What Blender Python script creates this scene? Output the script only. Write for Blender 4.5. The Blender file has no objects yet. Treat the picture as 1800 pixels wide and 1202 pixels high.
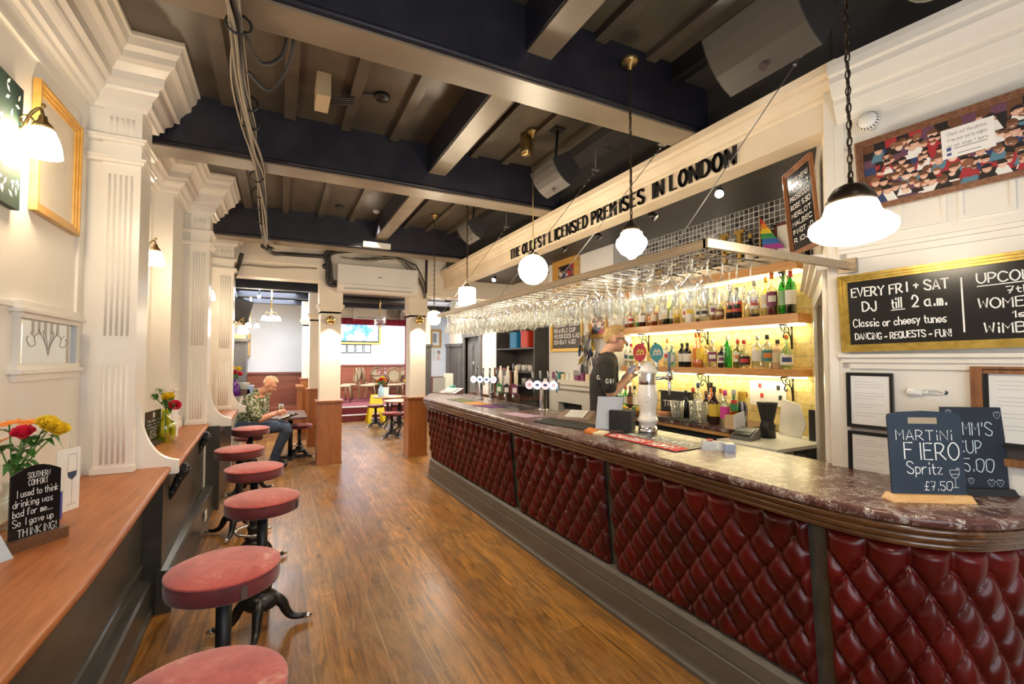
import bpy, bmesh, math, random
from math import sin, cos, pi, radians, sqrt, atan2, exp
from mathutils import Vector, Matrix
random.seed(7)
C = bpy.context.scene.collection
SC = bpy.context.scene
# ------------------------------------------------------------------ camera
F_PX, CX, CY = 810.0, 900.0, 601.0
YAW, PITCH, CAM_H = radians(26.85), radians(2.05), 1.65
cd = bpy.data.cameras.new('camera'); cam = bpy.data.objects.new('camera', cd); C.objects.link(cam)
cd.sensor_width = 36.0; cd.lens = 36.0 * F_PX / 1800.0; cd.clip_start = 0.02; cd.clip_end = 60
cam.location = (0, 0, CAM_H)
cam.rotation_euler = (pi / 2 + PITCH, 0, -YAW)
SC.camera = cam
# ------------------------------------------------------------------ view, world, lights
SC.view_settings.view_transform = 'Standard'; SC.view_settings.look = 'None'
SC.view_settings.gamma = 1.0; SC.view_settings.use_curve_mapping = False
SC.view_settings.exposure = 1.2
cy = SC.cycles
cy.use_denoising = True; cy.denoiser = 'OPENIMAGEDENOISE'
try: cy.denoising_input_passes = 'RGB_ALBEDO_NORMAL'
except Exception: pass
cy.max_bounces = 9; cy.diffuse_bounces = 4; cy.glossy_bounces = 4; cy.transmission_bounces = 8; cy.transparent_max_bounces = 40
cy.caustics_reflective = False; cy.caustics_refractive = False
cy.sample_clamp_indirect = 6.0; cy.use_light_tree = True; cy.blur_glossy = 0.5
w = bpy.data.worlds.new('world'); SC.world = w; w.use_nodes = True
w.node_tree.nodes['Background'].inputs[0].default_value = (0.75, 0.85, 1.0, 1); w.node_tree.nodes['Background'].inputs[1].default_value = 0.5

def area(name, loc, rot, sx, sy, power, col=(1, .92, .8), spread=180):
    l = bpy.data.lights.new(name, 'AREA'); l.shape = 'RECTANGLE'; l.size = sx; l.size_y = sy; l.energy = power; l.color = col
    l.spread = radians(spread)
    o = bpy.data.objects.new(name, l); C.objects.link(o); o.location = loc; o.rotation_euler = rot; return o
def point(name, loc, power, col, r=.05):
    l = bpy.data.lights.new(name, 'POINT'); l.energy = power; l.color = col; l.shadow_soft_size = r
    o = bpy.data.objects.new(name, l); C.objects.link(o); o.location = loc; return o
def spot(name, loc, target, power, col, ang=70, blend=.6, r=.03):
    l = bpy.data.lights.new(name, 'SPOT'); l.energy = power; l.color = col; l.spot_size = radians(ang); l.spot_blend = blend; l.shadow_soft_size = r
    o = bpy.data.objects.new(name, l); C.objects.link(o); o.location = loc
    d = Vector(target) - Vector(loc); o.rotation_euler = d.to_track_quat('-Z', 'Y').to_euler(); return o
WARM = (1, .80, .56); COOL = (.80, .90, 1.0); NEUT = (1, .93, .82)
# daylight through the shop-front windows behind the camera
area('front_window_daylight', (0.4, -1.75, 1.75), (radians(90), 0, 0), 2.6, 1.7, 26, (.86, .93, 1.0))
# added spots without fittings, out of view, brightening the floor, stools and bar front
for sx_, sy_, pw_ in ((1.0, -.2, 62), (1.05, 2.55, 72), (1.05, 4.42, 72), (1.1, 6.35, 85)):
    spot('added_fill_spot', (sx_, sy_, 3.5), (sx_ - .25, sy_ + .3, 0), pw_, (1, .86, .66), 98, .8, .05)
# daylight in the rooms at the back
area('back_room_skylight', (2.2, 14.2, 3.28), (0, 0, 0), 2.6, 2.4, 130, COOL)
area('booth_skylight', (-.2, 10.6, 2.98), (0, 0, 0), 1.0, 2.6, 70, COOL)
area('corridor_light', (3.2, 9.6, 2.98), (0, 0, 0), .9, 2.6, 75, NEUT)

# ------------------------------------------------------------------ pixel helpers (where things stand, from the photograph)
FW = Vector((sin(YAW) * cos(PITCH), cos(YAW) * cos(PITCH), sin(PITCH)))
RT = Vector((cos(YAW), -sin(YAW), 0)); UP = RT.cross(FW); EYE = Vector((0, 0, CAM_H))
def ray(px, py): return FW + RT * ((px - CX) / F_PX) - UP * ((py - CY) / F_PX)
def PX(px, py, x): r = ray(px, py); return EYE + r * (x / r.x)
def PY(px, py, y): r = ray(px, py); return EYE + r * (y / r.y)
def PZ(px, py, z): r = ray(px, py); return EYE + r * ((z - CAM_H) / r.z)
def PW(px, py, d): return EYE + ray(px, py) * d

# ------------------------------------------------------------------ materials
MATS = {}
def mat(name, col=(.8, .8, .8), rough=.5, metal=0.0, emit=None, es=0.0, coat=0.0, trans=0.0, spec=.5, sheen=0.0, alpha=1.0):
    if name in MATS: return MATS[name]
    m = bpy.data.materials.new(name); m.use_nodes = True; b = m.node_tree.nodes['Principled BSDF']
    b.inputs['Base Color'].default_value = (*col, 1); b.inputs['Roughness'].default_value = rough; b.inputs['Metallic'].default_value = metal
    b.inputs['Coat Weight'].default_value = coat; b.inputs['Coat Roughness'].default_value = .12
    b.inputs['Transmission Weight'].default_value = trans; b.inputs['Specular IOR Level'].default_value = spec
    b.inputs['Sheen Weight'].default_value = sheen; b.inputs['Alpha'].default_value = alpha
    if emit: b.inputs['Emission Color'].default_value = (*emit, 1); b.inputs['Emission Strength'].default_value = es
    m.diffuse_color = (*col, 1); MATS[name] = m; return m
class NT:
    def __init__(s, m): s.t = m.node_tree; s.b = s.t.nodes['Principled BSDF']
    def n(s, typ, **kw):
        nd = s.t.nodes.new(typ)
        for k, v in kw.items():
            if k.startswith('i_'):
                key = k[2:].replace('_', ' ')
                nd.inputs[int(key) if key.isdigit() else key].default_value = v
            else: setattr(nd, k, v)
        return nd
    def l(s, a, b): s.t.links.new(a, b)
    def coords(s, scale=(1, 1, 1), kind='Object', rot=(0, 0, 0)):
        tc = s.n('ShaderNodeTexCoord'); mp = s.n('ShaderNodeMapping'); mp.inputs['Scale'].default_value = scale; mp.inputs['Rotation'].default_value = rot
        s.l(tc.outputs[kind], mp.inputs[0]); return mp.outputs[0]
    def ramp(s, fac, stops, interp='LINEAR'):
        r = s.n('ShaderNodeValToRGB'); r.color_ramp.interpolation = interp; e = r.color_ramp.elements
        while len(e) < len(stops): e.new(.5)
        for k, (p, c) in enumerate(stops): e[k].position = p; e[k].color = (*c, 1)
        s.l(fac, r.inputs[0]); return r.outputs[0]
    def noise(s, vec, scale, detail=4, rough=.55, dist=0):
        nd = s.n('ShaderNodeTexNoise'); nd.inputs['Scale'].default_value = scale; nd.inputs['Detail'].default_value = detail
        nd.inputs['Roughness'].default_value = rough; nd.inputs['Distortion'].default_value = dist; s.l(vec, nd.inputs['Vector']); return nd
    def mix(s, f, a, b, typ='MIX'):
        nd = s.n('ShaderNodeMix', data_type='RGBA', blend_type=typ)
        for inp, v in ((nd.inputs[0], f), (nd.inputs[6], a), (nd.inputs[7], b)):
            if isinstance(v, (int, float)): inp.default_value = v
            elif isinstance(v, tuple): inp.default_value = (*v, 1)
            else: s.l(v, inp)
        return nd.outputs[2]
    def bump(s, h, strength=.3, dist=.01):
        nd = s.n('ShaderNodeBump'); nd.inputs['Strength'].default_value = strength; nd.inputs['Distance'].default_value = dist
        s.l(h, nd.inputs['Height']); s.l(nd.outputs[0], s.b.inputs['Normal'])
    def base(s, c): s.l(c, s.b.inputs['Base Color'])

def mottled(name, c1, c2, rough=.5, scale=4, detail=5, bump=0.0, stretch=(1, 1, 1), lo=.35, hi=.65, **kw):
    if name in MATS: return MATS[name]
    m = mat(name, c1, rough, **kw); n = NT(m); v = n.coords(stretch); ns = n.noise(v, scale, detail)
    n.base(n.ramp(ns.outputs['Fac'], [(lo, c1), (hi, c2)]))
    if bump: n.bump(ns.outputs['Fac'], bump, .01)
    return m
def wood(name, c1, c2, c3, axis='Y', rough=.35, coat=.3, scale=9, gs=1.0):
    if name in MATS: return MATS[name]
    m = mat(name, c2, rough, coat=coat); n = NT(m)
    st = {'X': (.09, 1, 1), 'Y': (1, .09, 1), 'Z': (1, 1, .09)}[axis]; st = tuple(q * gs for q in st)
    v = n.coords(st); n1 = n.noise(v, scale, 6, .65, .8); n2 = n.noise(v, scale * 6, 3, .6)
    col = n.ramp(n1.outputs['Fac'], [(.3, c1), (.5, c2), (.72, c3)])
    col = n.mix(.35, col, n.ramp(n2.outputs['Fac'], [(.3, c1), (.65, c3)]), 'MIX'); n.base(col)
    n.bump(n2.outputs['Fac'], .12, .003); return m
CREAM = mottled('cream_gloss_paint', (.81, .77, .70), (.85, .82, .76), .32, 2.5, bump=.02)
CREAM2 = mottled('warm_cream_paint', (.84, .76, .64), (.88, .81, .70), .5, 2.0, bump=.03)
IVORY = mottled('ivory_sign_paint', (.74, .61, .44), (.82, .70, .53), .5, 3, bump=.03)
WHITEW = mottled('white_wall_paint', (.80, .80, .80), (.85, .85, .86), .6, 1.5)
PINKW = mottled('blush_wall_paint', (.75, .66, .56), (.80, .71, .61), .6, 1.5)
NAVY = mottled('navy_black_paint', (.012, .012, .020), (.022, .021, .032), .42, 6, bump=.04)
TAUPE = mottled('taupe_ceiling_paint', (.072, .058, .041), (.105, .085, .061), .34, 3, bump=.05)
LIT_SOFFIT = mottled('lit_soffit_tint', (.19, .15, .105), (.26, .21, .15), .35, 3.5, bump=.05, stretch=(.4, 1, 1))  # undersides lighter than the navy faces: lamplight from below put into the colour
CHAR = mottled('charcoal_ceiling_paint', (.030, .027, .026), (.045, .042, .040), .5, 2)
GREYP = mottled('dark_grey_gloss_paint', (.040, .036, .028), (.068, .060, .046), .28, 5, bump=.05, stretch=(1, .3, 1))
GREYB = mottled('bar_plinth_paint', (.088, .078, .062), (.12, .105, .085), .42, 7, bump=.05, stretch=(1, .3, 1))
SLATE = mottled('slate_wood_paint', (.085, .078, .070), (.12, .11, .10), .4, 5)
LEDGE = wood('ledge_mahogany', (.20, .045, .009), (.38, .115, .026), (.52, .20, .055), 'Y', .42, .06, 7)
OAK = wood('oak_shelf', (.52, .23, .065), (.68, .335, .11), (.80, .44, .17), 'Y', .4, .1, 8)
DADO = wood('brown_dado_wood', (.24, .068, .014), (.35, .115, .028), (.45, .17, .045), 'Z', .35, .3, 7)
REDW = wood('red_mahogany', (.16, .035, .018), (.25, .065, .032), (.33, .10, .05), 'X', .35, .3, 6)
DARKW = wood('dark_bar_wood', (.030, .010, .004), (.075, .027, .009), (.20, .085, .028), 'Y', .25, .6, 10)
PINE = wood('pine_stand', (.55, .27, .08), (.72, .40, .14), (.80, .5, .2), 'X', .4, .2, 12)
WALN = wood('walnut_block', (.07, .028, .012), (.13, .055, .025), (.19, .085, .04), 'Y', .4, .2, 14)
RUSTIC = wood('rustic_frame', (.10, .032, .012), (.25, .09, .03), (.45, .20, .07), 'Z', .5, .2, 14)
GOLD = mat('gold_leaf', (.60, .40, .10), .32, .75); GOLD2 = mottled('gold_oak_frame', (.55, .30, .06), (.68, .40, .10), .35, 12)
BRASS = mat('aged_brass', (.42, .29, .12), .35, .9); BRASS2 = mat('polished_brass', (.75, .52, .2), .22, 1)
BRONZE = mat('dark_bronze', (.075, .055, .035), .35, .8)
STEEL = mottled('brushed_steel', (.33, .27, .20), (.42, .355, .275), .38, 5, metal=.85, stretch=(30, 1, 30))
CHROME = mat('chrome', (.78, .78, .80), .12, 1); DKCH = mat('dark_chrome', (.25, .25, .28), .25, .9)
IRON = mat('black_cast_iron', (.018, .017, .016), .32, .4); BLK = mat('black_plastic', (.014, .014, .015), .4); BLKM = mat('matt_black', (.018, .018, .018), .7)
WIRE = mat('steel_wire', (.36, .34, .31), .4, .7); WHT = mat('white_plastic', (.82, .80, .76), .35); CABLE = mat('grey_cable', (.30, .26, .20), .5); CABLE2 = mat('dark_cable', (.035, .032, .03), .5)
PAPER = mat('white_paper', (.82, .81, .79), .7); INK = mat('grey_ink', (.35, .35, .36), .8); CHALK = mat('chalk_white', (.92, .92, .90), .9)
BOARD = mat('black_board', (.010, .009, .009), .22); BOARD2 = mottled('slate_blue_board', (.012, .026, .05), (.016, .034, .06), .5, 8); NAVYB = mat('navy_board', (.008, .014, .028), .45)
CERAM = mat('white_ceramic', (.86, .82, .76), .15, coat=.5)
SKIN = mottled('skin', (.66, .36, .24), (.72, .41, .28), .5, 30); SKIN2 = mottled('ruddy_skin', (.60, .27, .17), (.68, .34, .22), .5, 25)
HAIR = mottled('blond_hair', (.42, .26, .09), (.60, .42, .18), .6, 60, bump=.4, stretch=(1, 1, .3)); HAIR2 = mottled('sandy_grey_hair', (.52, .38, .22), (.66, .53, .36), .6, 60, bump=.4)
SHIRT = mottled('black_polo_cloth', (.030, .028, .026), (.045, .043, .040), .85, 20, bump=.1)
JEANS = mottled('blue_denim', (.035, .055, .10), (.07, .10, .17), .85, 20, bump=.1)
TILE_FLOOR = None
def make_hawaii():
    m = mat('leafy_print_shirt', (.3, .3, .2), .85); n = NT(m); v = n.coords()
    vo = n.n('ShaderNodeTexVoronoi'); vo.inputs['Scale'].default_value = 17; n.l(v, vo.inputs['Vector'])
    ns = n.noise(v, 30, 3); a = n.ramp(vo.outputs['Distance'], [(.22, (.72, .70, .62)), (.30, (.10, .12, .05))], 'CONSTANT')
    b = n.ramp(ns.outputs['Fac'], [(.44, (.03, .04, .02)), (.5, (.32, .33, .12)), (.56, (.72, .70, .60))], 'CONSTANT')
    n.base(n.mix(.5, a, b, 'MIX')); return m
HAWAII = make_hawaii()
def make_floor():
    m = mat('worn_oak_boards', (.2, .11, .05), .34, spec=.32); n = NT(m)
    v = n.coords(rot=(0, 0, radians(90)))
    br = n.n('ShaderNodeTexBrick', offset=.37, squash=1.0); n.l(v, br.inputs['Vector'])
    for k, x in (('Scale', 1.0), ('Mortar Size', .0055), ('Mortar Smooth', .3), ('Bias', .0), ('Brick Width', 1.75), ('Row Height', .19)): br.inputs[k].default_value = x
    br.inputs['Color1'].default_value = (.0, .0, .0, 1); br.inputs['Color2'].default_value = (1, 1, 1, 1); br.inputs['Mortar'].default_value = (.5, .5, .5, 1)
    tone = n.ramp(br.outputs['Color'], [(0, (.20, .078, .014)), (.5, (.28, .118, .022)), (1, (.37, .165, .034))])
    g = n.noise(n.coords((1, .09, 1)), 13, 9, .74, 2.6); g2 = n.noise(n.coords((1, .10, 1)), 70, 3, .6)
    grain = n.ramp(g.outputs['Fac'], [(.30, (.14, .11, .08)), (.48, (.80, .80, .78)), (.68, (1.6, 1.52, 1.40))])
    c = n.mix(1.0, tone, grain, 'MULTIPLY')
    wear = n.noise(n.coords((1, .5, 1)), 2.2, 7, .68)
    sx = n.n('ShaderNodeSeparateXYZ'); n.l(n.coords(), sx.inputs[0]); pth = n.ramp(sx.outputs['X'], [(.0, (.15, .15, .15)), (.22, (1, 1, 1)), (.85, (1, 1, 1)), (1.0, (.45, .45, .45))])
    wm = n.mix(1.0, n.ramp(wear.outputs['Fac'], [(.36, (0, 0, 0)), (.60, (.85, .85, .85))]), pth, 'MULTIPLY')
    c = n.mix(wm, c, n.mix(1.0, (.24, .135, .055), n.ramp(g.outputs['Fac'], [(.30, (.45, .42, .40)), (.5, (.95, .95, .95)), (.7, (1.3, 1.28, 1.25))]), 'MULTIPLY'))
    st = n.noise(n.coords((1, .6, 1)), 5.0, 5, .6)
    c = n.mix(n.ramp(st.outputs['Fac'], [(.5, (0, 0, 0)), (.72, (.55, .55, .55))]), c, (.085, .050, .026))
    kn = n.n('ShaderNodeTexVoronoi'); kn.inputs['Scale'].default_value = 2.3; n.l(n.coords((1, .6, 1)), kn.inputs['Vector'])
    c = n.mix(n.ramp(kn.outputs['Distance'], [(.03, (.8, .8, .8)), (.07, (0, 0, 0))]), c, (.03, .016, .008))
    c = n.mix(n.ramp(br.outputs['Fac'], [(0, (0, 0, 0)), (1, (.65, .65, .65))]), c, n.mix(wm, (.05, .022, .008), (.46, .30, .14)))
    n.base(c); r = n.ramp(wear.outputs['Fac'], [(.3, (.26, .26, .26)), (.7, (.42, .42, .42))]); n.l(r, n.b.inputs['Roughness'])
    n.bump(g2.outputs['Fac'], .12, .003); return m
FLOORM = make_floor()
def make_marble():
    m = mat('brown_red_marble', (.1, .05, .04), .28, coat=.08, spec=.4); n = NT(m); v = n.coords()
    a = n.noise(v, 7, 8, .65, 2.4); b = n.noise(v, 26, 8, .7, 1.4); vo = n.n('ShaderNodeTexVoronoi', feature='DISTANCE_TO_EDGE'); vo.inputs['Scale'].default_value = 9
    dv = n.n('ShaderNodeVectorMath', operation='ADD'); n.l(v, dv.inputs[0]); sc = n.n('ShaderNodeVectorMath', operation='SCALE'); sc.inputs['Scale'].default_value = .25
    n.l(b.outputs['Color'], sc.inputs[0]); n.l(sc.outputs[0], dv.inputs[1]); n.l(dv.outputs[0], vo.inputs['Vector'])
    c = n.ramp(b.outputs['Fac'], [(.30, (.045, .014, .012)), (.5, (.105, .040, .032)), (.64, (.20, .105, .085)), (.72, (.55, .46, .40))])
    vein = n.ramp(vo.outputs['Distance'], [(.0, (1, 1, 1)), (.025, (.7, .7, .7)), (.06, (0, 0, 0))]); msk = n.ramp(a.outputs['Fac'], [(.45, (0, 0, 0)), (.55, (1, 1, 1))])
    n.base(n.mix(n.mix(1.0, vein, msk, 'MULTIPLY'), c, (.72, .66, .60))); return m
MARBLE = make_marble()
def make_leather():
    m = mat('oxblood_leather', (.08, .01, .01), .30, coat=.10, spec=.28); n = NT(m); v = n.coords()
    a = n.noise(v, 3.5, 5); g = n.noise(v, 220, 2)
    n.base(n.ramp(a.outputs['Fac'], [(.3, (.042, .0028, .0025)), (.55, (.085, .0048, .004)), (.75, (.125, .007, .0055))])); n.bump(g.outputs['Fac'], .05, .002); return m
LEATHER = make_leather()
def make_velvet():
    m = mat('worn_maroon_velvet', (.25, .05, .05), .75, sheen=.35); n = NT(m); v = n.coords((1, 1, 1), 'Object')
    a = n.noise(v, 7, 7, .7, .6); b = n.noise(v, 60, 3)
    c = n.ramp(a.outputs['Fac'], [(.30, (.22, .016, .015)), (.50, (.40, .048, .038)), (.60, (.46, .085, .065)), (.72, (.62, .32, .25))])
    n.base(n.mix(.12, c, b.outputs['Color'], 'MULTIPLY')); n.bump(b.outputs['Fac'], .15, .002); return m
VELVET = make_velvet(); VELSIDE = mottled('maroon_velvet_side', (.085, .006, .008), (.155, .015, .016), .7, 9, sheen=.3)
CARPET = mottled('red_carpet', (.13, .014, .018), (.21, .032, .035), .9, 40, bump=.2)
def make_glass(name, tint=(1, 1, 1), gl=.16, rough=.02, dif=.10):
    if name in MATS: return MATS[name]
    m = bpy.data.materials.new(name); m.use_nodes = True; t = m.node_tree; t.nodes.clear()
    o = t.nodes.new('ShaderNodeOutputMaterial'); mx = t.nodes.new('ShaderNodeMixShader'); tr = t.nodes.new('ShaderNodeBsdfTransparent'); g = t.nodes.new('ShaderNodeBsdfGlossy')
    fr = t.nodes.new('ShaderNodeLayerWeight'); fr.inputs['Blend'].default_value = .32
    mp = t.nodes.new('ShaderNodeMapRange'); mp.inputs['To Min'].default_value = gl * .35; mp.inputs['To Max'].default_value = min(1, gl * 5)
    tr.inputs[0].default_value = (*tint, 1); g.inputs['Roughness'].default_value = rough; g.inputs[0].default_value = (1, 1, 1, 1)
    df = t.nodes.new('ShaderNodeBsdfTranslucent'); df.inputs[0].default_value = (*[min(1, q * .98) for q in tint], 1); m2 = t.nodes.new('ShaderNodeMixShader'); m2.inputs[0].default_value = dif; t.links.new(tr.outputs[0], m2.inputs[1]); t.links.new(df.outputs[0], m2.inputs[2]); t.links.new(fr.outputs['Facing'], mp.inputs[0]); t.links.new(mp.outputs[0], mx.inputs[0]); t.links.new(m2.outputs[0], mx.inputs[1]); t.links.new(g.outputs[0], mx.inputs[2]); t.links.new(mx.outputs[0], o.inputs[0])
    m.diffuse_color = (*tint, .3); MATS[name] = m; return m
GLASS = make_glass('clear_glass', (.95, .965, .96), .13); MIRROR = mat('mirror', (.80, .84, .82), .03, 1)
def make_brickstone():
    m = mat('pale_painted_stone', (.6, .5, .3), .8); n = NT(m); v = n.coords((1, 1, 1), 'Object')
    sp = n.n('ShaderNodeSeparateXYZ'); n.l(v, sp.inputs[0]); cb = n.n('ShaderNodeCombineXYZ'); n.l(sp.outputs['Y'], cb.inputs[0]); n.l(sp.outputs['Z'], cb.inputs[1])
    ns = n.noise(v, 9, 5); add = n.n('ShaderNodeVectorMath', operation='ADD'); sc = n.n('ShaderNodeVectorMath', operation='SCALE'); sc.inputs['Scale'].default_value = .06
    n.l(ns.outputs['Color'], sc.inputs[0]); n.l(cb.outputs[0], add.inputs[0]); n.l(sc.outputs[0], add.inputs[1])
    br = n.n('ShaderNodeTexBrick', offset=.5); n.l(add.outputs[0], br.inputs['Vector'])
    for k, x in (('Scale', 1.0), ('Mortar Size', .008), ('Mortar Smooth', .4), ('Brick Width', .27), ('Row Height', .10)): br.inputs[k].default_value = x
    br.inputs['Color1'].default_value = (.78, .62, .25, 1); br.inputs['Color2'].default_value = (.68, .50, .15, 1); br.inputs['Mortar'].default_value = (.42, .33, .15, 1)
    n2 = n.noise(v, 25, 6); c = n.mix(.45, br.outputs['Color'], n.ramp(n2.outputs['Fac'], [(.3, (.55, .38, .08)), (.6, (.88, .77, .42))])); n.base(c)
    hh = n.mix(.5, br.outputs['Fac'], n2.outputs['Fac']); n.bump(hh, -.5, .02); return m
STONE = make_brickstone()
def make_mosaic():
    m = mat('mirror_mosaic', (.2, .2, .22), .12, .9); n = NT(m); v = n.coords((1, 1, 1), 'Object')
    sp = n.n('ShaderNodeSeparateXYZ'); n.l(v, sp.inputs[0]); cb = n.n('ShaderNodeCombineXYZ'); n.l(sp.outputs['Y'], cb.inputs[0]); n.l(sp.outputs['Z'], cb.inputs[1])
    br = n.n('ShaderNodeTexBrick', offset=0.0); n.l(cb.outputs[0], br.inputs['Vector'])
    for k, x in (('Scale', 1.0), ('Mortar Size', .0035), ('Mortar Smooth', .1), ('Brick Width', .05), ('Row Height', .05)): br.inputs[k].default_value = x
    br.inputs['Color1'].default_value = (.16, .16, .18, 1); br.inputs['Color2'].default_value = (.55, .56, .60, 1); br.inputs['Mortar'].default_value = (.75, .75, .75, 1)
    n.base(br.outputs['Color']); inv = n.ramp(br.outputs['Fac'], [(0, (.95, .95, .95)), (1, (0, 0, 0))]); n.l(inv, n.b.inputs['Metallic'])
    vo = n.n('ShaderNodeTexVoronoi'); vo.inputs['Scale'].default_value = 20; n.l(v, vo.inputs['Vector']); n.bump(vo.outputs['Color'], .25, .02); return m
MOSAIC = make_mosaic()
SHADE = mat('lit_opal_glass', (.95, .92, .85), .3, emit=(1, .82, .58), es=26.0)
SHADE4 = mat('lit_frosted_shade_soft', (.95, .90, .80), .3, emit=(1, .80, .55), es=20.0)
SHADE3 = mat('lit_opal_glass_soft', (.95, .92, .85), .3, emit=(1, .84, .62), es=12.0)
SHADE2 = mat('lit_frosted_shade', (.95, .90, .80), .3, emit=(1, .80, .55), es=42.0)
LED = mat('led_strip', (.9, .9, .8), .4, emit=(1, .95, .66), es=5.0)
BULB = mat('spot_lamp_face', (1, 1, 1), .3, emit=(1, .95, .85), es=40.0)
# ------------------------------------------------------------------ mesh helpers
class MB:
    def __init__(s): s.bm = bmesh.new(); s.mi = 0; s.M = None
    def _v(s, p):
        p = Vector(p); return s.bm.verts.new(s.M @ p if s.M else p)
    def face(s, vs, smooth=False):
        try: f = s.bm.faces.new(vs)
        except ValueError: return None
        f.material_index = s.mi; f.smooth = smooth; return f
    def poly(s, pts, smooth=False): return s.face([s._v(p) for p in pts], smooth)
    def hexa(s, b, t):
        B = [s._v(p) for p in b]; T = [s._v(p) for p in t]; n = len(B)
        s.face(B[::-1]); s.face(T)
        for i in range(n): s.face([B[i], B[(i + 1) % n], T[(i + 1) % n], T[i]])
        return s
    def box(s, x0, y0, z0, x1, y1, z1):
        return s.hexa([(x0, y0, z0), (x1, y0, z0), (x1, y1, z0), (x0, y1, z0)], [(x0, y0, z1), (x1, y0, z1), (x1, y1, z1), (x0, y1, z1)])
    def rbox(s, x0, y0, z0, x1, y1, z1, r=.01, seg=3):
        """box with rounded vertical corners"""
        pts = []
        for cx, cy_, a0 in ((x1 - r, y1 - r, 0), (x0 + r, y1 - r, 90), (x0 + r, y0 + r, 180), (x1 - r, y0 + r, 270)):
            for k in range(seg + 1):
                a = radians(a0 + 90 * k / seg); pts.append((cx + r * cos(a), cy_ + r * sin(a)))
        return s.prism(pts, z0, z1)
    def bbox(s, x0, y0, z0, x1, y1, z1, b=.006):
        """box bevelled on top edges"""
        s.hexa([(x0, y0, z0), (x1, y0, z0), (x1, y1, z0), (x0, y1, z0)], [(x0, y0, z1 - b), (x1, y0, z1 - b), (x1, y1, z1 - b), (x0, y1, z1 - b)])
        return s.hexa([(x0, y0, z1 - b), (x1, y0, z1 - b), (x1, y1, z1 - b), (x0, y1, z1 - b)], [(x0 + b, y0 + b, z1), (x1 - b, y0 + b, z1), (x1 - b, y1 - b, z1), (x0 + b, y1 - b, z1)])
    def prism(s, pts, z0, z1): return s.hexa([(x, y, z0) for x, y in pts], [(x, y, z1) for x, y in pts])
    def ext(s, pts, d):
        """closed 3-D polygon pushed along d"""
        d = Vector(d); return s.hexa([Vector(p) for p in pts], [Vector(p) + d for p in pts])
    def cyl(s, p0, p1, r0, r1=None, n=16, smooth=True, caps=True):
        r1 = r0 if r1 is None else r1; p0 = Vector(p0); p1 = Vector(p1); d = (p1 - p0)
        if d.length < 1e-9: return s
        d.normalize(); u = d.orthogonal().normalized(); v = d.cross(u)
        A = [s._v(p0 + (u * cos(2 * pi * k / n) + v * sin(2 * pi * k / n)) * r0) for k in range(n)]
        B = [s._v(p1 + (u * cos(2 * pi * k / n) + v * sin(2 * pi * k / n)) * r1) for k in range(n)]
        for k in range(n): s.face([A[k], A[(k + 1) % n], B[(k + 1) % n], B[k]], smooth)
        if caps: s.face(A[::-1]); s.face(B)
        return s
    def lathe(s, prof, c=(0, 0, 0), n=24, smooth=True, axis='Z', ell=1.0):
        c = Vector(c); rings = []
        for r, z in prof:
            ring = []
            for k in range(n):
                a = 2 * pi * k / n; x, y = r * cos(a), r * sin(a) * ell
                p = {'Z': (x, y, z), 'X': (z, x, y), 'Y': (y, z, x)}[axis]; ring.append(p)
            rings.append(ring if r > 1e-6 else [ring[0]])
        R = [[s._v(Vector(p) + c) for p in ring] for ring in rings]
        for a, b in zip(R, R[1:]):
            if len(a) == 1 and len(b) == 1: continue
            for k in range(n):
                j = (k + 1) % n
                if len(a) == 1: s.face([a[0], b[j], b[k]], smooth)
                elif len(b) == 1: s.face([a[k], a[j], b[0]], smooth)
                else: s.face([a[k], a[j], b[j], b[k]], smooth)
        return s
    def ball(s, c, r, n=16, m=10, sc=(1, 1, 1)):
        c = Vector(c); R = []
        for i in range(m + 1):
            t = pi * i / m
            ring = [c + Vector((sin(t) * cos(2 * pi * k / n) * r * sc[0], sin(t) * sin(2 * pi * k / n) * r * sc[1], cos(t) * r * sc[2])) for k in range(n)]
            R.append([s._v(ring[0])] if i in (0, m) else [s._v(p) for p in ring])
        for a, b in zip(R, R[1:]):
            for k in range(n):
                j = (k + 1) % n
                if len(a) == 1: s.face([a[0], b[k], b[j]], True)
                elif len(b) == 1: s.face([a[k], b[0], a[j]], True)
                else: s.face([a[k], b[k], b[j], a[j]], True)
        return s
    def tube(s, pts, r, n=8, caps=True, closed=False):
        pts = [Vector(p) for p in pts]; N = len(pts); rs = r if isinstance(r, (list, tuple)) else [r] * N
        rings = []; u = None
        for i, p in enumerate(pts):
            a = pts[i - 1] if i > 0 else (pts[-1] if closed else p); b = pts[(i + 1) % N] if (i < N - 1 or closed) else p
            d = (b - a)
            if d.length < 1e-9: d = Vector((0, 0, 1))
            d.normalize()
            if u is None: u = d.orthogonal().normalized()
            u = (u - d * u.dot(d)); u = u.normalized() if u.length > 1e-6 else d.orthogonal().normalized()
            v = d.cross(u); rings.append([s._v(p + (u * cos(2 * pi * k / n) + v * sin(2 * pi * k / n)) * rs[i]) for k in range(n)])
        seq = list(zip(rings, rings[1:])) + ([(rings[-1], rings[0])] if closed else [])
        for A, B in seq:
            for k in range(n): s.face([A[k], A[(k + 1) % n], B[(k + 1) % n], B[k]], True)
        if caps and not closed: s.face(rings[0][::-1]); s.face(rings[-1])
        return s
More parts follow.
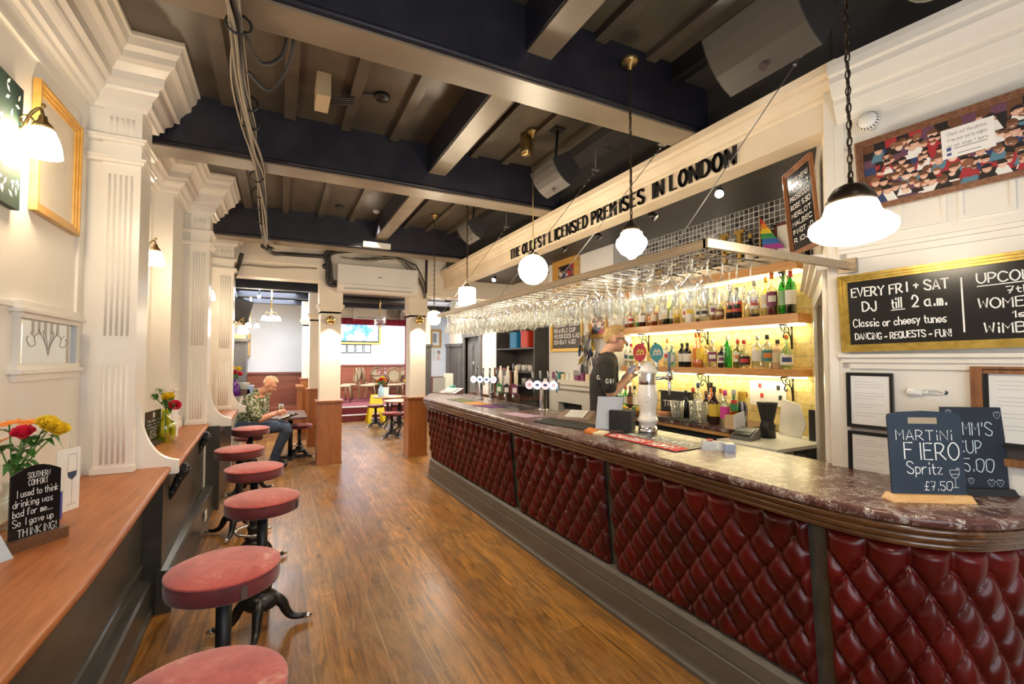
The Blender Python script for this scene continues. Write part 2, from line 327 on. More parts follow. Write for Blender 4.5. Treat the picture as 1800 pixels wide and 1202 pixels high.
    def sweep(s, path, prof, closed_prof=False, smooth=False, side=1, caps=True):
        """prof: (offset to the right of the path, z); path: 2-D points"""
        P = [Vector((p[0], p[1])) for p in path]; N = len(P); R = []
        for i in range(N):
            d0 = (P[i] - P[i - 1]).normalized() if i else None; d1 = (P[i + 1] - P[i]).normalized() if i < N - 1 else None
            d0 = d0 or d1; d1 = d1 or d0; n0 = Vector((d0.y, -d0.x)); n1 = Vector((d1.y, -d1.x)); nn = (n0 + n1)
            nn = nn / max(.3, (1 + n0.dot(n1))) if nn.length > 1e-6 else n0
            R.append([s._v((P[i].x + nn.x * o * side, P[i].y + nn.y * o * side, z)) for o, z in prof])
        m = len(prof); rng = range(m if closed_prof else m - 1)
        for A, B in zip(R, R[1:]):
            for k in rng: s.face([A[k], A[(k + 1) % m], B[(k + 1) % m], B[k]], smooth)
        if caps and closed_prof: s.face(R[0][::-1]); s.face(R[-1])
        return s
    def grid(s, f, nu, nv, smooth=True):
        V = [[s._v(f(i / nu, j / nv)) for j in range(nv + 1)] for i in range(nu + 1)]
        for i in range(nu):
            for j in range(nv): s.face([V[i][j], V[i + 1][j], V[i + 1][j + 1], V[i][j + 1]], smooth)
        return s
    def build(s, name, mats, parent=None, world=True, fix=True):
        me = bpy.data.meshes.new(name)
        if parent is not None and world:
            off = parent_world(parent)
            for v in s.bm.verts: v.co -= off
        if fix: bmesh.ops.recalc_face_normals(s.bm, faces=s.bm.faces[:])
        s.bm.to_mesh(me); s.bm.free()
        for m in (mats if isinstance(mats, (list, tuple)) else [mats]): me.materials.append(m)
        o = bpy.data.objects.new(name, me); C.objects.link(o)
        if parent is not None: o.parent = parent
        return o
def parent_world(p):
    v = Vector((0, 0, 0))
    while p is not None: v = v + p.location; p = p.parent
    return v
def tag(o, label, cat, group=None, kind=None):
    o['label'] = label; o['category'] = cat
    if group: o['group'] = group
    if kind: o['kind'] = kind
    return o
def thing(name, label, cat, loc=(0, 0, 0), rz=0.0, group=None):
    o = bpy.data.objects.new(name, None); C.objects.link(o); o.location = loc; o.rotation_euler = (0, 0, rz); o.empty_display_size = .05
    return tag(o, label, cat, group)
def struct(name, mb, m, label=None, cat=None, parent=None):
    o = mb.build(name, m, parent)
    if parent is None:
        o['kind'] = 'structure'
        if label: o['label'] = label; o['category'] = cat or name.split('_')[0]
    return o
def dup(root, loc, rz=None, label=None, group=None, sc=None):
    r = root.copy(); C.objects.link(r); r.location = loc
    if rz is not None: r.rotation_euler = (0, 0, rz)
    if sc: r.scale = sc
    if label: r['label'] = label
    if group: r['group'] = group
    def rec(a, b):
        for ch in list(a.children):
            c = ch.copy(); C.objects.link(c); c.parent = b; rec(ch, c)
    rec(root, r); return r
def circ(c, r, n=24, a0=0, a1=2 * pi): return [(c[0] + r * cos(a0 + (a1 - a0) * k / n), c[1] + r * sin(a0 + (a1 - a0) * k / n)) for k in range(n + 1)]
def catmull(pts, k=5, closed=False):
    P = [Vector(p) for p in pts]; n = len(P); out = []
    for i in range(n if closed else n - 1):
        p0 = P[i - 1] if (i or closed) else P[0]; p1 = P[i]; p2 = P[(i + 1) % n]; p3 = P[(i + 2) % n] if (closed or i + 2 < n) else P[-1]
        for j in range(k):
            t = j / k; out.append(.5 * ((2 * p1) + (p2 - p0) * t + (2 * p0 - 5 * p1 + 4 * p2 - p3) * t * t + (3 * p1 - p0 - 3 * p2 + p3) * t ** 3))
    if not closed: out.append(P[-1])
    return out
def basis(o, xd, yd):
    """matrix whose local XY plane is the plane through o spanned by xd, yd"""
    x = Vector(xd).normalized(); y = Vector(yd); y = (y - x * y.dot(x)).normalized(); z = x.cross(y)
    M = Matrix.Identity(4)
    for i, c in enumerate((x, y, z, Vector(o))):
        for k in range(3): M[k][i] = c[k]
    return M
# ------------------------------------------------------------------ drawn lettering: digits are x (0-6) and y (baseline 2, x-height 6, cap 9); ~ means a smoothed stroke
GL = {'A': '02 39 62;14 54', 'B': '02 09;~09 39 58 46 06;~06 46 64 42 02', 'C': '~68 49 29 07 04 22 42 63', 'D': '02 09;~09 39 67 64 32 02', 'E': '59 09 02 52;06 46', 'F': '59 09 02;06 46',
 'G': '~68 49 29 07 04 22 42 63;63 65 45', 'H': '02 09;62 69;06 66', 'I': '32 39', 'J': '~59 54 42 22 04', 'K': '02 09;69 05 62', 'L': '09 02 52', 'M': '02 09 35 69 62', 'N': '02 09 62 69',
 'O': '~29 49 67 64 42 22 04 07 29', 'P': '02 09;~09 39 58 57 35 05', 'Q': '~29 49 67 64 42 22 04 07 29;44 62', 'R': '02 09;~09 39 58 57 35 05;25 62', 'S': '~68 49 19 07 26 45 64 52 22 03',
 'T': '09 69;39 32', 'U': '~09 04 22 42 64 69', 'V': '09 32 69', 'W': '09 12 37 52 69', 'X': '09 62;69 02', 'Y': '09 36 69;36 32', 'Z': '09 69 02 62',
 'a': '~46 26 05 03 22 43 45;46 42 52', 'b': '09 02;~05 26 45 43 22 03', 'c': '~45 26 05 03 22 43', 'd': '49 42;~45 26 05 03 22 43', 'e': '~04 44 45 26 05 03 22 43', 'f': '~48 29 17 12;06 36',
 'g': '~46 26 05 03 22 44;46 41;~41 20 01', 'h': '09 02;~05 26 45 42', 'i': '12 16;18 19', 'j': '~26 21 00;28 29', 'k': '09 02;46 04 42', 'l': '19 12', 'm': '02 06;~05 16 25 22;~25 36 45 42', 'n': '02 06;~05 26 45 42',
 'o': '~26 05 03 22 43 45 26', 'p': '06 00;~05 26 45 43 22 03', 'r': '02 06;~04 26 46', 's': '~46 26 05 24 43 22 03', 't': '18 13 22 32;06 36', 'u': '~06 03 22 43;46 42', 'v': '06 22 46', 'w': '06 12 25 42 56', 'y': '06 22;46 10', 'z': '06 46 02 42',
 '0': '~29 08 05 03 22 42 65 68 49 29', '1': '17 39 32', '2': '~07 19 39 57 45 02;02 52', '3': '~08 29 48 36 26;~36 54 42 22 03', '4': '39 04 54;37 32', '5': '59 09 06;~06 36 54 42 22 03', '7': '09 59 22;15 45', '8': '~26 08 29 48 26 04 22 44 26', '9': '~57 36 17 29 48 57 22',
 '.': '12 13', '!': '19 15;12 13', '+': '34 37;16 56', '~': '~04 15 34 45', '-': '15 45', "'": '19 17', '£': '~58 39 27 23 02;02 52;05 45', '/': '02 49', ',': '12 01', ':': '12 13;15 16', '*': '~36 45 34 25 36'}
LOWW = set('abcdefghjkmnopqrsuvwxyz')
def strokes(txt, h, spacing=1.0):
    """polylines of a written line of cap height h, starting at x=0 with its baseline at y=0"""
    u = h / 7.0; x = 0; out = []
    for ch in txt:
        if ch == ' ': x += 4 * u * spacing; continue
        g = GL.get(ch, '12 13'); wmax = 0
        for st in g.split(';'):
            sm = st.startswith('~'); pts = [(int(q[0]), int(q[1]) - 2) for q in st.strip('~').split()]
            wmax = max(wmax, max(p[0] for p in pts)); P = [Vector((p[0] * u + x, p[1] * u, 0)) for p in pts]
            if sm and len(P) > 2: P = catmull(P, 4)
            out.append(P)
        x += (max(wmax, 1.5) + 2.0) * u * spacing
    return out, x
def ribbon(mb, pts, wd, z=0.0006):
    n = len(pts)
    if n < 2: return
    L = []; R = []
    for i, p in enumerate(pts):
        a = pts[max(0, i - 1)]; b = pts[min(n - 1, i + 1)]; d = (b - a); d = d.normalized() if d.length > 1e-9 else Vector((1, 0, 0)); q = Vector((-d.y, d.x, 0)) * wd / 2
        e = d * wd * .4 * (-1 if i == 0 else (1 if i == n - 1 else 0))
        L.append(mb._v((p.x + q.x + e.x, p.y + q.y + e.y, z))); R.append(mb._v((p.x - q.x + e.x, p.y - q.y + e.y, z)))
    for i in range(n - 1): mb.face([R[i], R[i + 1], L[i + 1], L[i]])
def write(mb, txt, x, y, h, wd=None, width=None, align='l', jitter=0.0, slant=0.0, spacing=1.0, z=.0006):
    S, L = strokes(txt, h, spacing); k = 1.0
    if width: k = width / max(L, 1e-6); L = width
    ox = x - (L / 2 if align == 'c' else (L if align == 'r' else 0)); wd = wd or h * .11
    for st in S: ribbon(mb, [Vector((p.x * k + ox + p.y * slant, p.y + y + jitter * sin(31 * (p.x * k + ox)), 0)) for p in st], wd, z)
# ================================================================== SETTING
CEIL, SOF = 3.6, 3.18
floor = struct('floor', MB().box(-1.9, -2.0, -.08, 5.0, 13.0, 0), FLOORM, 'worn oak floorboards running the length of the pub', 'floor')
struct('ceiling', MB().box(-1.4, -2.0, CEIL, 4.2, 7.8, CEIL + .1), TAUPE, 'dark taupe painted ceiling between the beams', 'ceiling')
for i, (x, y0, y1, wd) in enumerate([(-.37, 2.42, 4.02, .09), (.05, 2.42, 4.02, .085), (.47, 2.42, 4.02, .075), (.87, 2.42, 4.02, .075), (1.62, 2.42, 4.02, .07), (1.95, 2.42, 4.02, .07), (2.28, 2.42, 4.02, .07),
        (-.37, 4.28, 6.7, .09), (.05, 4.28, 6.7, .07), (.47, 4.28, 6.7, .07), (.87, 4.28, 6.7, .07), (1.62, 4.28, 6.7, .07), (1.95, 4.28, 6.7, .07), (2.28, 4.28, 6.7, .07),
        (-.4, -2, 2.18, .09), (.2, -2, 2.18, .09), (.75, -2, 2.18, .08), (1.7, -2, 2.18, .08), (2.1, -2, 2.18, .08)]):
    struct('ceiling_batten', MB().box(x - wd / 2, y0, CEIL - .045, x + wd / 2, y1, CEIL), TAUPE, 'narrow taupe batten on the ceiling', 'batten')
for y0, y1, nm in ((2.18, 2.41, 'nearest'), (4.04, 4.28, 'second'), (6.68, 6.95, 'third')):
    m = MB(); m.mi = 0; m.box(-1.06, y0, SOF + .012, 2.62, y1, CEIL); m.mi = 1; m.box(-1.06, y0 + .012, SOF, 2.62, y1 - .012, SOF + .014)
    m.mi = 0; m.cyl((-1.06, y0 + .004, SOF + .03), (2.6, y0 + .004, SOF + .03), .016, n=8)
    struct('ceiling_beam', m, [NAVY, LIT_SOFFIT], nm + ' navy black cross beam with underside coloured as if lit from below', 'beam')
for y0, y1 in ((-2, 2.18), (2.41, 4.04), (4.28, 6.68)):
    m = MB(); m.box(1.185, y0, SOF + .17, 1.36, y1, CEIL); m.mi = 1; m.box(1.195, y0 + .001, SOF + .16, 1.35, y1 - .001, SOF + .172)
    struct('ceiling_joist', m, [NAVY, LIT_SOFFIT], 'deep navy joist with underside coloured as lit running between two cross beams', 'joist')
# ---- left wall with its stepped piers, cornice and drinks ledges
XW = -1.06
LW = [(XW, -2.0), (XW, 3.65), (-.80, 3.65), (-.80, 3.90), (-1.07, 3.90), (-1.07, 5.36), (-.92, 5.36), (-.92, 5.92), (-.69, 5.92), (-.69, 6.18), (-.98, 6.18), (-.98, 7.45), (-.58, 7.45), (-.58, 7.78)]
m = MB()
for (xa, ya), (xb, yb) in zip(LW, LW[1:]): m.poly([(xa, ya, 0), (xb, yb, 0), (xb, yb, CEIL), (xa, ya, CEIL)])
m.poly([(-.58, 7.78, 0), (-1.35, 7.78, 0), (-1.35, 7.78, CEIL), (-.58, 7.78, CEIL)])
m.poly([(-1.35, 7.78, 0), (-1.35, -2, 0), (-1.35, -2, CEIL), (-1.35, 7.78, CEIL)]); m.poly([(-1.35, -2, 0), (XW, -2, 0), (XW, -2, CEIL), (-1.35, -2, CEIL)])
struct('wall_left', m, CREAM, 'cream panelled left wall with stepped piers', 'wall')
prof = [(0, 3.20), (.03, 3.20), (.035, 3.225), (.055, 3.235), (.06, 3.275), (.09, 3.30), (.10, 3.315), (.10, 3.34), (.13, 3.35), (.135, 3.40), (.165, 3.44), (.195, 3.46), (.20, 3.50), (.225, 3.525), (.235, 3.57), (.25, 3.575), (.25, CEIL - .002), (0, CEIL - .002)]
m = MB(); m.sweep([(x + .001, y) for x, y in LW[:-1]] + [(-.579, 7.7)], prof, True)
struct('trim_1', m, CREAM, 'stepped cream cornice along the top of the left wall', 'cornice')
def pier(name, x0, x1, xf, y, lab):
    """fluted pilaster on a pier face: flat strip x0-xf, fluted strip xf-x1, facing -y"""
    m = MB(); m.box(xf, y - .028, .952, x1 + .006, y + .02, 3.21)
    for za, zb in ((1.0, 1.62), (1.78, 2.80), (3.03, 3.16)):
        n = 5; wd = (x1 - xf - .05) / n
        for k in range(n):
            a = xf + .025 + wd * k
            m.hexa([(a + wd * .08, y - .03, za), (a + wd * .92, y - .03, za), (a + wd * .92, y - .02, za), (a + wd * .08, y - .02, za)], [(a + wd * .08, y - .03, zb), (a + wd * .92, y - .03, zb), (a + wd * .92, y - .02, zb), (a + wd * .08, y - .02, zb)])
            m.cyl((a + wd / 2, y - .028, za + .01), (a + wd / 2, y - .028, zb - .01), wd * .27, n=8)
    for z, p, h in ((2.86, .02, .02), (2.88, .034, .018), (2.99, .02, .018), (3.008, .034, .016)):
        m.box(x0, y - .03 - p, z, x1 + p + .004, y + .24 , z + h)
    m.box(xf - .012, y - .04, .952, x1 + .012, y + .02, .99)
    struct(name, m, CREAM, lab, 'pilaster')
pier('trim_2', XW, -.80, -.985, 3.65, 'nearest fluted cream pilaster standing on the ledge')
pier('trim_3', -.92, -.69, -.86, 5.92, 'middle fluted cream pilaster on the left wall')
pier('trim_4', -.98, -.58, -.76, 7.45, 'farthest fluted cream pilaster on the left wall')
# raised panel moulding and ledge upstand on wall bays
m = MB()
def frame_yz(m, x, y0, y1, z0, z1, wd, d):
    for a in ((y0, y1, z1 - wd, z1), (y0, y1, z0, z0 + wd), (y0, y0 + wd, z0 + wd, z1 - wd), (y1 - wd, y1, z0 + wd, z1 - wd)): m.box(x - .003, a[0], a[2], x + d, a[1], a[3])
frame_yz(m, XW, 1.0, 3.53, 1.88, 3.10, .022, .014); frame_yz(m, -1.07, 4.1, 5.2, 1.4, 3.05, .022, .014)
frame_yz(m, XW, 1.0, 3.53, 1.02, 1.30, .02, .012)
m.box(XW - .002, -2, .95, XW + .025, 3.62, 1.03); m.box(-1.072, 3.93, .95, -1.04, 5.33, 1.06); m.box(-.922, 5.37, .95, -.895, 5.88, 1.06); m.box(-.905, 5.37, .95, -.885, 5.88, 1.0)
struct('trim_5', m, CREAM, 'cream panel mouldings on the left wall bays', 'moulding')
# ledges and the dark panelling under them
def ledge(name, pts_front, xb, z, lab):
    P = [(x, y) for x, y in pts_front]; m = MB(); y0, y1 = P[0][1], P[-1][1]
    prof_ = [(0, z - .04), (-.0, z - .04), (.008, z - .034), (.014, z - .02), (.010, z - .006), (0, z)]
    m.prism([(xb, y0)] + P + [(xb, y1)], z - .04, z)
    m.sweep(P, [(-.002, z - .04), (.009, z - .037), (.014, z - .022), (.011, z - .006), (-.002, z)], smooth=True)
    o = m.build(name, LEDGE); tag(o, lab, 'ledge'); return o
l1 = [(-.555, -1.8), (-.548, 1.0), (-.543, 1.5), (-.541, 1.93), (-.563, 2.45), (-.59, 3.0), (-.626, 3.70)]
ledge('drinks_ledge', l1, XW, .95, 'long polished mahogany ledge nearest the camera along the left wall')
ledge('drinks_ledge', [(-.595, 3.79), (-.625, 4.6), (-.675, 5.98)], -1.07, .95, 'middle mahogany wall ledge with the yellow green vase')
ledge('drinks_ledge', [(-.485, 6.10), (-.50, 7.4)], -.98, .95, 'farthest mahogany wall ledge just behind the seated man')
m = MB()
m.prism([(-1.05, -1.9), (-.70, -1.9), (-.70, 1.4), (-.72, 2.4), (-.765, 3.75), (-1.05, 3.75)], 0, .91)
m.sweep([(-.66, -1.9), (-.66, 1.2), (-.70, 2.6), (-.735, 3.76)], [(0, .0), (.04, .0), (.04, .03), (.025, .05), (.025, .20), (.012, .215), (.012, .225), (-.04, .235)], smooth=False)
m.sweep([(-.70, -1.9), (-.70, 1.4), (-.72, 2.4), (-.764, 3.75)], [(0, .30), (.012, .305), (.012, .325), (0, .33)])
struct('wall_left_panelling', m, GREYP, 'dark grey gloss panelling under the near ledge', 'panelling')
m = MB(); m.prism([(-1.05, 3.75), (-.66, 3.75), (-.70, 6.0), (-1.05, 6.0)], 0, .91)
m.sweep([(-.635, 3.735), (-.635, 6.0)], [(-.05, 0), (.035, 0), (.035, .03), (.022, .05), (.022, .25), (.008, .27), (-.05, .28)], True); m.box(-.64, 3.74, 0, -.60, 3.80, .27)
m.prism([(-.97, 6.0), (-.56, 6.0), (-.56, 7.4), (-.97, 7.4)], 0, .91)
struct('wall_left_panelling', m, GREYP, 'dark grey gloss panelling under the farther ledges', 'panelling')
for i, (x0, x1, y, lab) in enumerate([(-.80, -.575, 3.70, 'nearest white scroll bracket board between two ledges'), (-.69, -.46, 6.02, 'middle white scroll bracket board between two ledges'), (-.60, -.40, 7.46, 'farthest white scroll bracket board by the seated man')]):
    m = MB(); h = 1.36; pts = [(x0, y, .90)]; pts += [(x1, y, .90), (x1, y, .985)]
    for k in range(1, 15):
        t = k / 14; a = t * pi / 2; pts.append((x1 - .012 - (x1 - x0 - .03) * sin(a), y, .992 + (h - .992) * (1 - cos(a))))
    pts.append((x0, y, h)); m.ext(pts, (0, .045, 0)); o = m.build('scroll_bracket', CREAM); tag(o, lab, 'bracket')
for i, (x, y, lab) in enumerate([(-.605, 4.0, 'black carved corbel under the ledge nearer the camera'), (-.655, 5.55, 'black carved corbel under the ledge farther along')]):
    m = MB(); m.box(x - .10, y - .035, .86, x + .035, y + .035, .91)
    m.tube([(x + .03, y, .88), (x + .012, y, .84), (x - .01, y, .80), (x - .03, y, .75), (x - .05, y, .70), (x - .07, y, .66)], [.034, .036, .03, .026, .02, .012], 10)
    for k in range(4): m.ball((x + .02 - .022 * k, y - .024, .85 - .045 * k), .014, 8, 6); m.ball((x + .02 - .022 * k, y + .024, .85 - .045 * k), .014, 8, 6)
    m.ball((x + .028, y, .875), .03, 10, 8); o = m.build('corbel', BLK); tag(o, lab, 'corbel')
o = MB().box(-.605, 5.27, .10, -.597, 5.39, .19).build('wall_socket', WHT); tag(o, 'small white socket plate low on the grey skirting', 'socket')
# ---- front wall behind the camera with its shop windows
m = MB(); m.box(-1.4, -2.0, 0, 4.2, -1.9, .85); m.box(-1.4, -2.0, 2.65, 4.2, -1.9, CEIL); m.box(-1.4, -2, .85, -1.0, -1.9, 2.65); m.box(1.75, -2, .85, 2.2, -1.9, 2.65); m.box(3.4, -2, .85, 4.2, -1.9, 2.65)
struct('wall_front', m, CREAM2)
for k, (xa, xb) in enumerate(((-1.0, 1.75), (2.2, 3.4))):
    m = MB(); n = 4 if k == 0 else 2
    for j in range(n + 1): x = xa + (xb - xa) * j / n; m.box(x - .03, -1.98, .85, x + .03, -1.92, 2.65)
    for z in (.88, 2.1, 2.62): m.box(xa, -1.975, z - .03, xb, -1.925, z + .03)
    fr = struct('window_%d' % (k + 1), m, SLATE); fr['label'] = 'shop front window'; fr['category'] = 'window'
    MB().box(xa + .03, -1.952, .9, xb - .03, -1.948, 2.6).build('pane', GLASS, fr)
# ---- right wall (angled), its cornice, mouldings and the doorway beside the shelves
RO = Vector((2.58, 1.34, 0)); RD = Vector((.146, -1, 0)).normalized(); RN = Vector((-RD.y * -1, 0, 0))
RN = Vector((RD.y, -RD.x, 0)).normalized()           # into the room (-x)
if RN.x > 0: RN = -RN
def rw(s, z, d=0.0): return RO + RD * s + RN * d + Vector((0, 0, z))
def RWP(px, py, d=0.0):
    r = ray(px, py); o = RO + RN * d; t = ((o - EYE).dot(RN)) / r.dot(RN); p = EYE + r * t; return (p - RO).dot(RD), p.z
def rbx(m, s0, s1, z0, z1, d0, d1): m.hexa([rw(s0, z0, d0), rw(s1, z0, d0), rw(s1, z0, d1), rw(s0, z0, d1)], [rw(s0, z1, d0), rw(s1, z1, d0), rw(s1, z1, d1), rw(s0, z1, d1)])
m = MB(); rbx(m, 0, 3.1, 0, 3.15, -.12, 0); struct('wall_right', m, CREAM, 'cream panelled wall behind the curved bar end', 'wall')
cp = [(0, 2.86), (.012, 2.86), (.02, 2.885), (.03, 2.895), (.045, 2.94), (.05, 2.95), (.05, 2.975), (.07, 2.985), (.085, 3.02), (.10, 3.045), (.10, 3.075), (.115, 3.085), (.12, 3.12), (.12, 3.15), (0, 3.15)]
m = MB(); e = [(rw(s, 0, .0).x, rw(s, 0, .0).y) for s in (3.0, .002)]; m.sweep(e[::-1], cp, True)
struct('trim_6', m, CREAM, 'cream cornice on the right wall', 'cornice')
m = MB()
for s in (.03, .24, .45, .66, .87, 1.08):
    for a in ((s, s + .17, 2.70, 2.715), (s, s + .17, 2.255, 2.27), (s, s + .015, 2.27, 2.70), (s + .155, s + .17, 2.27, 2.70)): rbx(m, a[0], a[1], a[2], a[3], -.002, .010)
rbx(m, .0, 3, 2.20, 2.225, -.002, .035); rbx(m, .0, 3, 2.18, 2.20, -.002, .025); rbx(m, .0, 3, 2.15, 2.18, -.002, .012)
rbx(m, -.012, 3, 1.655, 1.672, -.002, .035); rbx(m, 0, 3, 1.63, 1.655, -.002, .022); rbx(m, 0, 3, 1.60, 1.63, -.002, .012)
rbx(m, -.012, .03, 1.10, 2.86, -.10, .012); rbx(m, .045, .055, 1.10, 1.60, -.002, .006)
struct('trim_7', m, CREAM, 'cream panel mouldings and rails on the right wall', 'moulding')
# diagonal doorway wall between right wall and the back-bar shelves
DA = Vector((2.60, 1.42, 0)); DB = Vector((3.80, 2.17, 0)); DD = (DB - DA).normalized(); DL = (DB - DA).length; DN = Vector((-DD.y, DD.x, 0))
def dw(s, z, d=0.0): return DA + DD * s + DN * d + Vector((0, 0, z))
def dbx(m, s0, s1, z0, z1, d0, d1): m.hexa([dw(s0, z0, d0), dw(s1, z0, d0), dw(s1, z0, d1), dw(s0, z0, d1)], [dw(s0, z1, d0), dw(s1, z1, d0), dw(s1, z1, d1), dw(s0, z1, d1)])
m = MB(); dbx(m, DL - .18, DL + .05, 0, 3.05, -.10, 0); dbx(m, -.06, .06, 0, 3.05, -.10, 0); dbx(m, .06, DL - .18, 2.05, 3.05, -.10, 0)
struct('wall_back', m, CREAM2, 'cream wall around the narrow doorway behind the bar', 'wall')
m = MB()
for s0, s1, z0, z1, d in ((.0, .10, 0, 2.12, .02), (DL - .24, DL - .13, 0, 2.12, .02), (0, DL - .13, 2.02, 2.12, .022), (-.02, DL - .10, 2.12, 2.15, .05), (-.03, DL - .08, 2.15, 2.18, .075), (-.04, DL - .06, 2.18, 2.20, .10)): dbx(m, s0, s1, z0, z1, 0, d)
struct('trim_8', m, CREAM, 'cream moulded doorway casing behind the bar', 'casing')
m = MB(); dbx(m, .05, DL + .2, 0, 3.05, -.75, -.70); dbx(m, .06, .10, 0, 3.05, -.75, -.1); dbx(m, DL + .05, DL + .1, 0, 3.05, -.75, -.1)
struct('wall_alcove', m, CREAM2, 'pale wall of the alcove behind the doorway', 'wall')
# bar back wall, chimney breast, bar ceiling
m = MB(); m.box(3.90, 2.1, 0, 4.0, 4.45, 2.42); struct('wall_bar', m, STONE, 'yellow lit painted stone wall behind the bottle shelves', 'wall')
m = MB(); m.box(3.895, 2.1, 2.42, 4.0, 4.45, 3.05); struct('wall_bar_mosaic', m, MOSAIC, 'mirror mosaic tiles above the bottle shelves', 'wall')
m = MB(); m.box(3.62, 4.42, 0, 4.0, 5.92, 3.05); struct('wall_bar_chimney', m, WHITEW, 'white chimney breast behind the bar', 'wall')
m = MB(); m.box(3.95, 5.9, 0, 4.05, 8.0, 3.05); struct('wall_bar_rear', m, CREAM2, 'cream wall at the far end of the bar', 'wall')
m = MB(); m.box(2.58, 1.3, 3.05, 4.05, 7.8, 3.12); struct('ceiling_bar', m, CHAR, 'charcoal ceiling over the back bar', 'ceiling')
# sign beam over the bar
struct('wall_over_sign', MB().box(2.62, 1.36, 3.18, 2.70, 7.8, CEIL).box(2.4, 1.40, CEIL - .09, 2.62, 7.7, CEIL), CHAR, 'dark boxing above the sign beam', 'wall')
struct('wall_over_cornice', MB().hexa([rw(-.02, 3.15, -.02), rw(3.1, 3.15, -.02), rw(3.1, 3.15, -.08), rw(-.02, 3.15, -.08)], [rw(-.02, CEIL, -.02), rw(3.1, CEIL, -.02), rw(3.1, CEIL, -.08), rw(-.02, CEIL, -.08)]), CHAR, 'dark wall strip above the right cornice', 'wall')
m = MB()
sp_ = [(0, 2.868), (.0, 3.02), (.012, 3.03), (.014, 3.05), (.03, 3.06), (.05, 3.10), (.052, 3.115), (.075, 3.13), (.08, 3.175), (-.16, 3.175), (-.16, 2.868)]
m.sweep([(2.58, 7.74), (2.58, 1.30)], sp_, True)
sign = tag(m.build('sign_beam', IVORY), 'long ivory beam over the bar reading THE OLDEST LICENSED PREMISES IN LONDON', 'sign')
def slab_text(mb, txt, length, h):
    """heavy slab-serif capitals"""
    S = []; x = 0; u = h / 7
    for ch in txt:
        if ch == ' ': x += 4.2 * u; continue
        g = GL[ch]; wmax = 0
        for st in g.split(';'):
            sm = st.startswith('~'); pts = [(int(q[0]), int(q[1]) - 2) for q in st.strip('~').split()]; wmax = max(wmax, max(p[0] for p in pts)); S.append((sm, [(p[0] * u + x, p[1] * u) for p in pts]))
        x += (wmax + 3.3) * u
    k = length / x
    for sm, P in S:
        Q = [Vector((a * k, b, 0)) for a, b in P]
        if sm: Q = catmull(Q, 5)
        for a, b in zip(Q, Q[1:]):
            d = b - a; L = d.length
            if L < 1e-6: continue
            vert = abs(d.y) / L; wd = u * (.62 + 1.05 * vert); n = Vector((-d.y, d.x, 0)) / L * wd / 2; e = d / L * u * .22
            q = [a - e - n, b + e - n, b + e + n, a - e + n]; mb.hexa([(v.x, v.y, 0) for v in q], [(v.x, v.y, .012) for v in q])
        if not sm:
            for i, p in enumerate(Q):
                nb = Q[1] if i == 0 else (Q[-2] if i == len(Q) - 1 else None)
                if nb is None: continue
                if abs(nb.y - p.y) > 1.5 * abs(nb.x - p.x) * .8 and (p.y < .6 * u or p.y > 6.4 * u):
                    mb.box(p.x - u * 1.0, p.y - u * .38, 0, p.x + u * 1.0, p.y + u * .38, .0115)
m = MB(); y_a = PX(897, 444, 2.57).y; y_b = PX(1299, 268, 2.57).y
m.M = basis((2.5795, y_a, 2.893), (0, -1, 0), (0, 0, 1)); slab_text(m, 'THE OLDEST LICENSED PREMISES IN LONDON', y_a - y_b, .108); m.M = None
m.build('lettering', BLK, sign)
# ---- columns, lintel, back rooms
m = MB(); m.box(-.6, 7.78, 2.86, .55, 8.05, CEIL); m.box(.55, 7.78, 2.74, 4.05, 8.05, CEIL); m.box(-.6, 7.74, 3.10, 4.0, 7.80, CEIL)
struct('lintel', m, CREAM2, 'cream lintel over the columns at the end of the bar room', 'lintel')
def column(x0, y0, wd, dp, h, lab, zd=.97, dado=True):
    m = MB(); m.box(x0 + .02, y0 + .02, 0, x0 + wd - .02, y0 + dp - .02, h); m.box(x0, y0, 2.50, x0 + wd, y0 + dp, h)
    for k in range(5):
        a = k / 4; e = .02 - .045 * a ** 1.6; m.box(x0 + e, y0 + e, 2.36 + .028 * k, x0 + wd - e, y0 + dp - e, 2.36 + .028 * (k + 1))
    c = struct('column', m, CREAM2, lab, 'column')
    m = MB(); m.box(x0 - .005, y0 - .005, 0, x0 + wd + .005, y0 + dp + .005, zd); m.box(x0 - .03, y0 - .03, zd, x0 + wd + .03, y0 + dp + .03, zd + .022); m.box(x0 - .015, y0 - .015, zd - .02, x0 + wd + .015, y0 + dp + .015, zd)
    m.box(x0 - .012, y0 - .012, 0, x0 + wd + .012, y0 + dp + .012, .04); m.build('dado_casing', DADO, c); return c
column(.555, 7.74, .345, .36, 2.9, 'cream column with wooden base in the middle of the floor')
column(1.97, 7.74, .31, .34, 2.9, 'cream column with wooden base at the far end of the bar')
column(.50, 9.45, .33, .30, 2.9, 'second cream column of the left row', 1.06)
column(.44, 11.0, .36, .30, 2.9, 'third cream column of the left row with the bench end', 1.2)
struct('ceiling_rear', MB().box(-1.9, 8.0, 3.05, 5.1, 13.1, 3.15), CHAR, 'low dark ceiling of the rear room', 'ceiling')
for y in (9.2, 10.4, 11.6): struct('ceiling_beam', MB().box(-1.9, y, 2.88, 4.1, y + .16, 3.05), NAVY, 'low navy beam in the rear room', 'beam')
struct('wall_rear_left', MB().box(-2.0, 7.78, 0, -1.85, 13, 3.1).box(-1.85, 7.8, 0, -1.3, 7.9, 3.1), CREAM2)
m = MB(); m.box(-2, 13.0, 1.30, .95, 13.12, 3.1); struct('wall_booth', m, WHITEW, 'white wall above the booth panelling', 'wall')
m = MB(); m.box(-2, 12.96, 0, .95, 13.1, 1.28); m.box(-2, 12.92, 1.26, .95, 13.1, 1.31)
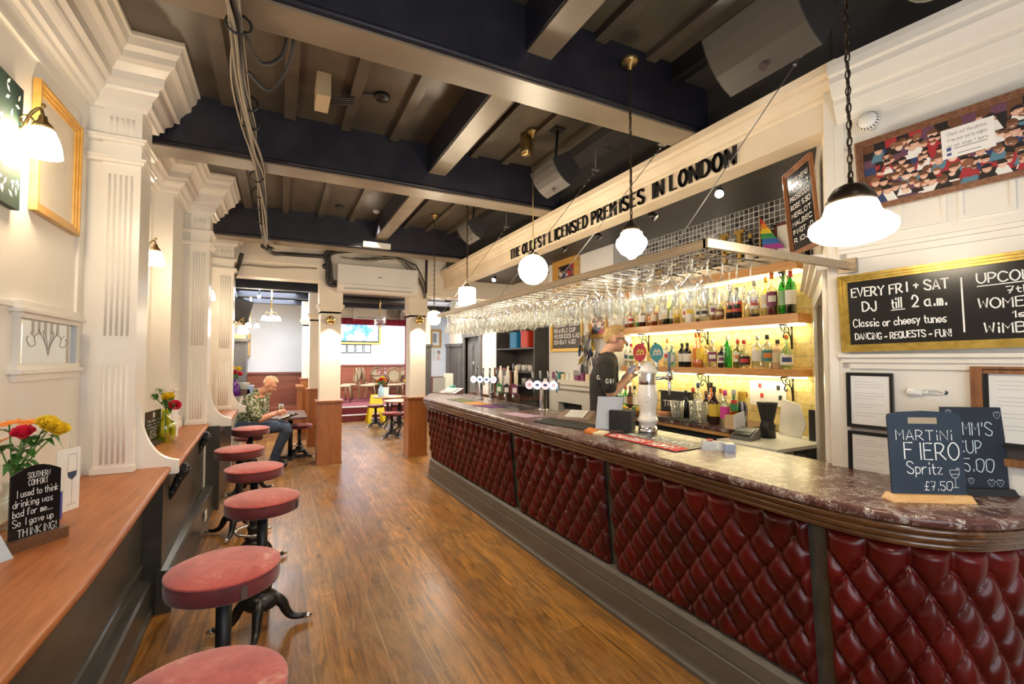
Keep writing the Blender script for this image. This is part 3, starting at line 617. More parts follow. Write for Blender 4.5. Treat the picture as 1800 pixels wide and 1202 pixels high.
for k in range(3): x = -1.75 + .9 * k; m.box(x, 12.945, .55, x + .75, 12.97, 1.18); m.box(x + .06, 12.935, .61, x + .69, 12.955, 1.12)
struct('wall_booth_panelling', m, REDW, 'red mahogany panelling behind the booth', 'panelling')
struct('trim_9', MB().box(.60, 12.4, 0, .95, 12.95, 2.0).box(.57, 12.37, 2.0, .98, 12.98, 2.05), SLATE, 'grey boxed post at the booth corner', 'post')
# stage
struct('floor_stage', MB().box(.9, 13.0, 0, 4.05, 16.2, .36), CARPET, 'red carpeted stage floor', 'floor')
st = MB(); st.box(.9, 12.72, 0, 3.6, 13.02, .175); st2 = thing('stage_steps', 'two red carpeted steps with white nosings up to the stage', 'steps', (2.2, 12.9, 0))
st.build('tread', CARPET, st2); MB().box(.9, 12.70, .155, 3.6, 12.735, .18).build('nosing', PAPER, st2); MB().box(.9, 12.98, .335, 3.6, 13.02, .365).build('nosing', PAPER, st2)
struct('wall_stage', MB().box(.9, 16.2, 1.42, 4.1, 16.3, 3.5), WHITEW, 'white stage back wall', 'wall')
m = MB(); m.box(.9, 16.14, .36, 4.1, 16.25, 1.42); m.box(.9, 16.10, 1.40, 4.1, 16.25, 1.45)
for k in range(4): x = 1.05 + .78 * k; m.box(x, 16.12, .62, x + .64, 16.15, 1.30); m.box(x + .05, 16.105, .67, x + .59, 16.13, 1.25)
struct('wall_stage_panelling', m, REDW, 'red mahogany panelling on the stage back wall', 'panelling')
struct('wall_stage_side', MB().box(.80, 13.1, .0, .9, 16.3, 3.5).box(4.05, 13.1, 0, 4.15, 16.3, 3.5), WHITEW)
struct('ceiling_stage', MB().box(.8, 13.0, 3.4, 4.2, 16.4, 3.5), CHAR)
m = MB(); m.box(.9, 12.98, 2.72, 4.05, 13.1, 3.45); struct('wall_stage_arch', m, CREAM2, 'cream wall above the stage opening', 'wall')
# right-hand corridor wall with its door
XR = 4.02
m = MB(); m.box(XR, 8.0, 0, XR + .1, 9.52, 3.1); m.box(XR, 10.42, 0, XR + .1, 11.62, 3.1); m.box(XR, 9.5, 2.15, XR + .1, 10.44, 3.1)
struct('wall_corridor', m, PINKW, 'blush painted corridor wall', 'wall')
m = MB(); m.box(XR + .05, 9.52, 0, XR + .08, 10.42, 2.15)
for z0, z1 in ((.2, .95), (1.1, 2.0)):
    for ya, yb in ((9.60, 9.94), (10.0, 10.34)): m.box(XR + .035, ya, z0, XR + .055, yb, z1); m.box(XR + .025, ya + .05, z0 + .06, XR + .04, yb - .05, z1 - .06)
d = struct('door_1', m, SLATE, 'grey panelled door beyond the end of the bar', 'door')
MB().box(XR + .015, 9.95, 1.52, XR + .024, 9.99, 1.58).build('sign_plate', PAPER, d)
m = MB(); m.box(XR - .04, 9.40, 0, XR + .05, 9.52, 2.25); m.box(XR - .04, 10.42, 0, XR + .05, 10.54, 2.25); m.box(XR - .05, 9.38, 2.15, XR + .05, 10.56, 2.30); m.box(XR - .07, 9.36, 2.30, XR + .05, 10.58, 2.34)
struct('trim_10', m, SLATE, 'grey door casing', 'casing')
m = MB(); m.box(XR - .05, 10.56, 0, XR, 11.6, 1.95); m.box(XR - .08, 10.54, 1.95, XR + .01, 11.64, 2.02)
for k in range(3): m.box(XR - .06, 10.62 + .24 * k, .15, XR - .045, 10.82 + .24 * k, 1.8)
m.box(XR - .09, 11.36, 0, XR + .1, 11.63, 1.95); m.box(XR - .11, 11.34, 1.95, XR + .1, 11.65, 2.03)
struct('trim_11', m, SLATE, 'grey tall panelling by the corridor door', 'panelling')
struct('trim_12', MB().box(3.36, 11.7, 0, 3.56, 12.0, 1.95).box(3.33, 11.67, 1.95, 3.59, 12.03, 2.02), SLATE, 'grey boxed pillar base beyond the bar column', 'pillar')
struct('wall_corridor_pillar', MB().box(3.38, 11.72, 2.0, 3.54, 11.98, 3.1), CREAM2)
# ================================================================== THE BAR COUNTER
BT = 1.10
BP = [(2.62, 7.42), (2.12, 7.08), (1.80, 6.30), (1.815, 5.5), (1.845, 4.0), (1.865, 3.0), (1.885, 2.0), (1.895, 1.45), (1.897, 1.22)] + [tuple(v)[:2] for v in catmull([(1.897, 1.22, 0), (1.915, 1.02, 0), (1.965, .87, 0), (2.04, .765, 0), (2.15, .685, 0), (2.30, .63, 0), (2.5, .60, 0), (2.685, .59, 0)], 4)][1:]
bar = thing('bar_counter', 'long curved bar counter with buttoned oxblood leather front and brown marble top', 'bar', (2.2, 3.5, 0))
m = MB(); m.sweep(BP, [(-.03, BT), (-.008, BT - .001), (-.001, BT - .008), (0, BT - .02), (-.003, BT - .032), (-.012, BT - .039), (-.05, BT - .04)], smooth=True)
inn = [(2.69, .58), (2.585, 1.32), (2.62, 1.45), (2.62, 6.30)]
mid = [(x, y) for x, y in BP]
# top as quads between the edge and the inner line
def inner_of(i):
    x, y = BP[i]
    if y > 1.4: return (2.62, y)
    t = (1.4 - y) / .81; return (2.60 + .085 * t, max(.60, y))
path_in = []
tmp = MB()
for i in range(1, len(BP) - 1):
    a, b = BP[i], BP[i + 1]; d = Vector((b[0] - a[0], b[1] - a[1])).normalized(); n_ = Vector((d.y, -d.x))
    A0 = (a[0] + .02, a[1]) if a[1] > 1.3 else (a[0] - n_.x * .03, a[1] - n_.y * .03); path_in.append(A0)
path_in.append((2.66, .62))
poly = path_in + [(2.68, .66), (2.585, 1.33), (2.62, 1.45), (2.62, 7.39)]
m.poly([(x, y, BT) for x, y in poly]); m.poly([(x, y, BT - .04) for x, y in poly][::-1])
m.poly([(2.62, 1.45, BT - .04), (2.62, 7.39, BT - .04), (2.62, 7.39, BT), (2.62, 1.45, BT)])
m.build('worktop', MARBLE, bar)
m = MB()
m.sweep(BP, [(-.012, BT - .04), (-.006, BT - .048), (-.007, BT - .058), (-.014, BT - .066), (-.024, BT - .068), (-.018, BT - .076), (-.018, BT - .086), (-.024, BT - .095), (-.036, BT - .098), (-.030, BT - .104), (-.032, BT - .116), (-.045, BT - .124), (-.12, BT - .124), (-.12, BT - .04)], True, smooth=True)
m.build('moulding', DARKW, bar)
m = MB(); m.sweep(BP, [(-.098, BT - .124), (-.160, .26), (-.30, .26), (-.30, BT - .124)], True); m.build('carcass', GREYB, bar)
m = MB(); m.sweep(BP, [(-.065, 0), (-.065, .022), (-.075, .035), (-.080, .05), (-.086, .165), (-.092, .168), (-.094, .175), (-.09, .18), (-.098, .245), (-.115, .268), (-.14, .272), (-.30, .272), (-.30, 0)], True); m.build('plinth', GREYB, bar)
# leather panels
SEG = []; acc = 0
for a, b in zip(BP, BP[1:]):
    L = sqrt((b[0] - a[0]) ** 2 + (b[1] - a[1]) ** 2); SEG.append((acc, L, a, b)); acc += L
def bpoint(s):
    for k, (s0, L, a, b) in enumerate(SEG):
        if s <= s0 + L or k == len(SEG) - 1:
            t = (s - s0) / L; d = Vector((b[0] - a[0], b[1] - a[1])) / L
            # smooth normal
            kn = SEG[min(k + 1, len(SEG) - 1)]; kp = SEG[max(k - 1, 1)]
            dn = Vector((kn[3][0] - kn[2][0], kn[3][1] - kn[2][1])).normalized(); dp = Vector((kp[3][0] - kp[2][0], kp[3][1] - kp[2][1])).normalized()
            dd = (d.lerp((d + dn) / 2, max(0, t - .5) * 2) if t > .5 else d.lerp((d + dp) / 2, max(0, .5 - t) * 2)).normalized()
            p = Vector(a) + Vector((b[0] - a[0], b[1] - a[1])) * t; return p, Vector((dd.y, -dd.x))
def s_at_y(y):
    for s0, L, a, b in SEG[1:]:
        if a[1] >= y >= b[1]: return s0 + L * (a[1] - y) / (a[1] - b[1])
HT, ZT = .700, .972
def tuft(u, v, L):
    v0, bx, by = .070, .150, .192
    if v < v0: h = .70 * abs(sin(pi * u / bx)) ** .55 + .30 * abs(sin(pi * u / bx)) ** .8
    else:
        q = v - v0; s = u / bx + q / by; t = u / bx - q / by; A_, B_ = abs(sin(pi * s)) + 1e-4, abs(sin(pi * t)) + 1e-4; h = .70 * ((A_ ** -4 + B_ ** -4) ** -.25 * 1.19) ** .55 + .30 * (A_ * B_) ** .4
        r = round(q / (by / 2)); off = .5 * (r % 2); uu = (u / bx - off); du = (uu - round(uu)) * bx; dv = q - r * by / 2
        h -= .26 * exp(-(du * du + dv * dv) / (.016 ** 2))
    e = min(u, L - u); h *= min(1, max(0, e) / .02) ** .5
    h *= min(1, max(0, v) / .03) ** .5; h *= min(1, max(0, HT - v) / .02) ** .5
    return h * .040
for ya, yb in ((6.28, 5.40), (5.37, 3.84), (3.735, 2.50), (2.43, 1.175)):
    sa, sb = s_at_y(ya), s_at_y(yb); L = sb - sa
    def f(a, b, sa=sa, L=L):
        u = a * L; v = b * HT; p, n = bpoint(sa + u); o = -.082 - .060 * b + .006 + tuft(u, v, L); return (p.x + n.x * o, p.y + n.y * o, ZT - v)
    MB().grid(f, int(L / .0095), 76).build('leather_panel', LEATHER, bar)
for sa, sb in ((s_at_y(1.105), s_at_y(1.105) + .86), (s_at_y(1.105) + .865, acc - .01)):
    L = sb - sa
    def f(a, b, sa=sa, L=L):
        u = a * L; v = b * HT; p, n = bpoint(sa + u); o = -.082 - .060 * b + .006 + tuft(u, v, L); return (p.x + n.x * o, p.y + n.y * o, ZT - v)
    MB().grid(f, int(L / .0075), 92).build('leather_panel', LEATHER, bar)
# ================================================================== BAR STOOLS
def make_stool(r=.205, h=.80):
    t = thing('bar_stool', 'stool', 'stool')
    m = MB(); z = h - .085
    m.mi = 1; m.lathe([(0, z), (r - .012, z), (r - .002, z + .006), (r, z + .012), (r + .002, z + .035), (r, z + .062), (r - .002, z + .068)], n=40)
    m.mi = 0; m.lathe([(r - .002, z + .068), (r + .003, z + .071), (r + .003, z + .076), (r - .004, z + .079), (r * .9, z + .086), (r * .6, z + .094), (r * .3, z + .098), (0, z + .099)], n=40)
    m.build('seat', [VELVET, VELSIDE], t)
    MB().lathe([(0, z - .02), (.11, z - .02), (.11, z), (0, z)], n=24).cyl((0, 0, .20), (0, 0, z - .015), .029, n=16).build('post', BLK, t)
    MB().box(-.012, -r - .006, z + .01, .012, -r + .004, z + .06).build('seat_tab', DKCH, t)
    MB().lathe([(.03, .34), (.045, .335), (.045, .31), (.038, .30), (.040, .27), (.058, .262), (.062, .245), (.055, .235), (.060, .22), (.078, .205), (.098, .185), (.105, .16), (.09, .135), (.06, .12), (.03, .11), (0, .11)], n=20).build('base', IRON, t)
    for k in range(4):
        a = radians(20 + 90 * k); c, s_ = cos(a), sin(a)
        P = [(.05, .17), (.085, .165), (.12, .13), (.14, .085), (.17, .048), (.215, .034), (.26, .036)]
        m = MB(); m.tube([(x * c, x * s_, y) for x, y in catmull([Vector((x, y, 0)) for x, y in P], 4) for x, y in [(x, y)]] if False else [(v.x * c, v.x * s_, v.y) for v in catmull([Vector((x, y, 0)) for x, y in P], 4)], [.038 - .024 * i / 24 for i in range(25)], 10)
        lg = m.build('leg', IRON, t)
        MB().tube([(.235 * c, .235 * s_, .030), (.265 * c, .265 * s_, .030), (.29 * c, .29 * s_, .024)], [.013, .017, .008], 10).build('toe_cap', CHROME, lg)
    m = MB(); m.tube([(.125 * cos(2 * pi * k / 24), .125 * sin(2 * pi * k / 24), .30) for k in range(15)], .009, 8)
    m.cyl((.125, 0, .30), (.03, 0, .30), .007); m.cyl((.125 * cos(2 * pi * 14 / 24), .125 * sin(2 * pi * 14 / 24), .30), (0, 0, .30), .007); m.build('foot_ring', CHROME, t)
    return t
ST = [((-.170, 1.44), 'round maroon velvet stool closest to the camera, cut by the frame bottom'), ((-.185, 2.27), 'worn maroon stool second from the camera, with the largest fully visible seat'),
      ((-.072, 3.27), 'maroon stool third from the camera, standing farthest out from the wall ledge'), ((-.155, 4.20), 'maroon stool fourth from the camera along the wall ledge'),
      ((-.315, 5.12), 'maroon stool fifth from the camera, tucked against the wall ledge'), ((-.29, 6.55), 'maroon stool sixth from the camera, just in front of the seated man')]
stool0 = make_stool(); stool0.location = (*ST[0][0], 0); stool0['label'] = ST[0][1]; stool0['group'] = 'bar stools along the wall ledge'
for k, ((x, y), lb) in enumerate(ST[1:]): dup(stool0, (x, y, 0), .7 * k + .4, lb)
# ================================================================== HANGING GLASS RACK
RX0, RX1, RY0, RY1, RZ = 1.55, 2.08, 1.30, 4.86, 2.118
rack = thing('glass_rack', 'brushed steel glass rack hanging over the bar on wires', 'rack', (1.8, 3.0, RZ))
m = MB(); m.box(RX0 - .012, RY0, RZ - .018, RX0 + .012, RY1, RZ + .018); m.box(RX0 - .012, RY0 - .012, RZ - .018, 2.56, RY0 + .012, RZ + .018)
m.box(RX1 - .01, RY0, RZ - .018, RX1 + .01, RY1, RZ + .018); m.box(RX0, RY1 - .012, RZ - .018, RX1, RY1 + .012, RZ + .018); m.box(2.555, RY0 - .04, RZ - .035, 2.575, RY0 + .04, RZ + .035)
m.build('frame', STEEL, rack)
rows = [RY0 + .14 + .117 * k for k in range(30)]
for y in rows:
    MB().cyl((RX0, y - .0, RZ + .002), (RX1, y - .0, RZ + .002), .0045, n=8).build('cross_bar', STEEL, rack)
wires = []
for (px, py), by in (((1425, 72), 1.50), ((1165, 255), 2.45), ((1047, 300), 3.30), ((890, 400), 4.75)):
    a = PX(px, py, 2.45); m = MB(); b = Vector((RX0 + .01, by, RZ + .018)); 
    m.cyl(a, b, .0026, n=6); m.box(a.x - .03, a.y - .02, a.z, a.x + .03, a.y + .02, a.z + .012)
    d = (b - a)
    for q in (.03, .08, .13): p = a + d * q; m.ball(p, .009, 8, 6)
    m.ball(b, .008, 8, 6); o = m.build('hanging_wire', WIRE, rack)
    m = MB(); m.cyl((a.x, a.y, a.z + .01), (a.x, a.y, CEIL), .004, n=6); m.build('ceiling_hook', WIRE, rack)
def glass_profile(kind):
    if kind == 'wine': return [(.036, 0), (.035, -.003), (.008, -.012), (.0045, -.03), (.004, -.085), (.007, -.095), (.022, -.108), (.034, -.128), (.038, -.150), (.036, -.175), (.031, -.20)]
    if kind == 'flute': return [(.032, 0), (.031, -.003), (.007, -.01), (.0042, -.03), (.004, -.07), (.010, -.085), (.020, -.11), (.025, -.15), (.024, -.19), (.021, -.215)]
    if kind == 'balloon': return [(.037, 0), (.036, -.003), (.008, -.012), (.0045, -.03), (.004, -.07), (.012, -.082), (.036, -.10), (.048, -.13), (.049, -.155), (.043, -.19), (.038, -.205)]
hang_lab = {'wine': 'clear wine glass hanging upside down from the steel rack', 'flute': 'slim clear flute hanging upside down from the steel rack', 'balloon': 'wide balloon glass hanging upside down from the steel rack'}
protos = {}
def hang(kind, x, y):
    if kind not in protos:
        o = MB().lathe(glass_profile(kind), n=14).build('hanging_glass', GLASS, fix=False); protos[kind] = o
        tag(o, hang_lab[kind], 'glass', hang_lab[kind].replace('glass hanging', 'glasses hanging').replace('flute hanging', 'flutes hanging'))
    else: o = protos[kind].copy(); C.objects.link(o)
    o.location = (x, y, RZ - .004)
for i, y in enumerate(rows):
    kind = ['wine', 'wine', 'balloon', 'wine', 'flute', 'wine', 'balloon'][i % 7]
    for j in range(5):
        if (i * 7 + j * 3) % 11 == 5: continue
        hang(kind, RX0 + .065 + .098 * j, y)
for k in range(7):
    tag(MB().lathe([(.038, 0), (.034, .09), (.02, .10), (0, .10)], (RX0 + .05 + .09 * (k % 4), 4.0 + .12 * k, RZ + .018), 14).build('upturned_tumbler', GLASS, fix=False), 'clear tumbler upside down on top of the steel rack', 'glass', 'tumblers on top of the rack')
# ================================================================== PENDANT LAMPS
def chain(m, x, y, z0, z1, step=.032, r=.0028):
    z = z0; k = 0
    while z < z1:
        pts = [(x + (.008 * cos(t) if k % 2 else 0), y + (0 if k % 2 else .008 * cos(t)), z + step * .5 + step * .62 * sin(t)) for t in [2 * pi * q / 8 for q in range(8)]]
        m.tube(pts, r, 5, closed=True); z += step; k += 1
def pendant(name, label, x, y, z, profile, fitting, cord='rod', power=30, ztop=CEIL, opal=SHADE):
    t = thing(name, label, 'lamp', (x, y, z))
    sh = MB().lathe(profile, (x, y, z), 32).build('lamp_shade', opal, t); sh.visible_shadow = True
    zt = max(q[1] for q in fitting) + z
    MB().lathe(fitting, (x, y, z), 20).build('fitting', BRONZE, t)
    m = MB()
    if cord == 'chain': chain(m, x, y, zt - .01, ztop - .06); m.tube([(x + .006 * sin(9 * q), y + .006 * cos(9 * q), zt + (ztop - zt) * q / 20) for q in range(21)], .003, 6)
    else: m.cyl((x, y, zt - .01), (x, y, ztop - .03), .004 if cord == 'rod' else .0025, n=8)
    m.build('chain' if cord == 'chain' else 'cord', BRONZE if cord == 'chain' else BRASS, t)
    MB().lathe([(.0, -.07), (.012, -.065), (.015, -.04), (.045, -.03), (.055, -.012), (.05, 0), (0, 0)], (x, y, ztop), 20).build('ceiling_rose', BRASS, t)
    return t
globe_p = [(.125 * sin(pi * k / 16), -.125 * cos(pi * k / 16)) for k in range(17)]; globe_p[0] = (0, -.125); globe_p[-1] = (.035, .121)
p = PW(937, 474, 3.9); pendant('pendant_lamp', 'large round opal globe lamp on a thin brass rod over the bar', p.x, p.y, p.z, globe_p, [(.0, .115), (.045, .118), (.048, .13), (.03, .145), (.012, .15), (.008, .17)])
p = PW(1110, 427, 2.75); sb = [(0, -.10), (.018, -.095), (.03, -.08), (.06, -.062), (.075, -.04), (.088, -.02), (.092, 0), (.085, .02), (.072, .032), (.066, .042), (.062, .06), (.045, .068), (.04, .075)]
pendant('pendant_lamp', 'stepped acorn shaped opal lamp on a long chain over the bar', p.x, p.y, p.z, sb, [(.0, .07), (.05, .07), (.052, .08), (.045, .095), (.03, .11), (.015, .125), (.008, .14)], 'chain', ztop=SOF + .28)
p = PW(821, 521, 5.2); pendant('pendant_lamp', 'square shouldered cylinder opal lamp on a chain above the rack end', p.x, p.y, p.z, [(0, -.105), (.085, -.10), (.095, -.09), (.098, 0), (.096, .08), (.088, .095), (.04, .105)], [(0, .10), (.04, .103), (.03, .12), (.012, .135), (.007, .15)], 'chain')
p = PW(763, 558, 6.2); pendant('pendant_lamp', 'small drum shaped opal lamp hanging in front of the far bar column', p.x, p.y, p.z, [(0, -.10), (.06, -.09), (.082, -.05), (.085, .03), (.075, .07), (.04, .085)], [(0, .08), (.04, .083), (.03, .10), (.012, .12), (.007, .15)], 'chain')
p = PW(1497, 392, 1.7); big = [(0, -.075), (.06, -.073), (.10, -.062), (.128, -.045), (.138, -.025), (.135, -.005), (.118, .012), (.10, .022), (.09, .036), (.082, .062), (.075, .078)]
pendant('pendant_lamp', 'large wide schoolhouse opal lamp on a black chain near the framed photo collage', p.x, p.y, p.z, big, [(.0, .072), (.078, .072), (.080, .082), (.070, .105), (.055, .128), (.03, .142), (.010, .148), (.008, .17)], 'chain', opal=SHADE3)
# wall lamps on the left wall
def wall_lamp(x, y, z, xw, label, sc=1.0, shade=SHADE2):
    t = thing('wall_lamp', label, 'lamp', (xw, y, z))
    m = MB(); m.lathe([(0, .02), (.03, .018), (.045, .008), (.05, 0)], (xw, y, z + .02), 16, axis='X'); 
    A = catmull([Vector((xw, y, z)), Vector((xw + (x - xw) * .35, y, z - .02)), Vector((xw + (x - xw) * .6, y, z + .05)), Vector((x - .01, y, z + .085)), Vector((x, y, z + .04))], 6)
    m.tube(A, .007, 8); m.tube([(xw + (x - xw) * .45 + .028 * cos(q * .5) * (1 - q / 16), y, z + .02 + .028 * sin(q * .5) * (1 - q / 16)) for q in range(14)], .005, 6)
    m.ball((x, y, z + .10), .010, 8, 6); m.build('arm', BRASS, t)
    MB().lathe([(.0, .055), (.014, .052), (.018, .03), (.034, .012), (.040, -.008), (.0, -.008)], (x, y, z), 18).build('gallery', BRASS, t)
    m = MB(); prof = [(.036, -.004), (.046, -.022), (.060, -.06), (.067, -.10), (.070, -.125)]
    m.lathe(prof, (x, y, z), 24); m.ball((x, y, z - .06), .035, 12, 8); s = m.build('lamp_shade', shade, t); return t
q = PX(75, 232, -.955); wall_lamp(q.x + .0, q.y, q.z + .02, XW, 'frosted wall lamp with curly brass arm nearest the camera, by the gold frame', 1)
q = PX(272, 440, -.96); wall_lamp(-.955, q.y, q.z, -1.07, 'second frosted wall lamp, between the first two pilasters', shade=SHADE4)
wall_lamp(-.78, 6.75, PX(376, 517, -.78).z, -.98, 'third frosted wall lamp, beyond the middle pilaster', shade=SHADE4)
wall_lamp(-.46, 7.62, PX(407, 552, -.46).z, -.58, 'farthest frosted wall lamp on the left wall', shade=SHADE4)
# ================================================================== TRACK SPOTS, SPEAKERS, CEILING FITTINGS
def spotlight(x, y, z, d, label, zt, lit=True, sc=1.0):
    t = thing('track_spotlight', label, 'spotlight', (x, y, zt)); d = Vector(d).normalized(); p = Vector((x, y, z))
    m = MB(); m.box(x - .018, y - .03, zt - .03, x + .018, y + .03, zt); m.cyl((x, y, zt - .03), (x, y, z + .03), .007, n=8); m.box(x - .02, y - .006, z - .02, x + .02, y + .006, z + .035); m.build('arm', BLK, t)
    MB().cyl(p - d * .05, p + d * .03, .018, .034, 16).build('head', BLK, t)
    MB().cyl(p + d * .029, p + d * .033, .03, .03, 16).build('lamp_face', BULB if lit else CHROME, t)
    return p, d
track = tag(MB().box(2.93, 1.5, 3.02, 2.965, 6.9, 3.05).build('lighting_track', WHT), 'white lighting track under the dark bar ceiling', 'track')
for i, (px, py, tx, lit, lab) in enumerate([(1265, 338, (-.75, -.45, -.75), True, 'lit black track spotlight under the sign beside LONDON'), (1148, 380, (.5, -.7, -.7), False, 'black track spotlight right of the acorn lamp'),
        (1052, 415, (.5, -.5, -.8), False, 'black track spotlight left of the acorn lamp'), (990, 437, (.6, -.4, -.8), False, 'black track spotlight above the gold framed picture'), (869, 490, (-.6, -.5, -.75), True, 'farthest small lit track spotlight over the bar end')]):
    q = PX(px, py, 2.95); spotlight(q.x, q.y, q.z, tx, lab, 3.02, lit)
q = PX(1270, 128, 2.30); spotlight(q.x, q.y, q.z, (-.5, -.6, -.7), 'lit black spotlight hanging by the largest speaker', CEIL - .12, True)
tag(MB().box(q.x - .02, q.y - .6, CEIL - .12, q.x + .02, q.y + .5, CEIL).build('lighting_track', BLK), 'black lighting track beside the largest speaker', 'track')
def speaker(px, py, z, label, s=1.0, tilt=.62, rz=.35):
    p = PZ(px, py, z); t = thing('loudspeaker', label, 'speaker', p)
    d = Vector((-.74, 0, -.67)); e = Vector((-.67, 0, .74)); L = Vector((0, .44 * s, 0)); c = p - L / 2
    fr = [c + e * (.15 * q) * s + d * (.085 + .035 * (1 - q * q)) * s for q in (-1, -.6, -.2, .2, .6, 1)]
    m = MB(); m.ext([v - d * .012 for v in fr] + [c + e * .11 * s - d * .12 * s, c - e * .11 * s - d * .12 * s], L); m.build('cabinet', BLKM, t)
    m = MB(); m.ext(fr + [v - d * .010 for v in fr[::-1]], L * .97); m.build('grille', mat('speaker_grille', (.06, .052, .045), .5), t)
    q = c + L * .5 - e * .10 * s + d * .112 * s; MB().cyl(q, q + d * .006, .018 * s, n=10).build('badge', DKCH, t)
    m = MB(); m.cyl(p, (p.x + .03, p.y, CEIL), .012, n=8); m.box(p.x - .02, p.y - .05, CEIL - .012, p.x + .08, p.y + .05, CEIL); m.build('mounting_bracket', BLK, t)
speaker(1345, 62, 3.14, 'largest black loudspeaker hanging near the ceiling corner', 1.02)
speaker(975, 308, 3.2, 'middle black loudspeaker hanging in front of the sign beam', .85)
speaker(830, 405, 3.2, 'farthest black loudspeaker near the sign beam start', .82)
m = MB(); q = RO + RD * .42 + RN * .10 + Vector((0, 0, 3.30))
for k in range(4): m.tube([q + RD * (.07 + .008 * k) * cos(a) + Vector((0, 0, (.07 + .008 * k) * sin(a))) + RN * (.012 * k + .01 * sin(2 * a)) for a in [2 * pi * j / 20 for j in range(20)]], .006, 6, closed=True)
m.cyl(q + Vector((0, 0, .06)), (q.x, q.y, CEIL), .008, n=6); tag(m.build('cable_coil', CABLE), 'coiled grey cable hanging above the right cornice', 'cable')
# cable bundle under the beams
cb = thing('cable_bundle', 'bundle of grey cables running along under the ceiling beams', 'cables', (-.18, 4, 3.1))
CP = [(-.185, .9, 3.17), (-.19, 1.99, 3.14), (-.185, 2.3, 3.13), (-.20, 2.75, 3.10), (-.185, 3.25, 3.09), (-.18, 3.7, 3.11), (-.165, 4.2, 3.13), (-.15, 5.0, 3.10), (-.16, 6.0, 3.09), (-.17, 6.66, 3.10), (-.10, 6.66, 3.06)]
for k in range(9):
    a = 2 * pi * k / 9; r = .024 + .012 * (k % 3); pts = [Vector((x + r * cos(a + .5 * i) * (.6 + .4 * sin(i * 1.7 + k)), y, z + r * .8 * sin(a + .5 * i))) for i, (x, y, z) in enumerate(CP)]
    MB().tube(catmull(pts, 5), .0075 if k % 3 else .012, 6).build('cable', CABLE if k % 3 else CABLE2, cb)
for y in (1.99, 2.3, 3.0, 3.25, 4.2, 4.6, 5.0, 5.5, 6.0): MB().tube([(-.18 + .05 * cos(q), y, 3.115 + .045 * sin(q)) for q in [2 * pi * k / 12 for k in range(12)]], .006, 5, closed=True).build('cable_tie', BLK, cb)
MB().tube(catmull([Vector(v) for v in [(-.16, 2.35, 3.12), (-.10, 2.5, 3.08), (0, 2.55, 3.2), (.02, 2.42, 3.4), (.03, 2.42, 3.58)]], 6), .009, 6).build('loose_cable', CABLE2, cb)
MB().tube(catmull([Vector(v) for v in [(-.16, 2.6, 3.08), (-.06, 2.62, 3.02), (.03, 2.5, 3.15), (.04, 2.42, 3.35), (.05, 2.42, 3.58)]], 6), .008, 6).build('loose_cable', CABLE2, cb)
jb = thing('junction_box', 'cream metal junction box on the ceiling with stub cables', 'box', (.25, 3.35, CEIL)); q = PZ(567, 168, 3.5)
MB().box(q.x - .045, q.y - .12, CEIL - .16, q.x + .045, q.y + .12, CEIL).build('casing', mat('cream_metal', (.62, .50, .32), .45), jb)
m = MB()
for k in range(4): m.tube([(q.x + .045, q.y + .02 + .035 * k, CEIL - .08), (q.x + .12, q.y + .03 + .033 * k, CEIL - .07), (q.x + .22, q.y + .02 + .03 * k, CEIL - .05)], .006, 6)
m.build('stub_cable', CABLE2, jb)
for px, py, lab in ((596, 362, 'small ceiling sensor with a cable, left of the white one'), (662, 370, 'small white smoke alarm on the ceiling patch')):
    q = PZ(px, py, CEIL); tag(MB().lathe([(0, -.035), (.03, -.035), (.045, -.02), (.05, 0), (0, 0)], q, 18).build('ceiling_sensor', WHT if 'white smoke' in lab else BLK), lab, 'sensor')
q = PZ(672, 168, CEIL); tag(MB().lathe([(0, -.03), (.05, -.03), (.06, 0), (0, 0)], q, 18).tube([q, q + Vector((-.15, .0, -.02)), q + Vector((-.25, .05, -.01))], .006, 6).build('ceiling_sensor', BLK), 'black ceiling cable plug beside the junction box', 'sensor')
q = PZ(925, 266, 3.45); tag(MB().lathe([(0, -.04), (.04, -.035), (.05, 0), (.05, .15), (0, .15)], q, 18).build('downlight', BRASS), 'brass rimmed downlight beside the globe lamp rod', 'light')
# emergency light on third beam, air conditioner, camera dome, pipes
q = PY(662, 432, 6.655); tag(MB().rbox(q.x - .19, 6.60, q.z - .035, q.x + .19, 6.68, q.z + .035, .02).build('emergency_light', WHT), 'white emergency light bar on the far navy beam', 'light')
a, b = PY(594, 472, 7.55), PY(734, 515, 7.55); ac = thing('air_conditioner', 'large white air conditioner between the two cream columns', 'air conditioner', ((a.x + b.x) / 2, 7.6, 2.9))
z0, z1 = PY(597, 512, 7.5).z, PY(597, 463, 7.5).z
m = MB(); m.sweep([(a.x, 7.74), (b.x, 7.74)], [(0, z0 + .05), (.06, z0), (.16, z0 + .02), (.21, z0 + .12), (.21, z1), (0, z1)], True); m.build('casing', WHT, ac)
m = MB(); m.box(a.x + .10, 7.515, z0 + .055, b.x - .10, 7.56, z0 + .063); m.box(a.x + .10, 7.52, z0 + .125, b.x - .10, 7.535, z0 + .131); m.build('louvre', mat('vent_grey', (.45, .43, .40), .5), ac)
m = MB(); c = PY(668, 488, 7.53); m.box(c.x - .03, 7.526, c.z - .006, c.x + .03, 7.532, c.z + .006); m.build('badge', DKCH, ac)
pp = thing('pipe_run', 'black lagged pipes looping down beside the air conditioner', 'pipe', (.6, 7.6, 3)); 
for k in range(2):
    o_ = .045 * k; P = [PY(710, 432 + 0, 7.68), PY(640, 440, 7.66), PY(578 + 5 * k, 440 + 5 * k, 7.66), PY(576 + 5 * k, 470, 7.66), PY(577 + 6 * k, 498 - 6 * k, 7.66), PY(592, 502 - 6 * k, 7.66)]
    MB().tube(catmull(P, 4), .03, 8).build('pipe', CABLE2, pp)
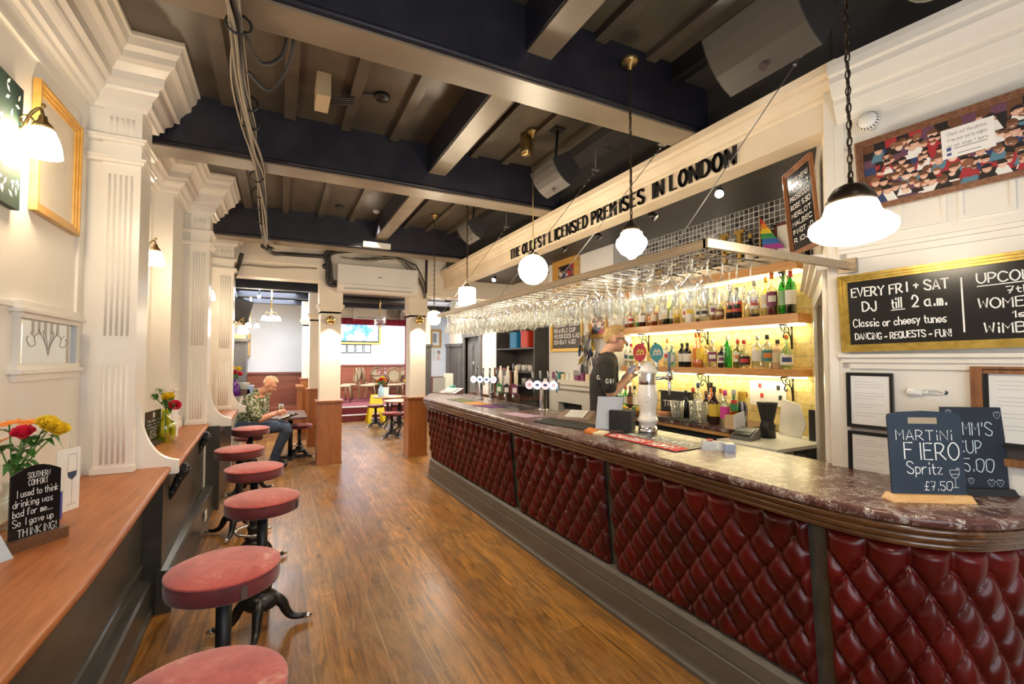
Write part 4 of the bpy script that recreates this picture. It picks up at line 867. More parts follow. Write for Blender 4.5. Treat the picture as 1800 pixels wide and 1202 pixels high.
P = [PY(462, 432, 6.6), PY(480, 445, 7.0), PY(500, 446, 7.6), PY(540, 449, 7.68), PY(575, 451, 7.68)]; MB().tube(catmull(P, 5), .03, 8).build('pipe', CABLE2, pp)
for k in range(4):
    P = [PY(600 + 20 * k, 452 + 2 * k, 7.66), PY(650 + 12 * k, 458 - 3 * k, 7.6), PY(690 + 12 * k, 452 + 4 * k, 7.62), PY(715 + 6 * k, 470, 7.66), PY(738 + 3 * k, 500, 7.68), PY(745 + k, 525, 7.68)]
    MB().tube(catmull(P, 4), .012, 6).build('cable', CABLE2 if k % 2 else CABLE, pp)
MB().cyl(PY(750, 455, 7.66), PY(749, 515, 7.66), .02, n=8).build('pipe', CABLE2, pp)
P = [PY(402, 452, 7.6), PY(415, 465, 7.7), PY(440, 466, 7.72), PY(480, 470, 7.72), PY(520, 470, 7.72), PY(557, 472, 7.72)]; MB().tube(catmull(P, 4), .012, 6).build('cable', CABLE, pp)
MB().tube(catmull([PY(425, 446, 7.5), PY(420, 465, 7.6), PY(411, 488, 7.7), PY(408, 500, 7.7)], 4), .03, 7).build('cable', CABLE2, pp)
q = PY(571, 469, 7.72); dc = thing('security_camera', 'black dome security camera above the middle column', 'camera', q)
MB().lathe([(0, -.05), (.05, -.05), (.055, 0), (0, 0)], (q.x, 7.74, q.z), 18, axis='Y').build('base', WHT, dc); MB().ball((q.x, 7.68, q.z), .045, 14, 10).build('dome', BLK, dc)
for px, lab in ((581, 'brass sconce with flared bowl on the middle column'), (737, 'brass sconce with flared bowl on the far bar column')):
    q = PY(px, 563, 7.70); t = thing('wall_sconce', lab, 'lamp', q); m = MB(); m.lathe([(.02, -.06), (.05, -.05), (.065, -.02), (.07, .0), (.05, .05), (.03, .07), (0, .075)], (q.x, 7.67, q.z), 14); m.build('bowl', BRASS2, t); MB().lathe([(0, .03), (.04, .03), (.05, 0)], (q.x, 7.74, q.z + .02), 14, axis='Y').build('back_plate', BRASS2, t)
    spot('sconce_light', (q.x, 7.62, q.z - .02), (q.x, 7.45, 0), 70, (1, .86, .68), 110, .8, .04)
# ================================================================== BACK BAR: SHELVES AND BOTTLES
SHX0, SHX1 = 3.72, 3.90
SH = {'low': (1.500, 1.562), 'mid': (1.940, 2.018), 'top': (2.380, 2.453)}
for nm, lab in (('low', 'lowest oak bottle shelf of the three'), ('mid', 'middle oak bottle shelf of the three'), ('top', 'topmost oak bottle shelf of the three')):
    z0, z1 = SH[nm]; sh = thing('bottle_shelf', lab, 'shelf', (3.8, 3.3, z0), group=None)
    MB().box(SHX0, 2.26, z0, SHX1, 4.40, z1).build('board', OAK, sh)
    MB().box(SHX1 - .06, 2.28, z0 - .016, SHX1 - .035, 4.38, z0 - .002).build('led_strip', LED, sh)
    for y in (2.42, 3.28, 4.12):
        m = MB(); x = SHX1
        m.cyl((x - .008, y, z0 - .002), (x - .008, y, z0 - .21), .008, n=6); m.cyl((x, y, z0 - .008), (SHX0 + .01, y, z0 - .008), .007, n=6)
        m.tube(catmull([Vector(v) for v in [(x - .01, y, z0 - .19), (x - .03, y, z0 - .10), (x - .085, y, z0 - .065), (x - .12, y, z0 - .10), (x - .10, y, z0 - .125), (x - .08, y, z0 - .105)]], 5), .006, 6)
        m.tube(catmull([Vector(v) for v in [(x - .045, y, z0 - .08), (x - .05, y, z0 - .035), (x - .085, y, z0 - .02), (x - .105, y, z0 - .042), (x - .085, y, z0 - .055)]], 5), .005, 6); m.tube(catmull([Vector(v) for v in [(x - .10, y, z0 - .07), (x - .14, y, z0 - .05), (x - .16, y, z0 - .015)]], 5), .005, 6)
        m.build('scroll_bracket', IRON, sh)
    area('shelf_led_' + nm, (SHX1 - .055, 3.32, z0 - .02), (0, radians(20), 0), .02, 2.1, 2.6, (1, .90, .48))
GT = {'clear': ((.80, .83, .78), .3), 'green': ((.10, .62, .14), .2), 'pale_green': ((.62, .84, .62), .2), 'olive': ((.42, .42, .10), .2), 'amber': ((.78, .40, .10), .2), 'gold': ((.92, .66, .18), .2), 'peach': ((.95, .62, .38), .2), 'straw': ((.93, .88, .60), .2), 'teal': ((.45, .78, .80), .2), 'red': ((.45, .05, .06), .2)}
def GLM(k):
    if k in GT: return make_glass(k + '_bottle_glass', *GT[k])
    return {'black': mat('black_bottle_glass', (.012, .012, .018), .08), 'brown': mat('dark_brown_bottle_glass', (.045, .014, .010), .08), 'white': mat('white_bottle', (.82, .81, .78), .25), 'stone': mat('stoneware_bottle', (.66, .44, .26), .6), 'pinkish': mat('pink_liquid', (.75, .25, .3), .2)}[k]
PC = {'w': (.85, .83, .78), 'k': (.02, .02, .022), 'r': (.62, .05, .04), 'o': (.80, .26, .05), 'y': (.85, .58, .06), 'g': (.04, .22, .07), 'b': (.05, .09, .25), 'p': (.22, .04, .13), 'm': (.75, .06, .38), 't': (.05, .24, .24), 'c': (.78, .66, .44), 'n': (.25, .11, .05), 's': (.6, .6, .62), 'gd': (.60, .42, .12)}
def PM(k): return mat('print_' + k, PC[k], .5)
LIQ = {'amber': (.45, .16, .02), 'gold': (.75, .42, .05), 'red': (.25, .01, .02), 'dark': (.03, .008, .008), 'clear': None, 'straw': (.85, .72, .35), 'peach': (.85, .45, .2)}
def bottle(x, y, z, label, h=.30, r=.037, glass='clear', cap='k', lab='w', style='std', liq=None, lv=.5, lab2=None, lz=(.22, .55), cat='bottle', group=None, facing=None, pour=False):
    h *= 1.07; r *= 1.12; t = thing('bottle', label, cat, (x, y, z), group=group); c = (x, y, z)
    sh = {'std': .62, 'short': .66, 'round': .55, 'tall': .70, 'wine': .60, 'cone': .30, 'square': .64}[style]; nr = .013
    if style == 'round': pr = [(0, 0), (r * .7, 0), (r * .95, h * .06), (r, h * .25), (r * .97, h * .42), (r * .75, h * .55), (nr * 1.2, h * .66), (nr, h * .70), (nr, h * .90)]
    elif style == 'cone': pr = [(0, 0), (r, .004), (r, h * .12), (r * .85, h * .35), (nr * 1.3, h * .62), (nr, h * .75), (nr, h * .90)]
    else: pr = [(0, 0), (r * .92, 0), (r, .006), (r, h * sh * .93), (r * .93, h * sh), (r * .6, h * (sh + .07)), (nr * 1.15, h * (sh + .13)), (nr, h * (sh + .16)), (nr, h * .90)]
    n = 4 if style == 'square' else 18
    m = MB(); 
    if style == 'square': m.M = Matrix.Translation(c) @ Matrix.Rotation(pi / 4 + .5, 4, 'Z'); m.lathe([(a * 1.3 if a > nr * 1.3 else a, b) for a, b in pr], (0, 0, 0), n, smooth=False); m.M = None
    else: m.lathe(pr, c, n)
    m.build('body', GLM(glass), t)
    if liq and LIQ.get(liq):
        q = [(0, .004)] + [(max(0, a - .003), b) for a, b in pr[1:] if 0.002 < b < h * lv] ; q.append((q[-1][0], h * lv)); q.append((0, h * lv))
        MB().lathe(q, c, 14).build('liquid', mat('liquid_' + liq, LIQ[liq], .15), t)
    MB().lathe([(nr + .001, h * .86), (nr + .0035, h * .865), (nr + .0035, h), (0, h)], c, 12).build('cap', PM(cap), t)
    if pour: MB().cyl((x, y, z + h), (x - .012, y, z + h + .05), .005, .003, 8).build('pourer', CHROME, t)
    if lab:
        fa = atan2(-y, -x) if facing is None else facing
        def band(mm, z0, z1, wd, rr):
            k = 8
            for i in range(k):
                a0 = fa - wd + 2 * wd * i / k; a1 = fa - wd + 2 * wd * (i + 1) / k
                mm.poly([(x + rr * cos(a0), y + rr * sin(a0), z + z0), (x + rr * cos(a1), y + rr * sin(a1), z + z0), (x + rr * cos(a1), y + rr * sin(a1), z + z1), (x + rr * cos(a0), y + rr * sin(a0), z + z1)], True)
        rr = r * (1.04 if style != 'square' else 1.06)
        if style == 'round': lz = (.12, .42)
        m = MB(); band(m, h * lz[0], h * lz[1], 1.15, rr); mats = [PM(lab)]
        if lab2:
            m.mi = 1; mid_ = (lz[0] + lz[1]) / 2; hw = (lz[1] - lz[0]) * .22; band(m, h * (mid_ - hw), h * (mid_ + hw), .72, rr + .0008); mats.append(PM(lab2))
        m.build('label', mats, t)
    return t
BX = 3.80
def at_mid(px): return PX(px, 556, BX).y
S2 = [(1393, 'tall green bottle with red cap at the right end of the middle shelf', .335, .040, 'green', 'r', 'w', 'tall', 'dark', .42, None), (1376, 'tall bright green bottle with dark green cap on the middle shelf', .345, .040, 'green', 'g', 'pg', 'tall', None, 0, None),
 (1360, 'dark red liqueur bottle with orange cap on the middle shelf', .345, .040, 'clear', 'o', 'p', 'std', 'red', .5, 'w'), (1345, 'clear bottle with yellow neck foil and white label, middle shelf', .325, .042, 'straw', 'y', 'w', 'std', 'straw', .4, 'c'),
 (1329, 'clear bottle with white label and pale red print on the middle shelf', .305, .041, 'clear', 's', 'w', 'std', 'dark', .1, 'r'), (1315, 'squat pale straw bottle without label on the middle shelf', .23, .042, 'straw', 's', None, 'short', 'straw', .4, None),
 (1298, 'black bottle with bright red label on the middle shelf', .27, .040, 'black', 'k', 'r', 'wine', None, 0, 'k'), (1282, 'dark blue black bottle with orange label on the middle shelf', .28, .037, 'black', 'k', 'o', 'wine', None, 0, 'k'),
 (1267, 'brandy bottle with pourer and brown label on the middle shelf', .22, .042, 'clear', 's', 'n', 'round', 'amber', .3, 'c'), (1253, 'brandy bottle with purple cap and ornate label on the middle shelf', .26, .038, 'clear', 'p', 'w', 'std', 'amber', .3, 'p'),
 (1241, 'squat bottle with white label and black edge, middle shelf', .215, .040, 'clear', 's', 'w', 'square', None, 0, 'k'), (1227, 'bottle with round black print on white label, middle shelf', .225, .038, 'clear', 'k', 'w', 'short', 'dark', .15, 'k'),
 (1214, 'opaque white bottle with black cap on the middle shelf', .275, .040, 'white', 'k', 'w', 'std', None, 0, 'y'), (1204, 'clear bottle with small red dot label on the middle shelf', .26, .040, 'clear', 'w', 'w', 'std', None, 0, 'r'),
 (1191, 'bottle with plain orange yellow label on the middle shelf', .30, .036, 'clear', 'o', 'y', 'std', 'gold', .4, None), (1181, 'bright green topped bottle with white label, middle shelf', .275, .036, 'green', 'w', 'w', 'std', 'dark', .2, None),
 (1172, 'olive bottle with cream label on the middle shelf', .275, .036, 'olive', 'b', 'c', 'std', 'dark', .4, None), (1162, 'amber whisky bottle with tall white label, middle shelf', .27, .036, 'clear', 'k', 'w', 'tall', 'amber', .5, None),
 (1152, 'amber whisky bottle with black cap beside the cream label one', .215, .038, 'amber', 'k', 'c', 'short', 'amber', .5, None), (1142, 'squat amber whisky with peach label on the middle shelf', .20, .042, 'amber', 'gd', 'c', 'square', 'amber', .6, 'o'),
 (1131, 'dark whiskey bottle with red neck seal on the middle shelf', .23, .036, 'brown', 'r', 'w', 'std', None, 0, None), (1121, 'green whiskey bottle with cream label near the left of the middle shelf', .25, .037, 'green', 'k', 'c', 'std', None, 0, None),
 (1111, 'whisky with slanted white label near the left of the middle shelf', .23, .036, 'amber', 'n', 'w', 'std', 'amber', .5, 'r'), (1101, 'amber rum bottle third from the left end of the middle shelf', .22, .036, 'amber', 'gd', 'w', 'std', 'amber', .45, None),
 (1094, 'amber bottle nearest the left end of the middle shelf', .19, .034, 'amber', 'n', 'w', 'short', 'amber', .5, None)]
PC['pg'] = (.35, .62, .35)
for i, (px, lab, h, r, gl, cap, lb, sty, lq, lv, l2) in enumerate(S2):
    bottle(BX + (.018 if i % 2 else -.018), at_mid(px), SH['mid'][1], lab, h, min(r, .038), gl, cap, lb, sty, lq, lv, l2, group='bottles on the middle shelf', pour=('pourer' in lab))
def at_low(px): return PX(px, 650, BX).y
S3 = [(1386, 'round pale green gin bottle with blue and white round label, lowest shelf', .27, .050, 'pale_green', 'o', 'w', 'round', None, 0, 'b'), (1365, 'tan stoneware bottle with black cap on the lowest shelf', .235, .046, 'stone', 'k', 'c', 'short', None, 0, None),
 (1352, 'clear gin bottle with teal label and dark cap, lowest shelf', .275, .040, 'clear', 'k', 't', 'short', None, 0, 'o'), (1330, 'clear tall necked gin with white label, lowest shelf', .275, .045, 'clear', 's', 'w', 'short', None, 0, None),
 (1311, 'clear round bottle with round black label, lowest shelf', .24, .048, 'clear', 'r', 'k', 'round', None, 0, 'r'), (1295, 'bottle with white and orange label and red pourer, lowest shelf', .25, .037, 'olive', 'r', 'w', 'std', 'straw', .5, 'o'),
 (1282, 'vivid green gin bottle on the lowest shelf', .28, .034, 'green', 'w', None, 'tall', None, 0, None), (1267, 'small black bottle with mauve label on the lowest shelf', .20, .036, 'black', 'gd', 'w', 'short', None, 0, 'p'),
 (1255, 'clear bottle with dark base label behind the small black one', .255, .038, 'clear', 'w', 'p', 'std', None, 0, 'w'), (1240, 'straw coloured bottle with yellow label on the lowest shelf', .21, .038, 'straw', 'gd', 'y', 'short', 'straw', .4, None),
 (1233, 'tall slim peach bottle, right one of a pair on the lowest shelf', .33, .033, 'peach', 'o', 'y', 'cone', 'peach', .3, None), (1222, 'tall slim peach bottle, left one of a pair on the lowest shelf', .33, .033, 'peach', 'o', 'o', 'cone', 'peach', .3, None),
 (1211, 'black gin bottle with white diamond label, right of the twin', .235, .036, 'black', 'k', 'w', 'short', None, 0, None), (1197, 'black gin bottle with white diamond label, left of the twin', .235, .036, 'black', 'k', 'w', 'short', None, 0, None),
 (1184, 'pale teal gin bottle on the lowest shelf', .22, .038, 'teal', 's', 'w', 'short', None, 0, None), (1171, 'clear bottle with orange cap on the lowest shelf', .285, .040, 'clear', 'o', 'w', 'std', None, 0, 'r'),
 (1155, 'clear gin with black round cap behind the teal tap badge', .25, .042, 'clear', 'k', 'w', 'round', None, 0, None), (1128, 'clear bottle with pink cap behind the red tap badge', .26, .04, 'clear', 'm', 'w', 'std', None, 0, None),
 (1112, 'clear bottle with red cap behind the barman hands', .25, .038, 'clear', 'r', 'w', 'std', None, 0, 'g'), (1100, 'clear bottle with black cap beside the barman face', .27, .038, 'clear', 'k', 'w', 'std', None, 0, 'b')]
for i, (px, lab, h, r, gl, cap, lb, sty, lq, lv, l2) in enumerate(S3):
    bottle(BX + (.02 if i % 2 else -.02), at_low(px), SH['low'][1], lab, h, min(r, .045), gl, cap, lb, sty, lq, lv, l2, group='bottles on the lowest shelf', pour=('pourer' in lab))
# top shelf: gilt letters, champagne, pride flag, picture, corks, glasses
def at_top(px): return PX(px, 465, BX).y
zt = SH['top'][1]
def gilt_letter(ch, y, h, lab):
    m = MB(); u = h / 7; m.M = basis((BX - .02, y, zt), (0, -1, 0), (0, 0, 1))
    for st in {'H': ['02 09', '52 59', '06 56'], 'T': ['32 39', '09 69']}[ch]:
        q = [Vector((int(a[0]) * u * .62, (int(a[1]) - 2) * u, 0)) for a in st.split()]; a, b = q; d = (b - a).normalized(); n = Vector((-d.y, d.x, 0)) * u * .38
        m.hexa([a - n, b - n, b + n, a + n], [v + Vector((0, 0, .03)) for v in (a - n, b - n, b + n, a + n)])
        for p in (a, b):
            if abs(d.y) > .5: m.box(p.x - u * .95, p.y - u * .3, 0, p.x + u * .95, p.y + u * .3, .029)
    m.M = None; o = m.build('gilt_letter', GOLD); tag(o, lab, 'letter'); return o
gilt_letter('H', at_top(1279), .36, 'large gilt letter H standing on the top shelf')
gilt_letter('T', at_top(1157), .16, 'small gilt letter T at the left of the top shelf')
for px, lab in ((1320, 'champagne bottle with gold foil and round white label, top shelf'), (1352, 'champagne bottle with pink label behind the rainbow flag, top shelf')):
    bottle(BX, at_top(px), zt, lab, .31, .042, 'black', 'gd', 'w', 'wine', None, 0, 'c' if px < 1340 else 'm', group='champagne on the top shelf')
fl = thing('rainbow_flag', 'small rainbow striped flag on the top shelf', 'flag', (BX - .05, at_top(1350), zt)); yf = at_top(1350)
m = MB(); cols = ['r', 'o', 'y', 'g', 'b', 'p']
for k in range(6):
    m.mi = k; t0, t1 = k / 6, (k + 1) / 6
    m.poly([(BX - .06 + .01 * sin(9 * t0), yf + .02 - .02 * t0, zt + .42 - .28 * t0), (BX - .06 + .01 * sin(9 * t1), yf + .03 - .02 * t1, zt + .42 - .28 * t1), (BX - .05, yf + .03 - .20 * t1 - .01, zt + .42 - .30 * t1), (BX - .05, yf + .02 - .20 * t0, zt + .42 - .30 * t0)])
m.build('cloth', [mat('flag_' + c, q, .8) for c, q in (('red', (.75, .05, .05)), ('orange', (.85, .30, .03)), ('yellow', (.85, .65, .05)), ('green', (.05, .35, .12)), ('blue', (.04, .16, .55)), ('violet', (.40, .06, .35)))], fl)
MB().cyl((BX - .055, yf + .035, zt), (BX - .06, yf + .025, zt + .43), .004, n=8).build('stick', PINE, fl)
pf = thing('picture_frame', 'dark red framed print leaning on the top shelf', 'picture', (BX, at_top(1382), zt)); ya, yb = at_top(1366), at_top(1400)
m = MB(); 
for a in ((yb, yb + .018, 0, .34), (ya - .018, ya, 0, .34), (yb, ya, 0, .018), (yb, ya, .322, .34)): m.box(BX - .03, a[0], zt + a[2], BX - .01, a[1], zt + a[3])
m.build('frame', mat('dark_red_frame', (.14, .02, .02), .4), pf); MB().box(BX - .02, yb + .01, zt + .01, BX - .012, ya - .01, zt + .33).build('print', PAPER, pf)
cj = thing('cork_jar', 'tall clear jar heaped with corks on the top shelf', 'jar', (BX, at_top(1235), zt)); yc = at_top(1235)
MB().lathe([(0, 0), (.085, 0), (.095, .01), (.10, .20), (.095, .22)], (BX, yc, zt), 20).build('jar', GLASS, cj)
m = MB()
for k in range(46):
    a = random.random() * 6.3; r = .078 * sqrt(random.random()); zz = zt + .02 + .22 * random.random(); d = Vector((random.uniform(-1, 1), random.uniform(-1, 1), random.uniform(-1, 1))).normalized() * .018; p = Vector((BX + r * cos(a), yc + r * sin(a), zz)); m.cyl(p - d, p + d, .011, n=8)
oc = m.build('corks', mat('cork', (.62, .42, .22), .8), cj); oc['kind'] = 'stuff'
for k, px in enumerate((1165, 1176, 1186, 1196, 1208, 1258, 1268)):
    y = at_top(px); tag(MB().lathe([(0, .004), (.03, .004), (.033, 0), (.038, .10), (.036, .10), (.031, .008), (0, .008)], (BX + .02 * (k % 2), y, zt), 14).build('tumbler', GLASS), 'clear tumbler standing on the top shelf', 'glass', 'tumblers on the top shelf')
# ------------------------------------------------------------------ back counter with fridges
BCX, BCZ = 3.30, 1.07
bc = thing('back_counter', 'back bar counter with marble top and lit bottle fridges below', 'counter', (3.6, 3.4, 0))
m = MB(); m.box(BCX, 2.58, BCZ - .03, 3.90, 4.35, BCZ); m.build('worktop', MARBLE, bc); MB().box(BCX + .012, 2.59, BCZ - .065, 3.9, 4.35, BCZ - .03).build('timber_edge', OAK, bc)
MB().box(BCX + .05, 2.62, .02, 3.9, 4.35, BCZ - .065).build('cabinet', BLKM, bc)
for k in range(3):
    y0 = 2.66 + .56 * k; d_ = MB().box(BCX + .03, y0, .12, BCX + .052, y0 + .53, .90).build('fridge_door', BLK, bc)
    MB().box(BCX + .026, y0 + .04, .18, BCX + .03, y0 + .49, .82).build('pane', mat('lit_fridge_glass', (.3, .5, .6), .1, emit=(.35, .75, 1.0), es=1.3), d_)
    MB().cyl((BCX + .015, y0 + .02, .3), (BCX + .015, y0 + .02, .8), .008, n=8).build('handle', CHROME, d_)
lc = thing('side_counter', 'white lower side counter with card machine and cables', 'counter', (3.5, 2.35, 0))
MB().box(3.12, 2.06, .985, 3.88, 2.56, 1.01).build('worktop', WHT, lc); MB().box(3.14, 2.08, .80, 3.88, 2.55, .82).build('shelf', WHT, lc); m = MB(); m.box(3.14, 2.52, 0, 3.88, 2.55, .985); m.box(3.80, 2.08, 0, 3.88, 2.55, .985); m.build('carcass', WHT, lc)
for k in range(5): tag(MB().rbox(3.2 + .12 * k, 2.2, .82, 3.29 + .12 * k, 2.32, .82 + .05 + .03 * (k % 3), .008).build('charger_box', BLKM if k % 2 else WHT), ('black' if k % 2 else 'white') + ' charger box on the shelf under the side counter', 'box', 'charger boxes under the side counter')
m = MB(); 
for k in range(5): m.tube(catmull([Vector((3.25 + .13 * k, 2.09, .985)), Vector((3.22 + .13 * k, 2.07, .92)), Vector((3.28 + .12 * k, 2.08, .86)), Vector((3.3 + .1 * k, 2.15, .84))], 5), .004, 6)
tag(m.build('charger_cable', BLK), 'black charger cables hanging below the side counter', 'cable')
cr = thing('card_reader', 'grey card machine on the white side counter', 'card machine', (3.3, 2.42, 1.01)); m = MB(); m.M = basis((3.22, 2.52, 1.01), (.25, -1, 0), (1, .25, .0)); m.hexa([(0, 0, 0), (.17, 0, 0), (.17, .17, 0), (0, .17, 0)], [(.005, .01, .03), (.165, .01, .03), (.165, .17, .085), (.005, .17, .085)]); m.build('casing', mat('grey_plastic', (.10, .10, .105), .4), cr)
m = MB(); m.M = basis((3.22, 2.52, 1.01), (.25, -1, 0), (1, .25, .33)); m.box(.02, .09, .03, .15, .15, .036); m.build('screen', mat('lcd', (.35, .38, .36), .2), cr); m = MB(); m.M = basis((3.22, 2.52, 1.01), (.25, -1, 0), (1, .25, .33)); m.box(.02, .03, .03, .15, .08, .036); m.build('keypad', BLK, cr)
bl = thing('blender', 'black blender jug on the side counter', 'blender', (3.55, 2.42, 1.01)); MB().lathe([(0, 0), (.06, 0), (.055, .10), (.045, .13)], (3.55, 2.42, 1.01), 18).build('base', BLK, bl); MB().lathe([(.045, .13), (.05, .15), (.075, .27), (.078, .285), (0, .285)], (3.55, 2.42, 1.01), 18).build('jug', BLKM, bl)
m = MB(); m.M = basis((3.80, 2.48, 1.01), (-.25, -1, 0), (.12, 0, 1)); m.hexa([(0, 0, 0), (.22, 0, 0), (.26, .12, 0), (.18, .27, 0), (0, .30, 0)], [(0, 0, .012), (.22, 0, .012), (.26, .12, .012), (.18, .27, .012), (0, .30, .012)]); tag(m.build('paper_sheaf', PAPER), 'curled white paper sheaf beside the blender', 'paper')
tag(MB().rbox(3.70, 2.13, 1.01, 3.76, 2.19, 1.25, .02).build('phone_handset', BLK), 'upright black handset at the right end of the side counter', 'phone')
q0 = PX(1318, 668, 3.89); q1 = PX(1383, 716, 3.89); wp = thing('notice_sheet', 'white notice with small pictures taped to the stone wall', 'notice', (3.89, q0.y, q1.z)); MB().box(3.886, q1.y, q1.z, 3.892, q0.y, q0.z).build('paper', PAPER, wp)
m = MB()
for k, (fy, fz) in enumerate(((.3, .2), (.8, .25), (.35, .6), (.85, .65))): y = q0.y + (q1.y - q0.y) * fy; z = q0.z + (q1.z - q0.z) * fz; m.mi = k % 2; m.box(3.884, y - .015, z - .02, 3.886, y + .015, z + .02)
m.build('print', [PM('r'), PM('k')], wp)
def at_bc(px): return PX(px, 735, BCX + .18).y
BC = [(1256, 'amber coffee liqueur with yellow arched label on the back counter', .31, .041, 'brown', 'k', 'y', 'std', None, 0, None, .14), (1275, 'clear bottle with magenta cap and pink label on the back counter', .285, .038, 'clear', 'm', 'm', 'std', None, 0, None, .14), (1291, 'clear dark filled bottle with navy cap on the back counter', .29, .040, 'clear', 'b', None, 'round', 'dark', .42, None, .22),
 (1300, 'slim green bottle with yellow label on the back counter', .29, .030, 'green', 's', 'y', 'std', None, 0, None, .16), (1206, 'slim black bottle on the back counter behind the mixing glasses', .25, .034, 'black', 'k', None, 'wine', None, 0, None, .25), (1228, 'clear bottle with blue cap behind the mixing glass', .32, .036, 'clear', 'b', 'w', 'std', None, 0, None, .36),
 (1219, 'red capped bottle behind the mixing glasses', .27, .034, 'clear', 'r', 'w', 'std', None, 0, None, .38), (1268, 'bottle with orange red cap at the back of the back counter', .28, .034, 'clear', 'o', 'w', 'std', None, 0, None, .38), (1251, 'bottle with black stopper behind the amber liqueur', .33, .033, 'amber', 'k', 'w', 'std', None, 0, None, .36), (1242, 'dark brown bottle beside the mixing glass', .26, .033, 'brown', 'n', 'c', 'std', None, 0, None, .26),
 (1092, 'green beer bottle leftmost behind the fruit bowls', .24, .032, 'pale_green', 'k', 'g', 'std', None, 0, None, .3), (1100, 'green beer bottle second behind the fruit bowls', .24, .032, 'green', 'r', 'w', 'std', None, 0, None, .34), (1108, 'dark beer bottle behind the fruit bowls', .25, .032, 'brown', 'n', 'n', 'std', None, 0, None, .3), (1116, 'clear bottle with black cap behind the white font', .25, .034, 'clear', 'k', 'w', 'std', None, 0, None, .34), (1084, 'teal bottle with white cap beside the barman elbow', .22, .036, 'teal', 'w', 'w', 'short', None, 0, None, .25)]
for px, lab, h, r, gl, cap, lb, sty, lq, lv, l2, dx in BC:
    p = PX(px, 735 if px > 1150 else 712, BCX + dx); bottle(BCX + dx, min(max(p.y, 2.66), 4.3), BCZ, lab, h, r, gl, cap, lb, sty, lq, lv, l2)
def lathe_thing(name, label, cat, x, y, z, prof, m_, n=20, group=None):
    return tag(MB().lathe(prof, (x, y, z), n).build(name, m_), label, cat, group)
p = PX(1191, 735, BCX + .10); lathe_thing('mixing_glass', 'large clear plastic tumbler on the back counter mat', 'glass', p.x, p.y, BCZ + .008, [(0, 0), (.05, 0), (.052, .01), (.068, .17), (.066, .17), (.05, .02), (0, .02)], GLASS)
for k in range(2):
    p = PX(1220 + 15 * k, 738, BCX + .09); lathe_thing('mixing_glass', ('tall clear glass beside the plastic tumbler on the back counter', 'tall clear glass left of the amber liqueur on the back counter')[k], 'glass', p.x, p.y, BCZ + .008, [(0, 0), (.034, 0), (.036, .012), (.042, .185), (.040, .185), (.033, .02), (0, .02)], GLASS)
tag(MB().rbox(BCX + .01, 2.95, BCZ, BCX + .25, 3.55, BCZ + .008, .02).build('bar_mat', BLKM), 'black rubber mat under the mixing glasses', 'mat')
p = PX(1317, 738, BCX + .14); t = thing('bitters_jar', 'square jar with green neck and red cap on the back counter', 'jar', (p.x, max(p.y, 2.64), BCZ)); c = (p.x, max(p.y, 2.64), BCZ)
MB().lathe([(0, 0), (.055, 0), (.06, .01), (.058, .11), (.03, .14)], c, 4, False).build('body', GLM('amber'), t); MB().lathe([(.03, .138), (.031, .20), (0, .20)], c, 14).build('neck', PM('g'), t); MB().lathe([(.026, .20), (.026, .228), (0, .23)], c, 14).build('cap', PM('r'), t)
p = PX(1290, 742, BCX + .09); t = thing('napkin_holder', 'pale wooden caddy with white napkins on the back counter', 'caddy', (p.x, p.y, BCZ)); MB().box(p.x - .05, p.y - .04, BCZ, p.x + .05, p.y + .05, BCZ + .11).build('box', mat('pale_wood', (.72, .50, .28), .5), t); MB().hexa([(p.x - .06, p.y - .055, BCZ), (p.x + .03, p.y - .085, BCZ), (p.x + .03, p.y - .075, BCZ), (p.x - .06, p.y - .045, BCZ)], [(p.x - .06, p.y - .055, BCZ + .12), (p.x + .02, p.y - .085, BCZ + .15), (p.x + .02, p.y - .075, BCZ + .15), (p.x - .06, p.y - .045, BCZ + .12)]).build('napkins', PAPER, t)
p = PX(1333, 738, BCX + .24); t = thing('cocktail_shaker', 'steel shaker with yellow top on the back counter', 'shaker', (p.x, max(2.64, p.y), BCZ)); c = (p.x, max(2.64, p.y), BCZ); MB().lathe([(0, 0), (.038, 0), (.045, .17), (.03, .22)], c, 18).build('body', DKCH, t); MB().lathe([(.031, .21), (.034, .28), (.026, .30), (0, .30)], c, 14).build('top', PM('y'), t)
p = PX(1321, 690, BCX + .26); tag(MB().cyl((p.x, max(2.62, p.y - .06), BCZ + .01), (p.x, max(2.62, p.y - .06), BCZ + .24), .004, n=8).ball((p.x, max(2.62, p.y - .06), BCZ + .27), .022, 12, 8, (.5, 1, 1.4)).build('bar_spoon', PM('o')), 'orange long handled spoon standing behind the jar', 'spoon')
for px, py, lab, c_ in ((1093, 710, 'left yellow fruit bowl on the back counter', 'y'), (1118, 710, 'right yellow fruit bowl on the back counter', 'y')):
    p = PX(px, py, BCX + .10); t = thing('fruit_bowl', lab, 'bowl', (p.x, p.y, BCZ)); MB().lathe([(0, .004), (.04, 0), (.075, .045), (.072, .046), (.038, .008), (0, .008)], (p.x, p.y, BCZ), 20).build('bowl', mat('wicker_gold', (.62, .38, .10), .6), t)
    for k in range(4): MB().ball((p.x + .03 * cos(k * 1.6), p.y + .03 * sin(k * 1.6), BCZ + .045), .028, 12, 8).build('fruit', PM('y' if k % 2 else 'g'), t)
p = PX(1182, 722, BCX + .30); t = thing('counter_sign', 'black box sign with white letters on the back counter', 'sign', (p.x, p.y, BCZ)); MB().box(p.x, p.y - .22, BCZ, p.x + .06, p.y + .16, BCZ + .235).build('box', BLK, t); MB().box(p.x - .01, p.y - .24, BCZ + .235, p.x + .07, p.y + .18, BCZ + .25).build('lid', BLK, t); m = MB(); m.M = basis((p.x - .0005, p.y + .12, BCZ + .09), (0, -1, 0), (0, 0, 1)); write(m, 'TRITE', 0, 0, .055, .010, z=.0008); m.build('lettering', CHALK, t)
